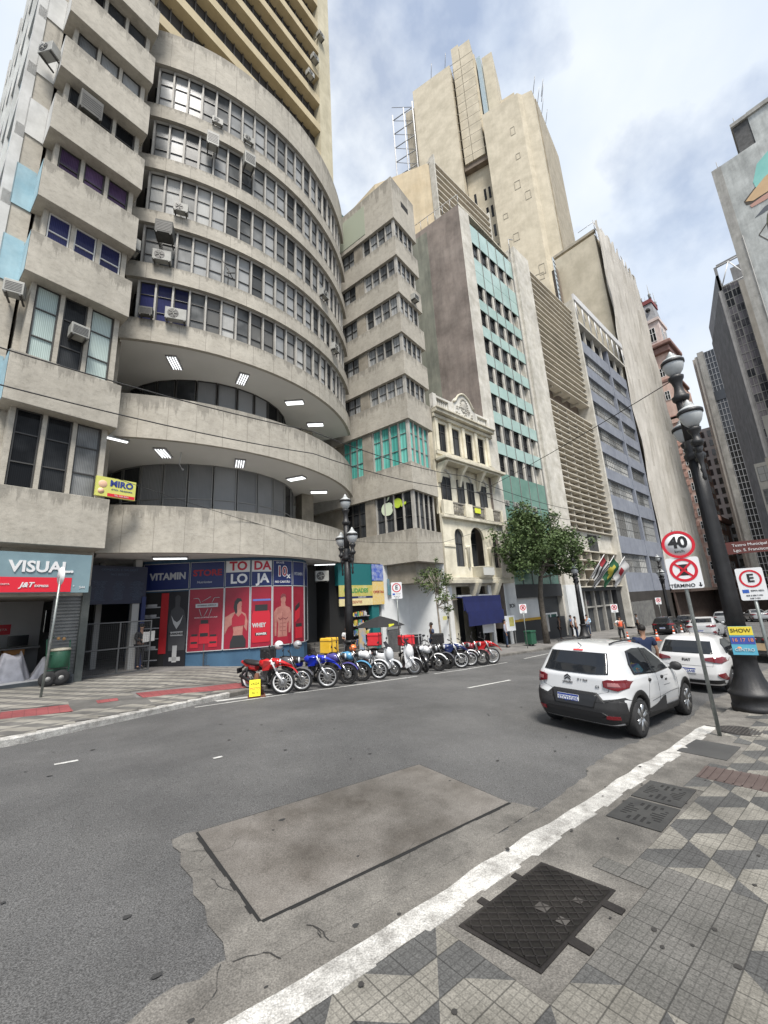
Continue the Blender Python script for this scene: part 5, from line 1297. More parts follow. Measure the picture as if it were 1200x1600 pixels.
def roundrect(x0, x1, z0, z1, r, n=5):
    pts = []
    for cx_, cz_, a0_ in ((x1 - r, z1 - r, 0), (x0 + r, z1 - r, 90), (x0 + r, z0 + r, 180), (x1 - r, z0 + r, 270)):
        for k in range(n + 1): a = R(a0_ + 90 * k / n); pts.append((cx_ + r * math.cos(a), cz_ + r * math.sin(a)))
    return pts
x, y = 8.93, 2.11; zb = gz(x, y)
SP = thing('speed_limit_sign', 'leaning grey pole with a round 40 km/h sign above a square crossed out sign', 'traffic sign', (x, y, zb), R(-72))
b = MB(); b.tube([(0, .03, -.1), (-.02, .03, 2.45), (-.03, .03, 3.5)], .03, 12); b.build('pole', galv, SP)
b = MB(); b.plate(roundrect(-.25, .25, 2.42, 2.98, .04), -.012, 0); b.build('square_plate', signw, SP)
b = MB(); cz_ = 2.755; disc(b, 0, cz_, .165, .21, -.018, -.012)
for sg in (-1, 1): b.rbox((0, -.0165, cz_), (.36, .006, .034), (0, sg * pi / 4, 0))
b.build('red_symbol', signr, SP)
b = MB(); b.plate([(-.10, cz_ + .10), (.09, cz_ + .10), (.09, cz_ + .07), (.055, cz_ + .05), (.055, cz_ - .05), (.1, cz_ - .075), (.1, cz_ - .1), (-.10, cz_ - .1), (-.1, cz_ - .075), (-.055, cz_ - .05), (-.055, cz_ + .05), (-.10, cz_ + .07)], -.0145, -.012); b.build('black_symbol', signk, SP)
text('lettering', 'T\u00c9RMINO', .085, signk, SP, FR(-.06, -.0145, 2.475), bold=.001)
b = MB(); b.plate([(.19, 2.52), (.19, 2.475), (.17, 2.475), (.2, 2.44), (.23, 2.475), (.21, 2.475), (.21, 2.52)], -.015, -.012); b.build('arrow', signk, SP)
b = MB(); b.lathe([(.25, 0), (.25, .01)], 48, (0, -.018, 3.22), 'Y'); b.build('round_plate', signw, SP)
b = MB(); disc(b, 0, 3.22, .205, .252, -.024, -.016, 48); b.build('red_ring', signr, SP)
text('lettering', '40', .29, signk, SP, FR(0, -.021, 3.25), bold=.01); text('lettering', 'km/h', .075, signk, SP, FR(0, -.021, 3.09))
def esign(label, x, y, zs_, rot, s=1.0, h=None, grp=None):
    zb = gz(x, y); t = thing('parking_sign', label, 'traffic sign', (x, y, zb), rot)
    zc = zs_ - zb
    b = MB(); b.tube([(0, .03, 0), (0, .03, zc + .2)], .028, 8); b.build('pole', galv, t)
    b = MB(); b.plate(roundrect(-.25 * s, .25 * s, zc - .42 * s, zc + .33 * s, .03), -.01, 0); b.build('plate', signw, t)
    b = MB(); disc(b, 0, zc + .08 * s, .165 * s, .205 * s, -.015, -.01); b.build('red_ring', signr, t)
    text('lettering', 'E', .26 * s, signk, t, FR(0, -.013, zc + .085 * s), bold=.006)
    b = MB(); b.box(-.2 * s, -.08 * s, -.013, -.01, zc - .25 * s, zc - .17 * s); b.build('blue_mark', mat('sign_blue', (.03, .1, .4), .5), t)
    text('lettering', 'ZONA AZUL', .042 * s, signk, t, FR(.07 * s, -.013, zc - .2 * s)); text('lettering', 'SEG A SEX 7-19H', .04 * s, signk, t, FR(0, -.013, zc - .31 * s)); text('lettering', 'SAB 7-13H', .04 * s, signk, t, FR(0, -.013, zc - .375 * s))
    return t
esign('white E parking sign on a leaning pole right of the near lamp post', 10.3, 1.42, 2.10, R(-74), .8)
esign('white E parking sign behind the motorcycles, beside the black umbrella', 12.6, 14.05, 2.72, R(-40), 1.0)
def npsign(label, x, y, zc_, rot, s=.9):
    zb = gz(x, y); t = thing('no_parking_sign', label, 'traffic sign', (x, y, zb), rot); zc = zc_ - zb
    b = MB(); b.tube([(0, .03, 0), (0, .03, zc + .2)], .03, 8); b.build('pole', galv, t)
    b = MB(); b.plate(roundrect(-.25 * s, .25 * s, zc - .3 * s, zc + .32 * s, .03), -.01, 0); b.build('plate', signw, t)
    b = MB(); disc(b, 0, zc + .08 * s, .15 * s, .2 * s, -.015, -.01)
    for sg in (-1, 1): b.rbox((0, -.013, zc + .08 * s), (.34 * s, .006, .035 * s), (0, sg * pi / 4, 0))
    b.build('red_symbol', signr, t)
    b = MB(); b.box(-.07 * s, .07 * s, -.0125, -.01, zc, zc + .16 * s); b.build('black_symbol', signk, t)
    text('lettering', 'IN\u00cdCIO', .07 * s, signk, t, FR(0, -.013, zc - .22 * s))
npsign('no parking sign on a pole left of the large street tree', 23.4, 14.3, 1.35, R(-40))
npsign('no parking sign on a pole beside the stone entrance of the louvred building', 37.5, 14.3, .72, R(-50), 1.1)
npsign('small no parking sign in front of the slate blue building', 50.0, 14.6, .9, R(-50), 1.1)
BS = thing('street_name_sign', 'brown direction sign reading Teatro Municipal on the near lamp post', 'direction sign', (12.2, 1.98, 2.9), R(-72))
b = MB(); b.box(0, .86, -.02, 0, -.14, .14); b.build('panel', mat('brown_sign', (.10, .025, .02), .5), BS)
text('lettering', 'Teatro Municipal', .09, white, BS, FR(.43, -.023, .055)); text('lettering', 'Lgo. S. Francisco', .09, white, BS, FR(.43, -.023, -.065))
# bare pole on the left pavement
x, y = .3, 14.3; zb = gz(x, y)
LP = thing('sign_pole', 'leaning galvanised pole with an edge on plate, before the slate blue shop sign', 'sign pole', (x, y, zb), R(5))
b = MB(); b.tube([(0, 0, -.05), (.07, 0, 1.6), (.1, 0, 3.1)], .03, 10); b.build('pole', galv, LP)
b = MB(); b.v = []; b.lathe([(.25, -.006), (.25, .006)], 32, (0, 0, 0), 'X'); b.xf(Matrix.Translation((.1, -.04, 3.1)) @ Matrix.Rotation(R(12), 4, 'Z')); b.build('plate', signw, LP)
# ---------------------------------------------------------------- cars
tyre = mat('tyre_rubber', (0.014, 0.014, 0.015), .85, (0.024, 0.024, 0.025), 8)
alloy = mat('alloy_wheel', (0.45, 0.46, 0.47), .28, metal=.85)
carglass = mat('tinted_car_glass', (0.012, 0.014, 0.017), .03, spec=.5)
blkpl = mat('black_plastic_trim', (0.018, 0.018, 0.019), .6, bump=.1, bscale=200)
lampred = mat('tail_lamp_red', (0.13, 0.003, 0.008), .12, coat=.6)
lampw = mat('lamp_clear', (0.30, 0.12, 0.12), .15, coat=.5)
plateb = mat('plate_blue', (.01, .04, .25), .5)
def hermite(x, T): return interp(x, T)
class CarShape:
    """a car body described by horizontal slices: rear x, front x and half width at each height"""
    def __init__(s, rear, front, width, n=4.2): s.r, s.f, s.w, s.n = rear, front, width, n
    def sec(s, z):
        r_, f_, w_ = interp(z, s.r), interp(z, s.f), interp(z, s.w); return r_, f_, w_
    def side(s, x, z):
        r_, f_, w_ = s.sec(z); xc, a = (r_ + f_) / 2, (f_ - r_) / 2; q = min(1, abs(x - xc) / a); return w_ * (1 - q ** s.n) ** (1 / s.n)
    def rear(s, y, z):
        r_, f_, w_ = s.sec(z); xc, a = (r_ + f_) / 2, (f_ - r_) / 2; q = min(1, abs(y) / w_); return xc - a * (1 - q ** s.n) ** (1 / s.n)
    def body(s, z0, z1, dz, wheels=(), Rw=.38, N=120):
        b = MB(); zs = [z0]; 
        while zs[-1] < z1 - 1e-6: zs.append(min(z1, zs[-1] + dz))
        for z in zs:
            r_, f_, w_ = s.sec(z); xc, a = (r_ + f_) / 2, (f_ - r_) / 2
            D = [(xc + a * math.copysign(abs(math.cos(t_)) ** (2 / s.n), math.cos(t_)), w_ * math.copysign(abs(math.sin(t_)) ** (2 / s.n), math.sin(t_))) for t_ in [2 * pi * q / 800 for q in range(801)]]
            ac_ = [0]
            for p_, q_ in zip(D, D[1:]): ac_.append(ac_[-1] + math.hypot(q_[0] - p_[0], q_[1] - p_[1]))
            j = 0
            for k in range(N):
                g_ = ac_[-1] * k / N
                while ac_[j + 1] < g_: j += 1
                f_2 = (g_ - ac_[j]) / max(1e-9, ac_[j + 1] - ac_[j]); x = D[j][0] + (D[j + 1][0] - D[j][0]) * f_2; y = D[j][1] + (D[j + 1][1] - D[j][1]) * f_2
                for wx, wz in wheels:
                    d = math.hypot(x - wx, z - wz)
                    if d < Rw and abs(y) > w_ - .30: y = math.copysign(w_ - .30, y)
                b.v.append((x, y, z))
        fs = [(i * N + k, i * N + (k + 1) % N, (i + 1) * N + (k + 1) % N, (i + 1) * N + k) for i in range(len(zs) - 1) for k in range(N)]
        fs += [tuple(range(N - 1, -1, -1)), tuple(range((len(zs) - 1) * N, len(zs) * N))]
        for f in fs: b.f.append(list(f)); b.mi.append(0); b.sm.append(len(f) == 4)
        return b
    def patch_side(s, b, pts, sg, off_=.006, sub=6, th=.012):
        off_ += .006; sub *= 2
        """polygon in (x, z) laid on the flank"""
        n = len(pts); cx_ = sum(p[0] for p in pts) / n; cz_ = sum(p[1] for p in pts) / n
        ring = []
        for i in range(n):
            p, q = pts[i], pts[(i + 1) % n]
            for k in range(sub): ring.append((p[0] + (q[0] - p[0]) * k / sub, p[1] + (q[1] - p[1]) * k / sub))
        o = len(b.v); m = len(ring); L_ = (1.0, .9, .8, .65, .5, .35, .2, .1)
        for f_ in L_:
            for x, z in ring:
                xx, zz = cx_ + (x - cx_) * f_, cz_ + (z - cz_) * f_; b.v.append((xx, sg * (s.side(xx, zz) + off_), zz))
        b.v.append((cx_, sg * (s.side(cx_, cz_) + off_), cz_))
        for x, z in ring: b.v.append((x, sg * (s.side(x, z) - th), z))
        for r_ in range(len(L_) - 1):
            for k in range(m): b.f.append([o + r_ * m + k, o + r_ * m + (k + 1) % m, o + (r_ + 1) * m + (k + 1) % m, o + (r_ + 1) * m + k]); b.mi.append(0); b.sm.append(True)
        c_ = o + len(L_) * m
        for k in range(m):
            b.f.append([o + (len(L_) - 1) * m + k, o + (len(L_) - 1) * m + (k + 1) % m, c_]); b.mi.append(0); b.sm.append(True)
            b.f.append([o + k, c_ + 1 + k, c_ + 1 + (k + 1) % m, o + (k + 1) % m]); b.mi.append(0); b.sm.append(False)
    def patch_rear(s, b, pts, off_=.006, sub=6, th=.012):
        off_ += .010; sub *= 2
        n = len(pts); cy_ = sum(p[0] for p in pts) / n; cz_ = sum(p[1] for p in pts) / n; ring = []
        for i in range(n):
            p, q = pts[i], pts[(i + 1) % n]
            for k in range(sub): ring.append((p[0] + (q[0] - p[0]) * k / sub, p[1] + (q[1] - p[1]) * k / sub))
        o = len(b.v); m = len(ring); L_ = (1.0, .93, .85, .75, .65, .55, .45, .3, .15)
        for f_ in L_:
            for y, z in ring: yy, zz = cy_ + (y - cy_) * f_, cz_ + (z - cz_) * f_; b.v.append((s.rear(yy, zz) - off_, yy, zz))
        b.v.append((s.rear(cy_, cz_) - off_, cy_, cz_))
        for y, z in ring: b.v.append((s.rear(y, z) + th, y, z))
        for r_ in range(len(L_) - 1):
            for k in range(m): b.f.append([o + r_ * m + k, o + r_ * m + (k + 1) % m, o + (r_ + 1) * m + (k + 1) % m, o + (r_ + 1) * m + k]); b.mi.append(0); b.sm.append(True)
        c_ = o + len(L_) * m
        for k in range(m):
            b.f.append([o + (len(L_) - 1) * m + k, o + (len(L_) - 1) * m + (k + 1) % m, c_]); b.mi.append(0); b.sm.append(True)
            b.f.append([o + k, c_ + 1 + k, c_ + 1 + (k + 1) % m, o + (k + 1) % m]); b.mi.append(0); b.sm.append(False)
def wheel(t, x, y, r, wdt, sg, spokes=6, rimm=None, hole=True):
    b = MB(); b.lathe([(r * .66, -wdt / 2), (r * .93, -wdt / 2), (r, -wdt / 2 + .03), (r, wdt / 2 - .03), (r * .93, wdt / 2), (r * .66, wdt / 2)], 40, (x, y, r), 'Y')
    ty = b.build('wheel', tyre, t)
    b = MB(); yo = y + sg * wdt * .5
    disc_y = [yo - sg * .01, yo - sg * .05]
    b.lathe([(r * .6, min(disc_y) - .0), (r * .68, min(disc_y)), (r * .68, max(disc_y)), (r * .62, max(disc_y))], 36, (x, 0, r), 'Y') if False else None
    n = spokes
    for k in range(n):
        a = 2 * pi * k / n + .3
        for da in (-.11, .11):
            p = (x + math.cos(a + da * .3) * r * .1, yo - sg * .02, r + math.sin(a + da * .3) * r * .1); q = (x + math.cos(a + da) * r * .66, yo - sg * .012, r + math.sin(a + da) * r * .66)
            b.tube([p, q], [r * .10, r * .085], 6)
    vs = []
    m = 36
    for k in range(m):
        a = 2 * pi * k / m
        for rr, yy in ((r * .69, yo), (r * .62, yo - sg * .015), (r * .60, yo - sg * .06)): vs.append((x + rr * math.cos(a), yy, r + rr * math.sin(a)))
    b.add(vs, [(3 * k + j, 3 * ((k + 1) % m) + j, 3 * ((k + 1) % m) + j + 1, 3 * k + j + 1) for k in range(m) for j in (0, 1)], True)
    b.lathe([(r * .16, yo - sg * .06 if sg > 0 else yo - .0), (r * .16, yo if sg > 0 else yo + .06)], 16, (x, 0, r), 'Y')
    b.build('rim', rimm or alloy, ty)
    b = MB(); b.lathe([(r * .61, yo - sg * .075 - .004), (r * .61, yo - sg * .075 + .004)], 28, (x, 0, r), 'Y'); b.build('brake_disc', mat('dark_hub', (.03, .03, .03), .6), ty)
    return ty
def road_tilt(x, y):
    zr = lambda a_, b_: zx(a_) + road_p(b_)
    return math.atan2(zr(x + 1.3, y) - zr(x - 1.3, y), 2.6), math.atan2(zr(x, y + .8) - zr(x, y - .8), 1.6)
def put(t, x, y, rz, z=None):
    px_, py_ = road_tilt(x, y)
    z = zx(x) + road_p(y) if z is None else z
    n = Vector((-math.tan(px_), -math.tan(py_), 1)).normalized()
    q = n.to_track_quat('Z', 'Y').to_matrix().to_4x4()
    f = Vector((math.cos(rz), math.sin(rz), 0)); f = (f - n * f.dot(n)).normalized(); l = n.cross(f)
    M = Matrix(((f.x, l.x, n.x, x), (f.y, l.y, n.y, y), (f.z, l.z, n.z, z), (0, 0, 0, 1)))
    t.rotation_euler = M.to_euler(); t.location = (x, y, z)
def plate_obj(t, x, y, z, s_, m, w_=.40, h_=.13, tilt=0):
    M0 = Matrix.Translation((x, y, z)) @ Matrix.Rotation(-pi / 2, 4, 'Z') @ Matrix.Rotation(tilt, 4, 'X')
    b = MB(); b.box(-w_ / 2, w_ / 2, -.006, .004, -h_ / 2, h_ / 2); b.xf(M0); p = b.build('number_plate', signw, t)
    b = MB(); b.box(-w_ / 2 + .003, w_ / 2 - .003, -.008, -.006, h_ / 2 - .03, h_ / 2 - .002); b.xf(M0); b.build('plate_band', plateb, p)
    tx = text('lettering', s_, .095, m, p, M0 @ FR(0, -.009, -.015), bold=.001, extrude=.001, sx=.95)
def white_suv():
    paint_ = mat('white_car_paint', (.56, .57, .58), .25, coat=.8)
    t = thing('parked_car', 'white compact hatchback with black lower bumper, plate STQ2G05, nearest the camera', 'car')
    # origin: middle of the rear axle line on the ground is x=0; wheelbase 2.54
    rear = [(.25, -.66), (.35, -.70), (.5, -.71), (.62, -.69), (.72, -.655), (.98, -.64), (1.05, -.60), (1.18, -.50), (1.42, -.36), (1.50, -.26), (1.55, -.05), (1.575, .25), (1.585, .7)]
    front = [(.22, 3.05), (.32, 3.22), (.5, 3.28), (.7, 3.24), (.85, 3.15), (.94, 2.95), (.985, 2.55), (1.01, 2.28), (1.03, 2.19), (1.2, 1.88), (1.4, 1.50), (1.50, 1.27), (1.55, 1.0), (1.575, .9), (1.585, .75)]
    width = [(.22, .76), (.3, .80), (.45, .845), (.62, .865), (.85, .855), (.97, .83), (1.04, .785), (1.2, .735), (1.42, .635), (1.5, .58), (1.55, .48), (1.575, .33), (1.585, .12)]
    S = CarShape(rear, front, width, 8.0)
    wh = ((0, .33), (2.54, .33))
    b = S.body(.24, 1.585, .022, wh, .40, 320); b.build('body', paint_, t)
    for x in (0, 2.54):
        for sg in (-1, 1): wheel(t, x, sg * .755, .325, .20, sg, 6)
    b = MB()   # black wheel arch and sill cladding
    for sg in (-1, 1):
        for wx in (0, 2.54):
            n = 18; vs = []
            for k in range(n + 1):
                a = pi * (1.13 * k / n - .065)
                for rr in (.375, .455):
                    x, z = wx + rr * math.cos(a), .33 + rr * math.sin(a); vs.append((x, sg * (S.side(x, max(z, .25)) + .012), z))
            for k in range(n + 1):
                a = pi * (1.13 * k / n - .065); x, z = wx + .375 * math.cos(a), .33 + .375 * math.sin(a); vs.append((x, sg * .60, z))
            o = len(b.v); b.add(vs, [(2 * k, 2 * k + 1, 2 * k + 3, 2 * k + 2) for k in range(n)] + [(2 * k, 2 * k + 2, 2 * n + 3 + k, 2 * n + 2 + k) for k in range(n)], True)
        S.patch_side(b, [(.42, .24), (.44, .37), (2.12, .37), (2.10, .24)], sg, .014)
    b.build('wheel_arch_trim', blkpl, t)
    b = MB()   # black lower bumper
    S.patch_rear(b, [(-.86, .30), (-.86, .62), (-.80, .70), (-.55, .60), (-.40, .74), (.40, .74), (.55, .60), (.80, .70), (.86, .62), (.86, .30), (.6, .25), (-.6, .25)], .016, 5)
    for sg in (-1, 1): S.patch_side(b, [(-.70, .28), (-.66, .66), (-.50, .62), (-.43, .42), (-.42, .28)], sg, .012)
    b.build('rear_bumper', blkpl, t)
    b = MB(); S.patch_rear(b, [(-.58, .40), (-.50, .44), (.50, .44), (.58, .40), (.50, .36), (-.50, .36)], .024); S.patch_rear(b, [(-.36, .50), (-.42, .70), (.42, .70), (.36, .50)], .024); b.build('bumper_inset', mat('gloss_black_plastic', (.01, .01, .011), .3), t)
    b = MB(); S.patch_rear(b, [(-.60, 1.06), (-.53, 1.40), (.53, 1.40), (.60, 1.06), (.3, 1.04), (-.3, 1.04)], .007, 8); b.build('rear_window', carglass, t)
    b = MB()
    for sg in (-1, 1): S.patch_side(b, [(.02, 1.03), (-.02, 1.20), (.16, 1.42), (.55, 1.455), (1.14, 1.43), (1.62, 1.14), (1.78, 1.02), (1.0, .99)], sg, .007, 8)
    b.build('side_window', carglass, t)
    b = MB()
    for sg in (-1, 1): S.patch_side(b, [(.86, 1.0), (.82, 1.45), (.90, 1.45), (.95, 1.0)], sg, .011); S.patch_side(b, [(.98, 1.0), (1.0, 1.44), (1.01, 1.44), (.995, 1.0)], sg, .010)
    b.build('window_pillar', mat('gloss_black_plastic', (.01, .01, .011), .3), t)
    b = MB(); vs = []    # windscreen
    for i in range(9):
        for j in range(7):
            z = 1.04 + .41 * j / 6; w_ = interp(z, width) * .88; y = -w_ + 2 * w_ * i / 8; r_, f_, ww = S.sec(z); xc, a = (r_ + f_) / 2, (f_ - r_) / 2
            vs.append((xc + a * (1 - (abs(y) / ww) ** 8) ** (1 / 8) + .008, y, z))
    b.add(vs, [(i * 7 + j, (i + 1) * 7 + j, (i + 1) * 7 + j + 1, i * 7 + j + 1) for i in range(8) for j in range(6)], True); b.build('windscreen', carglass, t)
    for sg in (-1, 1):
        b = MB(); S.patch_rear(b, [(sg * .53, .85), (sg * .52, .95), (sg * .60, .98), (sg * .80, .98), (sg * .83, .94), (sg * .83, .84), (sg * .74, .80)], .018, 6)
        S.patch_side(b, [(-.60, .85), (-.50, .86), (-.49, .95), (-.60, .98), (-.62, .86)], sg, .008, 5); l_ = b.build('tail_lamp', lampred, t)
        b = MB(); S.patch_rear(b, [(sg * .60, .87), (sg * .60, .93), (sg * .74, .93), (sg * .77, .87)], .026, 3); b.build('lamp_lens', lampw, l_)
        b = MB(); S.patch_rear(b, [(sg * .55, .34), (sg * .56, .40), (sg * .74, .40), (sg * .74, .34)], .03, 3); b.build('reflector', lampred, t)
    b = MB(); S.patch_rear(b, [(-.09, 1.425), (-.09, 1.44), (.09, 1.44), (.09, 1.425)], .014, 3); b.build('brake_light', mat('lit_brake_red', (.5, .01, .01), .3, emit=(1, .05, .05), estr=.25), t)
    b = MB()   # seams
    for ln in ([(-.60, 1.0), (-.60, .78), (-.42, .72)], [(.60, 1.0), (.60, .78), (.42, .72)]):
        for p, q in zip(ln, ln[1:]): b.tube([(S.rear(p[0], p[1]) - .001, p[0], p[1]), (S.rear(q[0], q[1]) - .001, q[0], q[1])], .004, 4)
    for sg in (-1, 1):
        for ln in ([(.42, .62), (.62, .99)], [(.42, .62), (.44, .38)], [(.98, .98), (.98, .38)], [(2.04, .98), (2.06, .42)], [(1.6, .60), (.6, .53)], [(2.05, .6), (1.6, .6)]):
            for p, q in zip(ln, ln[1:]):
                pts = [(p[0] + (q[0] - p[0]) * k / 6, p[1] + (q[1] - p[1]) * k / 6) for k in range(7)]
                b.tube([(x, sg * (S.side(x, z) + .0005), z) for x, z in pts], .0045, 4)
    b.build('panel_seam', mat('panel_gap', (.05, .05, .05), .8), t)
    b = MB()
    for sg in (-1, 1):
        for x in (.52, 1.16): b.ball((x + .06, sg * (S.side(x, .90) + .012), .90), .05, 8, (1.2, .45, .65))
    b.build('door_handle', blkpl, t)
    for sg in (-1, 1):
        b = MB(); b.ball((1.86, sg * .93, 1.06), .12, 12, (.55, .95, .75)); b.tube([(1.86, sg * .78, 1.0), (1.86, sg * .9, 1.03)], .03, 6); b.build('wing_mirror', blkpl, t)
    b = MB()
    for sg in (-1, 1): b.tube([(x, sg * .50, interp(x, [(-.2, 1.545), (.2, 1.59), (.9, 1.59), (1.15, 1.55)])) for x in (-.15, .1, .5, .9, 1.1)], .014, 6)
    b.build('roof_rail', blkpl, t)
    b = MB(); b.tube([(-.28, -.03, 1.50), (-.40, -.03, 1.56)], .008, 5); b.build('aerial', blkpl, t)
    # emblem: two stacked chevrons, wording on the tailgate
    b = MB()
    for dz_ in (0, .045):
        pts = [(-.06, .0), (0, .042), (.06, .0), (.06, -.022), (0, .020), (-.06, -.022)]
        n = 6; vs = [(S.rear(y + .12, .93) - .014, y + .12, .915 + z + dz_) for y, z in pts] + [(S.rear(y + .12, .93) + .01, y + .12, .915 + z + dz_) for y, z in pts]
        b.add(vs, [(0, 1, 4, 5), (1, 2, 3, 4)] + [(i, (i + 1) % 6, (i + 1) % 6 + 6, i + 6) for i in range(6)])
    b.build('emblem', mat('dark_chrome', (.06, .06, .065), .3, metal=.5), t, fixn=True)
    MR = lambda y, z: Matrix.Translation((S.rear(y, z) - .010, y, z)) @ Matrix.Rotation(-pi / 2, 4, 'Z') @ Matrix.Rotation(pi / 2, 4, 'X')
    text('lettering', 'CITRO\u00cbN', .045, MATS['dark_chrome'], t, MR(.12, .86)); text('lettering', 'C3', .06, MATS['dark_chrome'], t, MR(-.42, .84))
    text('lettering', 'O + Azul', .05, MATS['dark_chrome'], t, MR(-.16, .93))
    plate_obj(t, S.rear(0, .60) - .034, .10, .60, 'STQ2G05', plateb, .40, .13)
    b = MB(); b.box(-.4, 3.0, -.6, .6, .16, .26); b.build('underbody', blkpl, t)
    MS_ = Matrix.Translation((1.42, -(S.side(1.42, .82) + .004), .84)) @ Matrix.Rotation(pi / 2, 4, 'X')
    text('lettering', 'Azul', .06, MATS['dark_chrome'], t, MS_); b = MB(); b.box(1.26, 1.60, -(S.side(1.42, .72) + .003), -(S.side(1.42, .72) - .02), .74, .745); b.box(1.26, 1.60, -(S.side(1.42, .91) + .003), -(S.side(1.42, .91) - .02), .905, .91); b.build('door_marking', MATS['panel_gap'], t)
    return t
t = white_suv()
put(t, 8.42, 3.93, R(-1.0))
def hatch(label, plate, paint_, sedan=False, name='parked_car', tl=None, grp=None, detail=True):
    t = thing(name, label, 'car', group=grp)
    if not sedan:
        rear = [(.22, -.72), (.35, -.80), (.5, -.81), (.68, -.78), (.92, -.73), (1.0, -.68), (1.15, -.55), (1.36, -.34), (1.43, -.2), (1.47, .1), (1.495, .6)]
        front = [(.2, 3.0), (.32, 3.12), (.5, 3.18), (.68, 3.12), (.80, 2.95), (.88, 2.55), (.93, 2.25), (.95, 2.12), (1.15, 1.72), (1.36, 1.25), (1.43, 1.05), (1.47, .85), (1.495, .7)]
    else:
        rear = [(.22, -.85), (.35, -.95), (.5, -.97), (.7, -.95), (.9, -.92), (.98, -.88), (1.02, -.45), (1.06, -.2), (1.3, .25), (1.4, .55), (1.44, .8), (1.46, 1.0)]
        front = [(.2, 3.1), (.32, 3.25), (.5, 3.3), (.68, 3.24), (.80, 3.0), (.88, 2.6), (.93, 2.35), (.95, 2.25), (1.15, 1.9), (1.36, 1.5), (1.42, 1.3), (1.45, 1.15), (1.46, 1.1)]
    width = [(.2, .74), (.3, .80), (.45, .84), (.62, .86), (.8, .855), (.92, .83), (1.0, .76), (1.15, .71), (1.36, .60), (1.43, .52), (1.47, .38), (1.495, .15)]
    S = CarShape(rear, front, width, 7.5); zt_ = rear[-1][0]
    S.body(.22, zt_, .025, ((0, .31), (2.5, .31)), .37, 260).build('body', paint_, t)
    for x in (0, 2.5):
        for sg in (-1, 1): wheel(t, x, sg * .75, .305, .19, sg, 5)
    b = MB()
    for sg in (-1, 1):
        for wx in (0, 2.5):
            n = 16; vs = []
            for k in range(n + 1):
                a = pi * k / n; x, z = wx + .365 * math.cos(a), .31 + .365 * math.sin(a); vs += [(x, sg * (S.side(x, z) - .001), z), (x, sg * .58, z)]
            b.add(vs, [(2 * k, 2 * k + 2, 2 * k + 3, 2 * k + 1) for k in range(n)], True)
    b.build('wheel_well', blkpl, t)
    b = MB(); z0, z1 = (1.02, 1.33) if not sedan else (1.09, 1.36); S.patch_rear(b, [(-.60, z0), (-.53, z1), (.53, z1), (.60, z0)], .008, 8); b.build('rear_window', carglass, t)
    b = MB()
    for sg in (-1, 1): S.patch_side(b, [(.1 if not sedan else .35, 1.0), (.12 if not sedan else .55, 1.25), (.5 if not sedan else .9, 1.36), (1.1, 1.35), (1.5, 1.14), (1.72, 1.0)], sg, .008, 8)
    b.build('side_window', carglass, t)
    for sg in (-1, 1):
        b = MB(); S.patch_rear(b, tl(sg) if tl else [(sg * .36, .85), (sg * .38, .90), (sg * .62, .95), (sg * .83, .93), (sg * .84, .84), (sg * .76, .79)], .018, 6)
        S.patch_side(b, [(-.66, .82), (-.66, .94), (-.50, .96), (-.42, .93), (-.55, .84)], sg, .014, 5); b.build('tail_lamp', lampred, t)
        b = MB(); S.patch_rear(b, [(sg * .68, .48), (sg * .66, .52), (sg * .8, .56), (sg * .82, .40), (sg * .8, .36)], .022, 4); b.build('reflector', lampred, t)
    b = MB(); S.patch_rear(b, [(-.80, .26), (-.80, .38), (-.5, .34), (.5, .34), (.80, .38), (.80, .26)], .016, 6); b.build('lower_bumper', blkpl, t)
    for sg in (-1, 1):
        b = MB(); b.ball((1.78, sg * .91, 1.02), .11, 10, (.5, .9, .7)); b.build('wing_mirror', paint_, t)
    b = MB()
    for p, q in (((-.62, 1.0), (-.58, .70)), ((.62, 1.0), (.58, .70)), ((-.58, .70), (.58, .70))):
        pts = [(p[0] + (q[0] - p[0]) * k / 8, p[1] + (q[1] - p[1]) * k / 8) for k in range(9)]; b.tube([(S.rear(y, z) - .001, y, z) for y, z in pts], .004, 4)
    for sg in (-1, 1):
        for ln in ([(.5, .6), (.62, .98)], [(1.0, .98), (1.0, .35)], [(1.95, .95), (1.98, .4)]): 
            for p, q in zip(ln, ln[1:]): b.tube([(p[0] + (q[0] - p[0]) * k / 6, sg * (S.side(p[0] + (q[0] - p[0]) * k / 6, p[1] + (q[1] - p[1]) * k / 6) + .0005), p[1] + (q[1] - p[1]) * k / 6) for k in range(7)], .004, 4)
    b.build('panel_seam', MATS['panel_gap'], t)
    b = MB()
    for sg in (-1, 1):
        for x in (.55, 1.2): b.ball((x + .06, sg * (S.side(x, .86) + .01), .86), .05, 8, (1.2, .4, .5))
    b.build('door_handle', paint_, t)
    MR = lambda y, z: Matrix.Translation((S.rear(y, z) - .010, y, z)) @ Matrix.Rotation(-pi / 2, 4, 'Z') @ Matrix.Rotation(pi / 2, 4, 'X')
    if not sedan and detail: text('lettering', 'FIAT', .10, MATS['dark_chrome'], t, MR(.0, .84), bold=.003)
    if detail: plate_obj(t, S.rear(0, .56) - .02, 0, .57, plate, plateb)
    b = MB(); b.box(-.4, 2.9, -.6, .6, .15, .24); b.build('underbody', blkpl, t)
    b = MB(); b.tube([(.1, 0, zt_ - .01), (-.02, 0, zt_ + .1)], .008, 5); b.build('aerial', blkpl, t)
    return t
wp2 = mat('white_hatch_paint', (.55, .55, .55), .25, coat=.8)
t = hatch('white hatchback with slim red tail lamps parked in front of the nearest white car', 'FYR2A48', wp2)
put(t, 14.75, 3.75, R(1))
t = hatch('silver sedan driving away in the middle of the street beyond the two white cars', 'GBK7D31', mat('silver_paint', (.42, .43, .44), .28, coat=.6), True, 'sedan')
put(t, 35.0, 7.9, R(3))
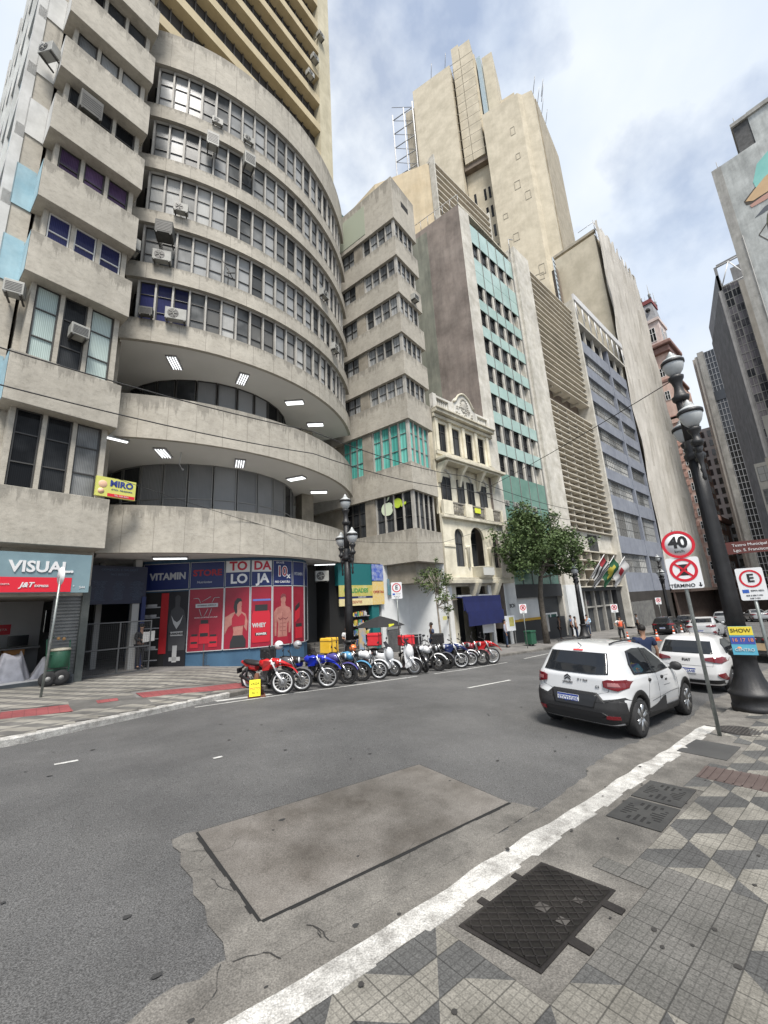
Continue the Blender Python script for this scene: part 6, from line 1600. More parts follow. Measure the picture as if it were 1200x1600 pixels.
t = hatch('black car parked at the far kerb behind the orange cones', 'DHR4B20', mat('black_paint', (.012, .012, .014), .2, coat=.8), False)
put(t, 41.5, 12.0, R(2))
t = hatch('black sedan parked ahead of the black hatchback, nearer the netted building', 'EKL5C12', MATS['black_paint'], True)
put(t, 48.5, 12.3, R(2))
t = hatch('silver grey hatchback far up the street by the netted building', 'QWT1E07', mat('grey_paint', (.25, .26, .27), .28, coat=.6), False, detail=False)
put(t, 60, 11.5, R(4))
t = hatch('small white car far away at the right edge near the plaza', 'QWT1E08', wp2, False, detail=False)
put(t, 72, 7.5, R(100))
t = hatch('tiny grey car far away behind the lamp post on the plaza', 'QWT1E08', MATS['grey_paint'], True, 'sedan', detail=False)
put(t, 66, 9.2, R(20))

# ---------------------------------------------------------------- flatbed trailer with motorcycles at the right edge
TR = thing('flatbed_trailer', 'low flatbed trailer with a wooden side board and red lamps, at the right edge', 'trailer')
b = MB(); b.box(-2.2, 2.2, -1.0, 1.0, .55, .72); b.box(-2.25, -2.2, -1.05, 1.05, .4, .8); b.build('bed', mat('dark_steel', (.05, .05, .05), .6, (.09, .085, .08), 3), TR)
b = MB(); b.box(-2.25, 2.2, -1.06, -1.01, .56, .86); b.box(-2.30, -2.25, -1.05, 1.05, .5, .78); b.build('side_board', mat('tan_board', (.32, .23, .13), .8, (.42, .31, .19), 3), TR)
for y in (-.9, .9):
    for x in (-.5, .5): wheel(TR, x, y * 1.0, .3, .18, -1 if y < 0 else 1, 5)
for k in range(7):
    b = MB(); b.lathe([(.055, 0), (.055, .03), (.03, .04)], 12, (-2.34, -.75 + .25 * k, .92), 'X'); b.build('red_lamp', lampred, TR)
b = MB(); b.box(-2.31, -2.28, -.95, .95, .8, 1.02); b.build('lamp_board', blkpl, TR)
put(TR, 24.5, 3.0, R(2))
# ---------------------------------------------------------------- motorcycles
mcframe = mat('motorcycle_black', (0.014, 0.014, 0.015), .5)
chrome = mat('fork_metal', (.45, .45, .45), .25, metal=.9)
engm = mat('engine_grey', (.12, .12, .12), .4, metal=.6)
seatm = mat('black_vinyl_seat', (.015, .015, .016), .6)
hl = mat('headlight_glass', (.62, .64, .66), .15, coat=.5)
mrr = mat('mirror_face', (.3, .32, .34), .1, metal=.8)
def colm(n, c): return mat(n, c, .3, coat=.6)
def moto_wheel(parent, x, r, w_, rimm, M=None):
    b = MB(); n = 36; m = 8; vs = []
    for k in range(n):
        a = 2 * pi * k / n
        for j in range(m):
            q = 2 * pi * j / m; rr = r - w_ / 2 + w_ / 2 * math.cos(q); vs.append((x + rr * math.cos(a), w_ / 2 * math.sin(q), r + rr * math.sin(a)))
    b.add(vs, [(k * m + j, ((k + 1) % n) * m + j, ((k + 1) % n) * m + (j + 1) % m, k * m + (j + 1) % m) for k in range(n) for j in range(m)], True)
    if M: b.xf(M)
    t_ = b.build('wheel', tyre, parent)
    b = MB(); vs = []; ri = r - w_ * .92
    for k in range(n):
        a = 2 * pi * k / n
        for rr, y in ((ri + .012, .035), (ri + .012, -.035), (ri - .022, -.03), (ri - .022, .03)): vs.append((x + rr * math.cos(a), y, r + rr * math.sin(a)))
    b.add(vs, [(k * 4 + j, ((k + 1) % n) * 4 + j, ((k + 1) % n) * 4 + (j + 1) % 4, k * 4 + (j + 1) % 4) for k in range(n) for j in range(4)], True)
    for k in range(14): a = 2 * pi * k / 14; b.tube([(x + .03 * math.cos(a + .5), .02 * (-1) ** k, r + .03 * math.sin(a + .5)), (x + ri * math.cos(a), 0, r + ri * math.sin(a))], .005, 4, False)
    b.lathe([(.04, -.06), (.04, .06)], 12, (x, 0, r), 'Y')
    if M: b.xf(M)
    b.build('rim', rimm, t_)
    b = MB(); b.lathe([(.105, -.052), (.12, -.05), (.12, -.046), (.105, -.044)], 24, (x, 0, r), 'Y')
    if M: b.xf(M)
    b.build('brake_disc', chrome, t_)
    return t_
def motorcycle(label, x, y, rz, kind='naked', col=None, rim='silver', steer=.5, s=1.1, helmet=None, box=None, headm=None):
    t = thing('motorcycle' if kind != 'scooter' else 'scooter', label, 'motorcycle', (0, 0, 0), 0, 'motorcycles parked in a row along the far kerb')
    rimm = {'silver': mat('silver_rim', (.55, .56, .57), .35, metal=.5), 'white': mat('white_rim', (.7, .7, .7), .4), 'black': mcframe}[rim]
    wb = 1.30 if kind != 'scooter' else 1.27; r_ = .31 if kind != 'scooter' else .265
    if kind == 'trail': r_ = .325
    Ms = Matrix.Translation((wb, 0, 0)) @ Matrix.Rotation(steer, 4, 'Z') @ Matrix.Translation((-wb, 0, 0))
    moto_wheel(t, 0, r_ * .98, .11, rimm); moto_wheel(t, wb, r_, .085 if kind != 'scooter' else .11, rimm, Ms)
    tilt = 7
    if kind != 'scooter':
        b = MB()
        for sg in (-1, 1): b.tube([(wb + .02, sg * .085, r_), (wb - .14, sg * .085, .62)], .03, 8); b.tube([(wb - .14, sg * .085, .62), (wb - .27, sg * .085, .96)], .02, 8)
        b.box(wb - .27, wb - .17, -.1, .1, .84, .88); b.xf(Ms); b.build('fork', chrome if kind == 'naked' else rimm, t)
        b = MB(); n = 10; vs = []
        rr = r_ + (.03 if kind == 'naked' else .12); a0_, a1_ = (20, 150) if kind == 'naked' else (25, 118)
        for k in range(n + 1):
            a = R(a0_ + (a1_ - a0_) * k / n)
            for yy, dd in ((-.06, 0), (0, .025), (.06, 0)): vs.append((wb + (rr + dd) * math.cos(a), yy, r_ + (rr + dd) * math.sin(a)))
        b.add(vs, [(k * 3 + j, (k + 1) * 3 + j, (k + 1) * 3 + j + 1, k * 3 + j + 1) for k in range(n) for j in (0, 1)], True); b.xf(Ms); b.build('front_fender', col, t)
        b = MB(); b.tube([(wb - .42, -.36, 1.06), (wb - .34, -.2, 1.04), (wb - .28, -.06, .98), (wb - .28, .06, .98), (wb - .34, .2, 1.04), (wb - .42, .36, 1.06)], .013, 8)
        for sg in (-1, 1): b.tube([(wb - .38, sg * .26, 1.05), (wb - .44, sg * .38, 1.065)], .022, 8)
        b.xf(Ms); b.build('handlebar', mcframe, t)
        b = MB(); b.ball((wb - .10, 0, .86), .095, 14, (.75, 1, 1)); b.xf(Ms); h_ = b.build('headlight', mcframe if kind == 'naked' else col, t)
        b = MB(); b.lathe([(.08, 0), (.075, .025), (.03, .035)], 16, (wb - .04, 0, .86), 'X'); b.xf(Ms); b.build('headlight_lens', hl, h_)
        b = MB(); b.add([(wb - .45, -.11, .74), (wb - .45, .11, .74), (wb - .85, .09, .74), (wb - .85, -.09, .74)], [(0, 1, 2, 3)]) if False else None
        b.ball((wb - .58, 0, .80), .22, 16, (1.15, .62, .62)); b.ball((wb - .42, 0, .76), .15, 12, (1.1, .75, .8)); b.build('fuel_tank', col, t)
        b = MB(); pts = [(wb - .72, 0, .78), (wb - .95, 0, .76), (wb - 1.2, 0, .80), (wb - 1.42, 0, .86)]
        b.tube(pts, [.10, .125, .12, .07], 12); b.v = [(x_, y_, .80 + (z_ - .80) * .55) for x_, y_, z_ in b.v]; b.build('seat', seatm, t)
        b = MB(); b.tube([(wb - .95, 0, .66), (wb - 1.2, 0, .68), (wb - 1.55, 0, .80)], [.10, .10, .04], 10); b.v = [(x_, y_ * .9, z_) for x_, y_, z_ in b.v]; b.build('tail_panel', col, t)
        b = MB(); b.tube([(wb - .22, 0, .82), (wb - .35, 0, .5), (wb - .55, 0, .28), (.35, 0, .3), (.28, 0, .5), (.05, 0, .78)], .024, 8); b.tube([(.38, .1, .38), (0, .1, r_)], .022, 6); b.tube([(.38, -.1, .38), (0, -.1, r_)], .022, 6); b.tube([(.1, -.12, .7), (.02, -.12, .36)], .03, 8); b.tube([(.1, .12, .7), (.02, .12, .36)], .03, 8)
        b.tube([(.62, .1, .26), (.5, .26, .02)], .012, 5); b.tube([(wb - .7, -.22, .3), (wb - .7, .22, .3)], .014, 6); b.build('frame', mcframe, t)
        b = MB(); b.ball((wb - .68, 0, .38), .16, 12, (1.1, .75, .75)); b.rbox((wb - .56, 0, .52), (.16, .17, .22), (0, .35, 0))
        for k in range(5): b.rbox((wb - .60 + k * .02, 0, .44 + k * .045), (.2, .2, .012), (0, .35, 0))
        b.build('engine', engm, t)
        b = MB(); b.tube([(wb - .45, -.1, .5), (wb - .42, -.12, .32), (.5, -.14, .26), (.2, -.16, .34), (-.15, -.17, .46)], [.02, .022, .025, .045, .05], 10); b.build('exhaust', mcframe if kind == 'trail' else engm, t)
        if kind == 'trail':
            b = MB(); b.tube([(wb - .25, 0, .92), (wb + .02, 0, .86), (wb + .28, 0, .72)], [.09, .09, .03], 8); b.v = [(x_, y_, .85 + (z_ - .85) * .5 - (x_ - wb) * .25) for x_, y_, z_ in b.v]; b.xf(Ms); b.build('beak', col, t)
            b = MB()
            for sg in (-1, 1): b.add([(wb - .2, sg * .14, .9), (wb - .5, sg * .17, .9), (wb - .62, sg * .13, .62), (wb - .34, sg * .15, .66)], [(0, 1, 2, 3)])
            b.build('side_shroud', col, t)
        b = MB(); b.box(-.38, -.36, -.09, .09, .48, .62); b.tube([(-.1, 0, .72), (-.38, 0, .55)], .03, 6); b.build('rear_plate', mcframe, t)
    else:
        b = MB(); vs = []; prof = [(wb + .02, .42, .10), (wb - .12, .80, .16), (wb - .2, 1.0, .13), (wb - .28, 1.0, .12), (wb - .30, .75, .17), (wb - .26, .42, .18), (wb - .3, .22, .17), (wb - .1, .3, .12)]
        n = len(prof)
        for x_, z_, w_ in prof: vs += [(x_, -w_, z_), (x_ + (.05 if x_ > wb - .22 else 0), 0, z_), (x_, w_, z_)]
        b.add(vs, [(3 * k + j, 3 * ((k + 1) % n) + j, 3 * ((k + 1) % n) + j + 1, 3 * k + j + 1) for k in range(n) for j in (0, 1)] + [tuple(3 * k for k in range(n)), tuple(3 * k + 2 for k in range(n - 1, -1, -1))], False)
        b.v = [(x_, y_ * .8, z_) for x_, y_, z_ in b.v]; b.ball((wb - .14, 0, .74), .2, 14, (.75, .85, 1.3)); b.build('front_shield', col, t, fixn=True)
        b = MB(); b.box(.25, wb - .25, -.17, .17, .20, .28); b.build('footboard', mcframe, t)
        b = MB(); b.tube([(.42, 0, .40), (.2, 0, .58), (-.1, 0, .66), (-.38, 0, .70)], [.16, .2, .17, .07], 12); b.build('rear_body', col, t)
        b = MB(); b.tube([(.5, 0, .70), (.2, 0, .76), (-.2, 0, .80), (-.35, 0, .82)], [.09, .15, .14, .06], 10); b.v = [(x_, y_, .76 + (z_ - .76) * .5) for x_, y_, z_ in b.v]; b.build('seat', seatm, t)
        b = MB(); b.tube([(wb - .36, -.33, 1.03), (wb - .27, -.1, 1.0), (wb - .27, .1, 1.0), (wb - .36, .33, 1.03)], .018, 8); b.xf(Ms); b.build('handlebar', mcframe, t)
        b = MB()
        for sg in (-1, 1): b.tube([(wb, sg * .08, r_), (wb - .12, sg * .08, .62)], .026, 8)
        b.xf(Ms); b.build('fork', chrome, t)
        b = MB(); n = 8; vs = []
        for k in range(n + 1):
            a = R(10 + 140 * k / n)
            for yy in (-.075, 0, .075): vs.append((wb + (r_ + .035) * math.cos(a), yy, r_ + (r_ + .035 + (.02 if yy == 0 else 0)) * math.sin(a)))
        b.add(vs, [(k * 3 + j, (k + 1) * 3 + j, (k + 1) * 3 + j + 1, k * 3 + j + 1) for k in range(n) for j in (0, 1)], True); b.xf(Ms); b.build('front_fender', col, t)
        b = MB(); b.ball((wb - .16, 0, .9), .1, 10, (.5, 1, .7)); b.build('headlight', hl, t)
        b = MB(); b.ball((.1, 0, .3), .16, 10, (1.3, .6, .7)); b.tube([(.3, -.13, .25), (-.2, -.16, .35)], .05, 8); b.build('engine', engm, t)
        b = MB(); b.add([(wb - .16, -.13, .98), (wb - .16, .13, .98), (wb - .30, .10, 1.18), (wb - .30, -.10, 1.18)], [(0, 1, 2, 3)]); b.build('windshield', mat('smoked_screen', (.03, .03, .035), .1), t)
    for sg in (-1, 1):
        b = MB(); b.tube([(wb - .38, sg * .27, 1.05), (wb - .36, sg * .33, 1.2)], .007, 5); b.ball((wb - .36, sg * .35, 1.24), .055, 10, (.35, 1.2, .8)); b.xf(Ms); b.build('mirror', mcframe, t)
    M0 = Matrix.Rotation(R(-tilt), 4, 'X')
    z = zx(x) + road_p(min(y, 13.5))
    # place so that the front wheel touches (x, y)
    f = Vector((math.cos(rz), math.sin(rz), 0)) * wb * s
    t.location = (x - f.x, y - f.y, zx(x - f.x * .5) + road_p(min(y, 13.4)) + .01)
    t.rotation_euler = (R(tilt), math.atan2(-(zx(x) - zx(x - f.x)), wb), rz)
    t.scale = (s, s, s)
    bpy.context.view_layer.update()
    W = Matrix.LocRotScale(t.location, t.rotation_euler, t.scale)
    if helmet:
        hm, lab, p = helmet; q = W @ Vector(p)
        h_ = thing('helmet', lab, 'helmet', q, rz)
        b = MB(); b.ball((0, 0, 0), .135, 18, (1.08, .95, 1)); b.build('shell', hm, h_)
        b = MB(); b.ball((.035, 0, -.01), .125, 14, (.95, .92, .45)); b.build('visor', mat('smoked_screen', (.03, .03, .035), .1), h_)
    if box:
        bm_, lab, p, sz, tx = box; q = W @ Vector(p)
        h_ = thing('delivery_bag', lab, 'delivery bag', q, rz)
        b = MB(); b.box(-sz[0] / 2, sz[0] / 2, -sz[1] / 2, sz[1] / 2, 0, sz[2]); b.build('bag', bm_, h_, bevel=.03)
        b = MB()
        for yy in (-sz[1] * .28, sz[1] * .28): b.box(-sz[0] / 2 - .008, sz[0] / 2 + .008, yy - .02, yy + .02, -.01, sz[2] + .01)
        b.box(-sz[0] / 2 - .01, sz[0] / 2 + .01, -sz[1] / 2 - .01, sz[1] / 2 + .01, sz[2] * .8, sz[2] * .83); b.build('strap', tx, h_)
    return t
red = colm('red_tank_paint', (.50, .012, .015)); blue = colm('blue_tank_paint', (.012, .03, .40)); purp = colm('purple_blue_paint', (.06, .05, .22)); whi = colm('white_tank_paint', (.66, .67, .68)); gry = colm('grey_tank_paint', (.10, .10, .11)); blk = colm('gloss_black_paint', (.014, .014, .016)); dred = colm('dark_red_paint', (.22, .02, .03)); nav = colm('navy_paint', (.015, .03, .12)); lbl = colm('light_blue_paint', (.08, .25, .42))
HW, HB = colm('white_helmet', (.62, .63, .63)), colm('black_helmet', (.02, .02, .02)); HO = colm('orange_helmet', (.75, .18, .05))
YB_ = mat('yellow_bag', (.72, .42, .02), .75, (.78, .5, .05), 4); RB_ = mat('red_bag', (.55, .015, .025), .75, (.62, .03, .04), 4); KB_ = mat('black_bag', (.015, .015, .017), .7)
HD = R(-72)
specs = [
 ('red trail motorcycle with white front wheel rim at the left end of the row', 5.85, 11.81, R(-70), 'trail', red, 'white', .62, dict(helmet=(HW, 'white helmet hung on the mirror of the red motorcycle at the left end', (.95, .30, 1.22)))),
 ('dark grey motorcycle with a chrome fork, second from the left', 6.55, 11.94, R(-72), 'naked', gry, 'silver', .5, dict(helmet=(colm('grey_helmet', (.30, .31, .32)), 'silver grey helmet hung on the second motorcycle from the left', (.95, .30, 1.2)), box=(KB_, 'black top bag on the second motorcycle from the left', (.0, 0, .86), (.38, .38, .32), mat('dark_strap', (.03, .03, .03), .8)))),
 ('bright blue trail motorcycle, third from the left', 7.49, 11.95, R(-68), 'trail', blue, 'silver', .5, {}),
 ('purple blue motorcycle with a matching fender, fourth from the left', 8.42, 12.11, HD, 'naked', purp, 'black', .45, {}),
 ('dark motorcycle with a light blue tank carrying a yellow delivery box', 9.17, 12.32, HD, 'naked', lbl, 'black', .35, dict(box=(YB_, 'tall yellow delivery box on the fifth motorcycle from the left', (.0, 0, .86), (.5, .52, .55), mat('brown_strap', (.2, .1, .02), .8)))),
 ('black motorcycle with a white tank and an orange helmet on it', 9.83, 12.15, HD, 'naked', whi, 'silver', .45, dict(helmet=(HO, 'orange helmet resting on the black motorcycle with the white tank', (.3, 0, 1.0)))),
 ('pale grey maxi scooter with a dark windscreen', 10.82, 12.45, HD, 'scooter', colm('pearl_grey_paint', (.5, .52, .54)), 'silver', .1, {}),
 ('white step through scooter with a red delivery bag behind', 11.64, 12.2, R(-60), 'scooter', whi, 'silver', .3, dict(s=1.18, box=(RB_, 'red delivery bag on the rack of the white scooter', (-.1, 0, .95), (.48, .5, .48), mat('dark_red_strap', (.2, .01, .02), .8)))),
 ('black motorcycle with a round headlight facing the camera', 12.22, 12.16, R(-110), 'naked', blk, 'black', .0, dict(box=(RB_, 'wide red delivery bag behind the motorcycle with the round headlight', (-.1, 0, .9), (.5, .62, .42), mat('dark_red_strap', (.2, .01, .02), .8)))),
 ('black motorcycle with a white tank and white front fender', 13.1, 12.23, HD, 'naked', whi, 'black', .3, {}),
 ('dark motorcycle tucked behind the one with the white fender', 13.9, 12.5, HD, 'naked', gry, 'black', .1, dict(box=(KB_, 'black delivery bag with pale marks near the middle of the row', (0, 0, .9), (.5, .52, .48), mat('pale_strap', (.5, .5, .5), .8)))),
 ('navy blue motorcycle with a silver front rim', 14.45, 12.15, R(-60), 'trail', nav, 'silver', .3, {}),
 ('white fendered motorcycle just right of the navy blue one', 15.23, 12.25, R(-60), 'naked', whi, 'silver', .3, dict(box=(KB_, 'black delivery bag toward the right end of the row', (0, 0, .9), (.48, .5, .45), mat('dark_strap', (.03, .03, .03), .8)))),
 ('dark red motorcycle, second from the right end', 15.75, 12.0, R(-62), 'naked', dred, 'black', .1, {}),
 ('red trail motorcycle at the right end of the row', 16.45, 11.95, R(-50), 'trail', red, 'silver', .25, {}),
]
for lab, x, y, rz, kd, cl_, rm, stv, kw in specs: motorcycle(lab, x, y, rz, kd, cl_, rm, stv, **kw)
# two motorcycles on the trailer
for lab, px_, py_, rz, cc_ in (('black motorcycle standing on the flatbed trailer, nearer the camera', 23.6, 2.7, R(80), blk), ('grey motorcycle standing on the flatbed trailer, farther in', 25.0, 2.6, R(85), gry)):
    m_ = motorcycle(lab, px_, py_, rz, 'naked', cc_, 'silver'); m_.location.z += .72; del m_['group']

# traffic cone with a yellow notice, left end of the row
x, y = 5.1, 12.0; zb = zx(x) + road_p(y)
CN = thing('notice_stand', 'rusty pyramid stand with a yellow notice, at the left end of the motorcycles', 'notice stand', (x, y, zb), R(-20))
b = MB(); b.box(-.24, .24, -.24, .24, 0, .04); b.lathe([(.22, .04), (.06, .62), (.05, .64)], 4); b.build('stand', mat('rusty_brown_metal', (.09, .035, .02), .85, (.16, .07, .04), 9), CN)
b = MB(); b.v = []; b.box(-.15, .15, -.012, 0, 0, .44); b.xf(Matrix.Translation((-.06, -.24, .06)) @ Matrix.Rotation(R(-14), 4, 'X')); nn = b.build('notice', mat('yellow_notice', (.75, .68, .02), .6), CN)
Mx = Matrix.Translation((-.06, -.24, .06)) @ Matrix.Rotation(R(-14), 4, 'X')
text('lettering', 'VAGA', .09, black, nn, Mx @ FR(0, -.014, .33)); text('lettering', 'MOTO', .09, MATS['sign_red'], nn, Mx @ FR(0, -.014, .2)); text('lettering', 'R$ 10', .07, black, nn, Mx @ FR(0, -.014, .09))
# orange cones
def cone(lab, x, y, h_=.75):
    t = thing('traffic_cone', lab, 'traffic cone', (x, y, zx(x) + road_p(y)), 0, 'orange traffic cones in the street')
    om = mat('cone_orange', (.62, .10, .03), .6)
    b = MB(); b.box(-.2, .2, -.2, .2, 0, .04); b.lathe([(.14, .04), (.10, h_ * .35)], 20); b.lathe([(.075, h_ * .55), (.055, h_ * .72)], 20); b.lathe([(.045, h_ * .8), (.03, h_)], 20); b.build('cone', om, t)
    b = MB(); b.lathe([(.10, h_ * .35), (.075, h_ * .55)], 20); b.lathe([(.055, h_ * .72), (.045, h_ * .8)], 20); b.build('white_band', signw, t)
cone('orange cone with white bands beside the worker in the orange vest', 30.5, 11.1)
cone('orange cone left of the man in navy, before the black cars', 33.2, 10.2); cone('orange cone between the black hatchback and the silver sedan, left one', 34.8, 9.6, .9); cone('orange cone nearest the silver sedan', 37.5, 9.8, .9)
# ---------------------------------------------------------------- people
def skinmesh(name, verts, edges, m, parent, sub=2, root=0):
    bm = bmesh.new(); L_ = bm.verts.layers.skin.verify(); vs = []
    for i, (p, r_) in enumerate(verts):
        v = bm.verts.new(p); v[L_].radius = (r_, r_) if not isinstance(r_, tuple) else r_; v[L_].use_root = (i == root); vs.append(v)
    for a_, c_ in edges: bm.edges.new((vs[a_], vs[c_]))
    me = bpy.data.meshes.new(name); bm.to_mesh(me); bm.free(); me.materials.append(m)
    o = bpy.data.objects.new(name, me); COL.objects.link(o); o.parent = parent
    sk = o.modifiers.new('skin', 'SKIN'); sk.use_smooth_shade = True; sk.branch_smoothing = .5
    sb = o.modifiers.new('sub', 'SUBSURF'); sb.levels = sub; sb.render_levels = sub
    return o
skins = {'tan': mat('tan_skin', (.36, .20, .13), .55), 'brown': mat('brown_skin', (.16, .085, .05), .55), 'light': mat('light_skin', (.48, .29, .21), .55)}
hairm = mat('dark_hair', (.012, .009, .007), .6)
def person(label, x, y, heading, h=1.72, shirt=None, trousers=None, skin='tan', pose='stand', longs=False, z=None, shoes=None, vest=None, cat='person', pack=None):
    zb = gz(x, y) if z is None else z
    t = thing('person', label, 'person', (x, y, zb), heading)
    k = h / 1.75; sm = skins[skin]
    st = .0
    # legs: forward direction is +x
    if pose == 'walk': fl = ((.26, -.10), (-.24, .10))
    elif pose == 'hip': fl = ((.06, -.14), (-.02, .14))
    else: fl = ((.04, -.10), (-.03, .11))
    hips = Vector((0, 0, .93)); V = []; E_ = []
    def add(p, r_): V.append((tuple(Vector(p) * k), r_ * k)); return len(V) - 1
    pel = add((0, 0, .95), .13); wai = add((0, 0, 1.10), .115); che = add((.01, 0, 1.32), .145); nk0 = add((0, 0, 1.46), .075); nk = add((.01, 0, 1.52), .052); E_ += [(pel, wai), (wai, che), (che, nk0), (nk0, nk)]
    hd1 = add((.015, 0, 1.60), .078); hd2 = add((.02, 0, 1.67), .088); E_ += [(nk, hd1), (hd1, hd2)]
    legs = []; arms = []
    for (fx, fy) in fl:
        s_ = 1 if fy > 0 else -1
        lift = .08 if (pose == 'walk' and fx < 0) else 0
        hp = add((0, s_ * .09, .88), .088); kn = add((fx * .55 + (.05 if pose == 'walk' else .02), fy * .95, .50 + lift * .3), .058); an = add((fx, fy, .09 + lift), .038); to = add((fx + .14, fy * 1.1, .035 + lift * .5), .032)
        E_ += [(pel, hp), (hp, kn), (kn, an), (an, to)]; legs.append((hp, kn, an, to))
    for s_ in (-1, 1):
        sh = (0, s_ * .19, 1.42)
        if pose == 'hold' or (pose == 'phone' and s_ == 1): el, wr, hn = (.03, s_ * .25, 1.16), (.24, s_ * .14, 1.14), (.31, s_ * .10, 1.15)
        elif pose == 'hip' and s_ == -1: el, wr, hn = (-.02, s_ * .40, 1.2), (.04, s_ * .22, 1.02), (.06, s_ * .16, 1.0)
        elif pose == 'walk': el, wr, hn = (-.08 * s_, s_ * .26, 1.16), (.10 * -s_ + .08, s_ * .27, .95), (.12 * -s_ + .1, s_ * .265, .87)
        else: el, wr, hn = (-.02, s_ * .26, 1.15), (.05, s_ * .27, .92), (.07, s_ * .26, .84)
        a_ = add(sh, .062); e_ = add(el, .043); w_ = add(wr, .028); h_ = add(hn, .036); E_ += [(che, a_), (a_, e_), (e_, w_), (w_, h_)]
        d = (Vector(hn) - Vector(wr)).normalized(); sd = d.cross(Vector((0, s_, 0))); sd = sd.normalized() if sd.length > .1 else Vector((0, 0, 1))
        for q, ln in ((-1.5, .06), (-.5, .075), (.5, .08), (1.5, .07)):
            p1 = Vector(hn) + d * .03 + sd * q * .018; p2 = p1 + d * ln + Vector((0, -s_ * .015, 0)); f1 = add(p1, .0095); f2 = add(p2, .008); E_ += [(h_, f1), (f1, f2)]
        th = add(Vector(wr) + d * .05 + sd * .045, .011); E_.append((w_, th))
        arms.append((a_, e_, w_))
    skinmesh('body', V, E_, sm, t, 2, pel)
    P = lambda i: Vector(V[i][0])
    # shirt with sleeves, trousers, shoes, hair
    vs = [(tuple(P(pel) + Vector((0, 0, -.02))), .15 * k), (tuple(P(wai)), .135 * k), (tuple(P(che)), .185 * k), (tuple(P(nk0) - Vector((0, 0, .01))), .10 * k)]; es = [(0, 1), (1, 2), (2, 3)]
    for a_, e_, w_ in arms:
        i = len(vs); vs += [(tuple(P(a_)), .102 * k), (tuple(P(e_).lerp(P(a_), 0 if longs else .3)), .072 * k)]; es += [(2, i), (i, i + 1)]
        if longs: vs.append((tuple(P(w_)), .048 * k)); es.append((i + 1, i + 2))
    skinmesh('shirt', vs, es, shirt, t, 2)
    vs = [(tuple(P(pel)), .145 * k)]; es = []
    for hp, kn, an, to in legs:
        i = len(vs); vs += [(tuple(P(hp)), .10 * k), (tuple(P(kn)), .075 * k), (tuple(P(an) + Vector((0, 0, .02))), .056 * k)]; es += [(0, i), (i, i + 1), (i + 1, i + 2)]
    skinmesh('trousers', vs, es, trousers, t, 2)
    for hp, kn, an, to in legs:
        b = MB(); a_ = P(an); b.ball((a_.x + .055, a_.y, a_.z - .035), .06 * k, 10, (2.1, .85, .75)); b.ball((a_.x - .01, a_.y, a_.z - .0), .05 * k, 8, (1, .9, 1)); b.build('shoe', shoes or seatm, t)
    c_ = P(hd2)
    b = MB(); b.ball((c_.x - .018, c_.y, c_.z + .03), .108 * k, 14, (1, .86, .92)); b.v = [(x_ if x_ < c_.x + .05 else c_.x + .05 + (x_ - c_.x - .05) * .3, y_, max(z_, c_.z + .0 - max(0, (c_.x - x_)) * .6)) for x_, y_, z_ in b.v]; b.build('hair', hairm, t)
    b = MB(); b.ball((c_.x + .098 * k, 0, c_.z - .03), .018 * k, 8, (1, .7, 1.3)); b.ball((c_.x + .02, .092 * k, c_.z - .02), .022 * k, 6, (.6, .5, 1)); b.ball((c_.x + .02, -.092 * k, c_.z - .02), .022 * k, 6, (.6, .5, 1)); b.build('nose_and_ears', sm, t)
    b = MB(); b.ball((c_.x + .085 * k, .032, c_.z), .012, 6); b.ball((c_.x + .085 * k, -.032, c_.z), .012, 6); b.box(c_.x + .083 * k, c_.x + .088 * k, -.022, .022, c_.z - .072, c_.z - .064); b.build('eyes_and_mouth', mat('dark_face_features', (.04, .015, .012), .5), t)
    if vest:
        vs = [(tuple(P(pel) + Vector((0, 0, .02))), .165 * k), (tuple(P(wai)), .15 * k), (tuple(P(che)), .18 * k), (tuple(P(nk0) - Vector((0, 0, .05))), .10 * k)]
        skinmesh('vest', vs, [(0, 1), (1, 2), (2, 3)], vest, t, 2)
    return t
cl = lambda n, c: mat(n, c, .85, tuple(min(1, q * 1.25) for q in c), 6)
navy_c = cl('navy_shirt', (.012, .022, .06)); white_c = cl('white_shirt', (.6, .6, .6)); black_c = cl('black_clothes', (.014, .014, .016)); jeans = cl('dark_jeans', (.03, .045, .08)); lblue = cl('light_blue_shirt', (.28, .38, .48)); beige_c = cl('beige_top', (.45, .33, .25)); greyc = cl('grey_clothes', (.16, .16, .17)); plaid = cl('grey_blue_shirt', (.22, .23, .28))
vestm = mat('orange_vest', (.80, .12, .05), .6, emit=(.8, .12, .05), estr=0)
person('worker in an orange vest and black trousers standing in the road by a cone', 34.0, 12.75, R(-150), 1.72, white_c, black_c, 'tan', 'hip', vest=vestm, z=zx(34) + road_p(12.75))
person('man in a navy T-shirt standing between the two white cars', 12.6, 4.2, R(35), 1.76, navy_c, jeans, 'tan', 'stand', z=zx(12.6) + road_p(4.2))
person('person in dark clothes holding an open newspaper behind the gate', 3.25, 18.9, R(-60), 1.66, black_c, black_c, 'tan', 'hold', longs=True)
PPR = thing('newspaper', 'open white newspaper held by the person behind the gate', 'newspaper', (3.45, 18.55, gz(3.3, 18.9) + 1.0), R(30))
b = MB(); b.box(-.26, 0, -.01, 0, 0, .38); b.box(0, .26, -.02, -.01, .02, .4); b.build('pages', mat('newsprint', (.5, .5, .48), .8, (.6, .6, .58), 20), PPR)
person('person in black walking past the vitamin shop doorway', 4.75, 19.6, R(20), 1.66, black_c, black_c, 'brown', 'walk', longs=True, shoes=white_c)
person('person in a white shirt sitting on the steps behind the blue motorcycles', 11.9, 17.2, R(-100), 1.6, white_c, greyc, 'tan', 'hold', z=gz(11.9, 17.2) - .15)
person('man in a dark blue shirt behind the red delivery bags', 15.7, 15.0, R(150), 1.72, cl('slate_shirt', (.035, .05, .09)), jeans, 'brown', 'stand')
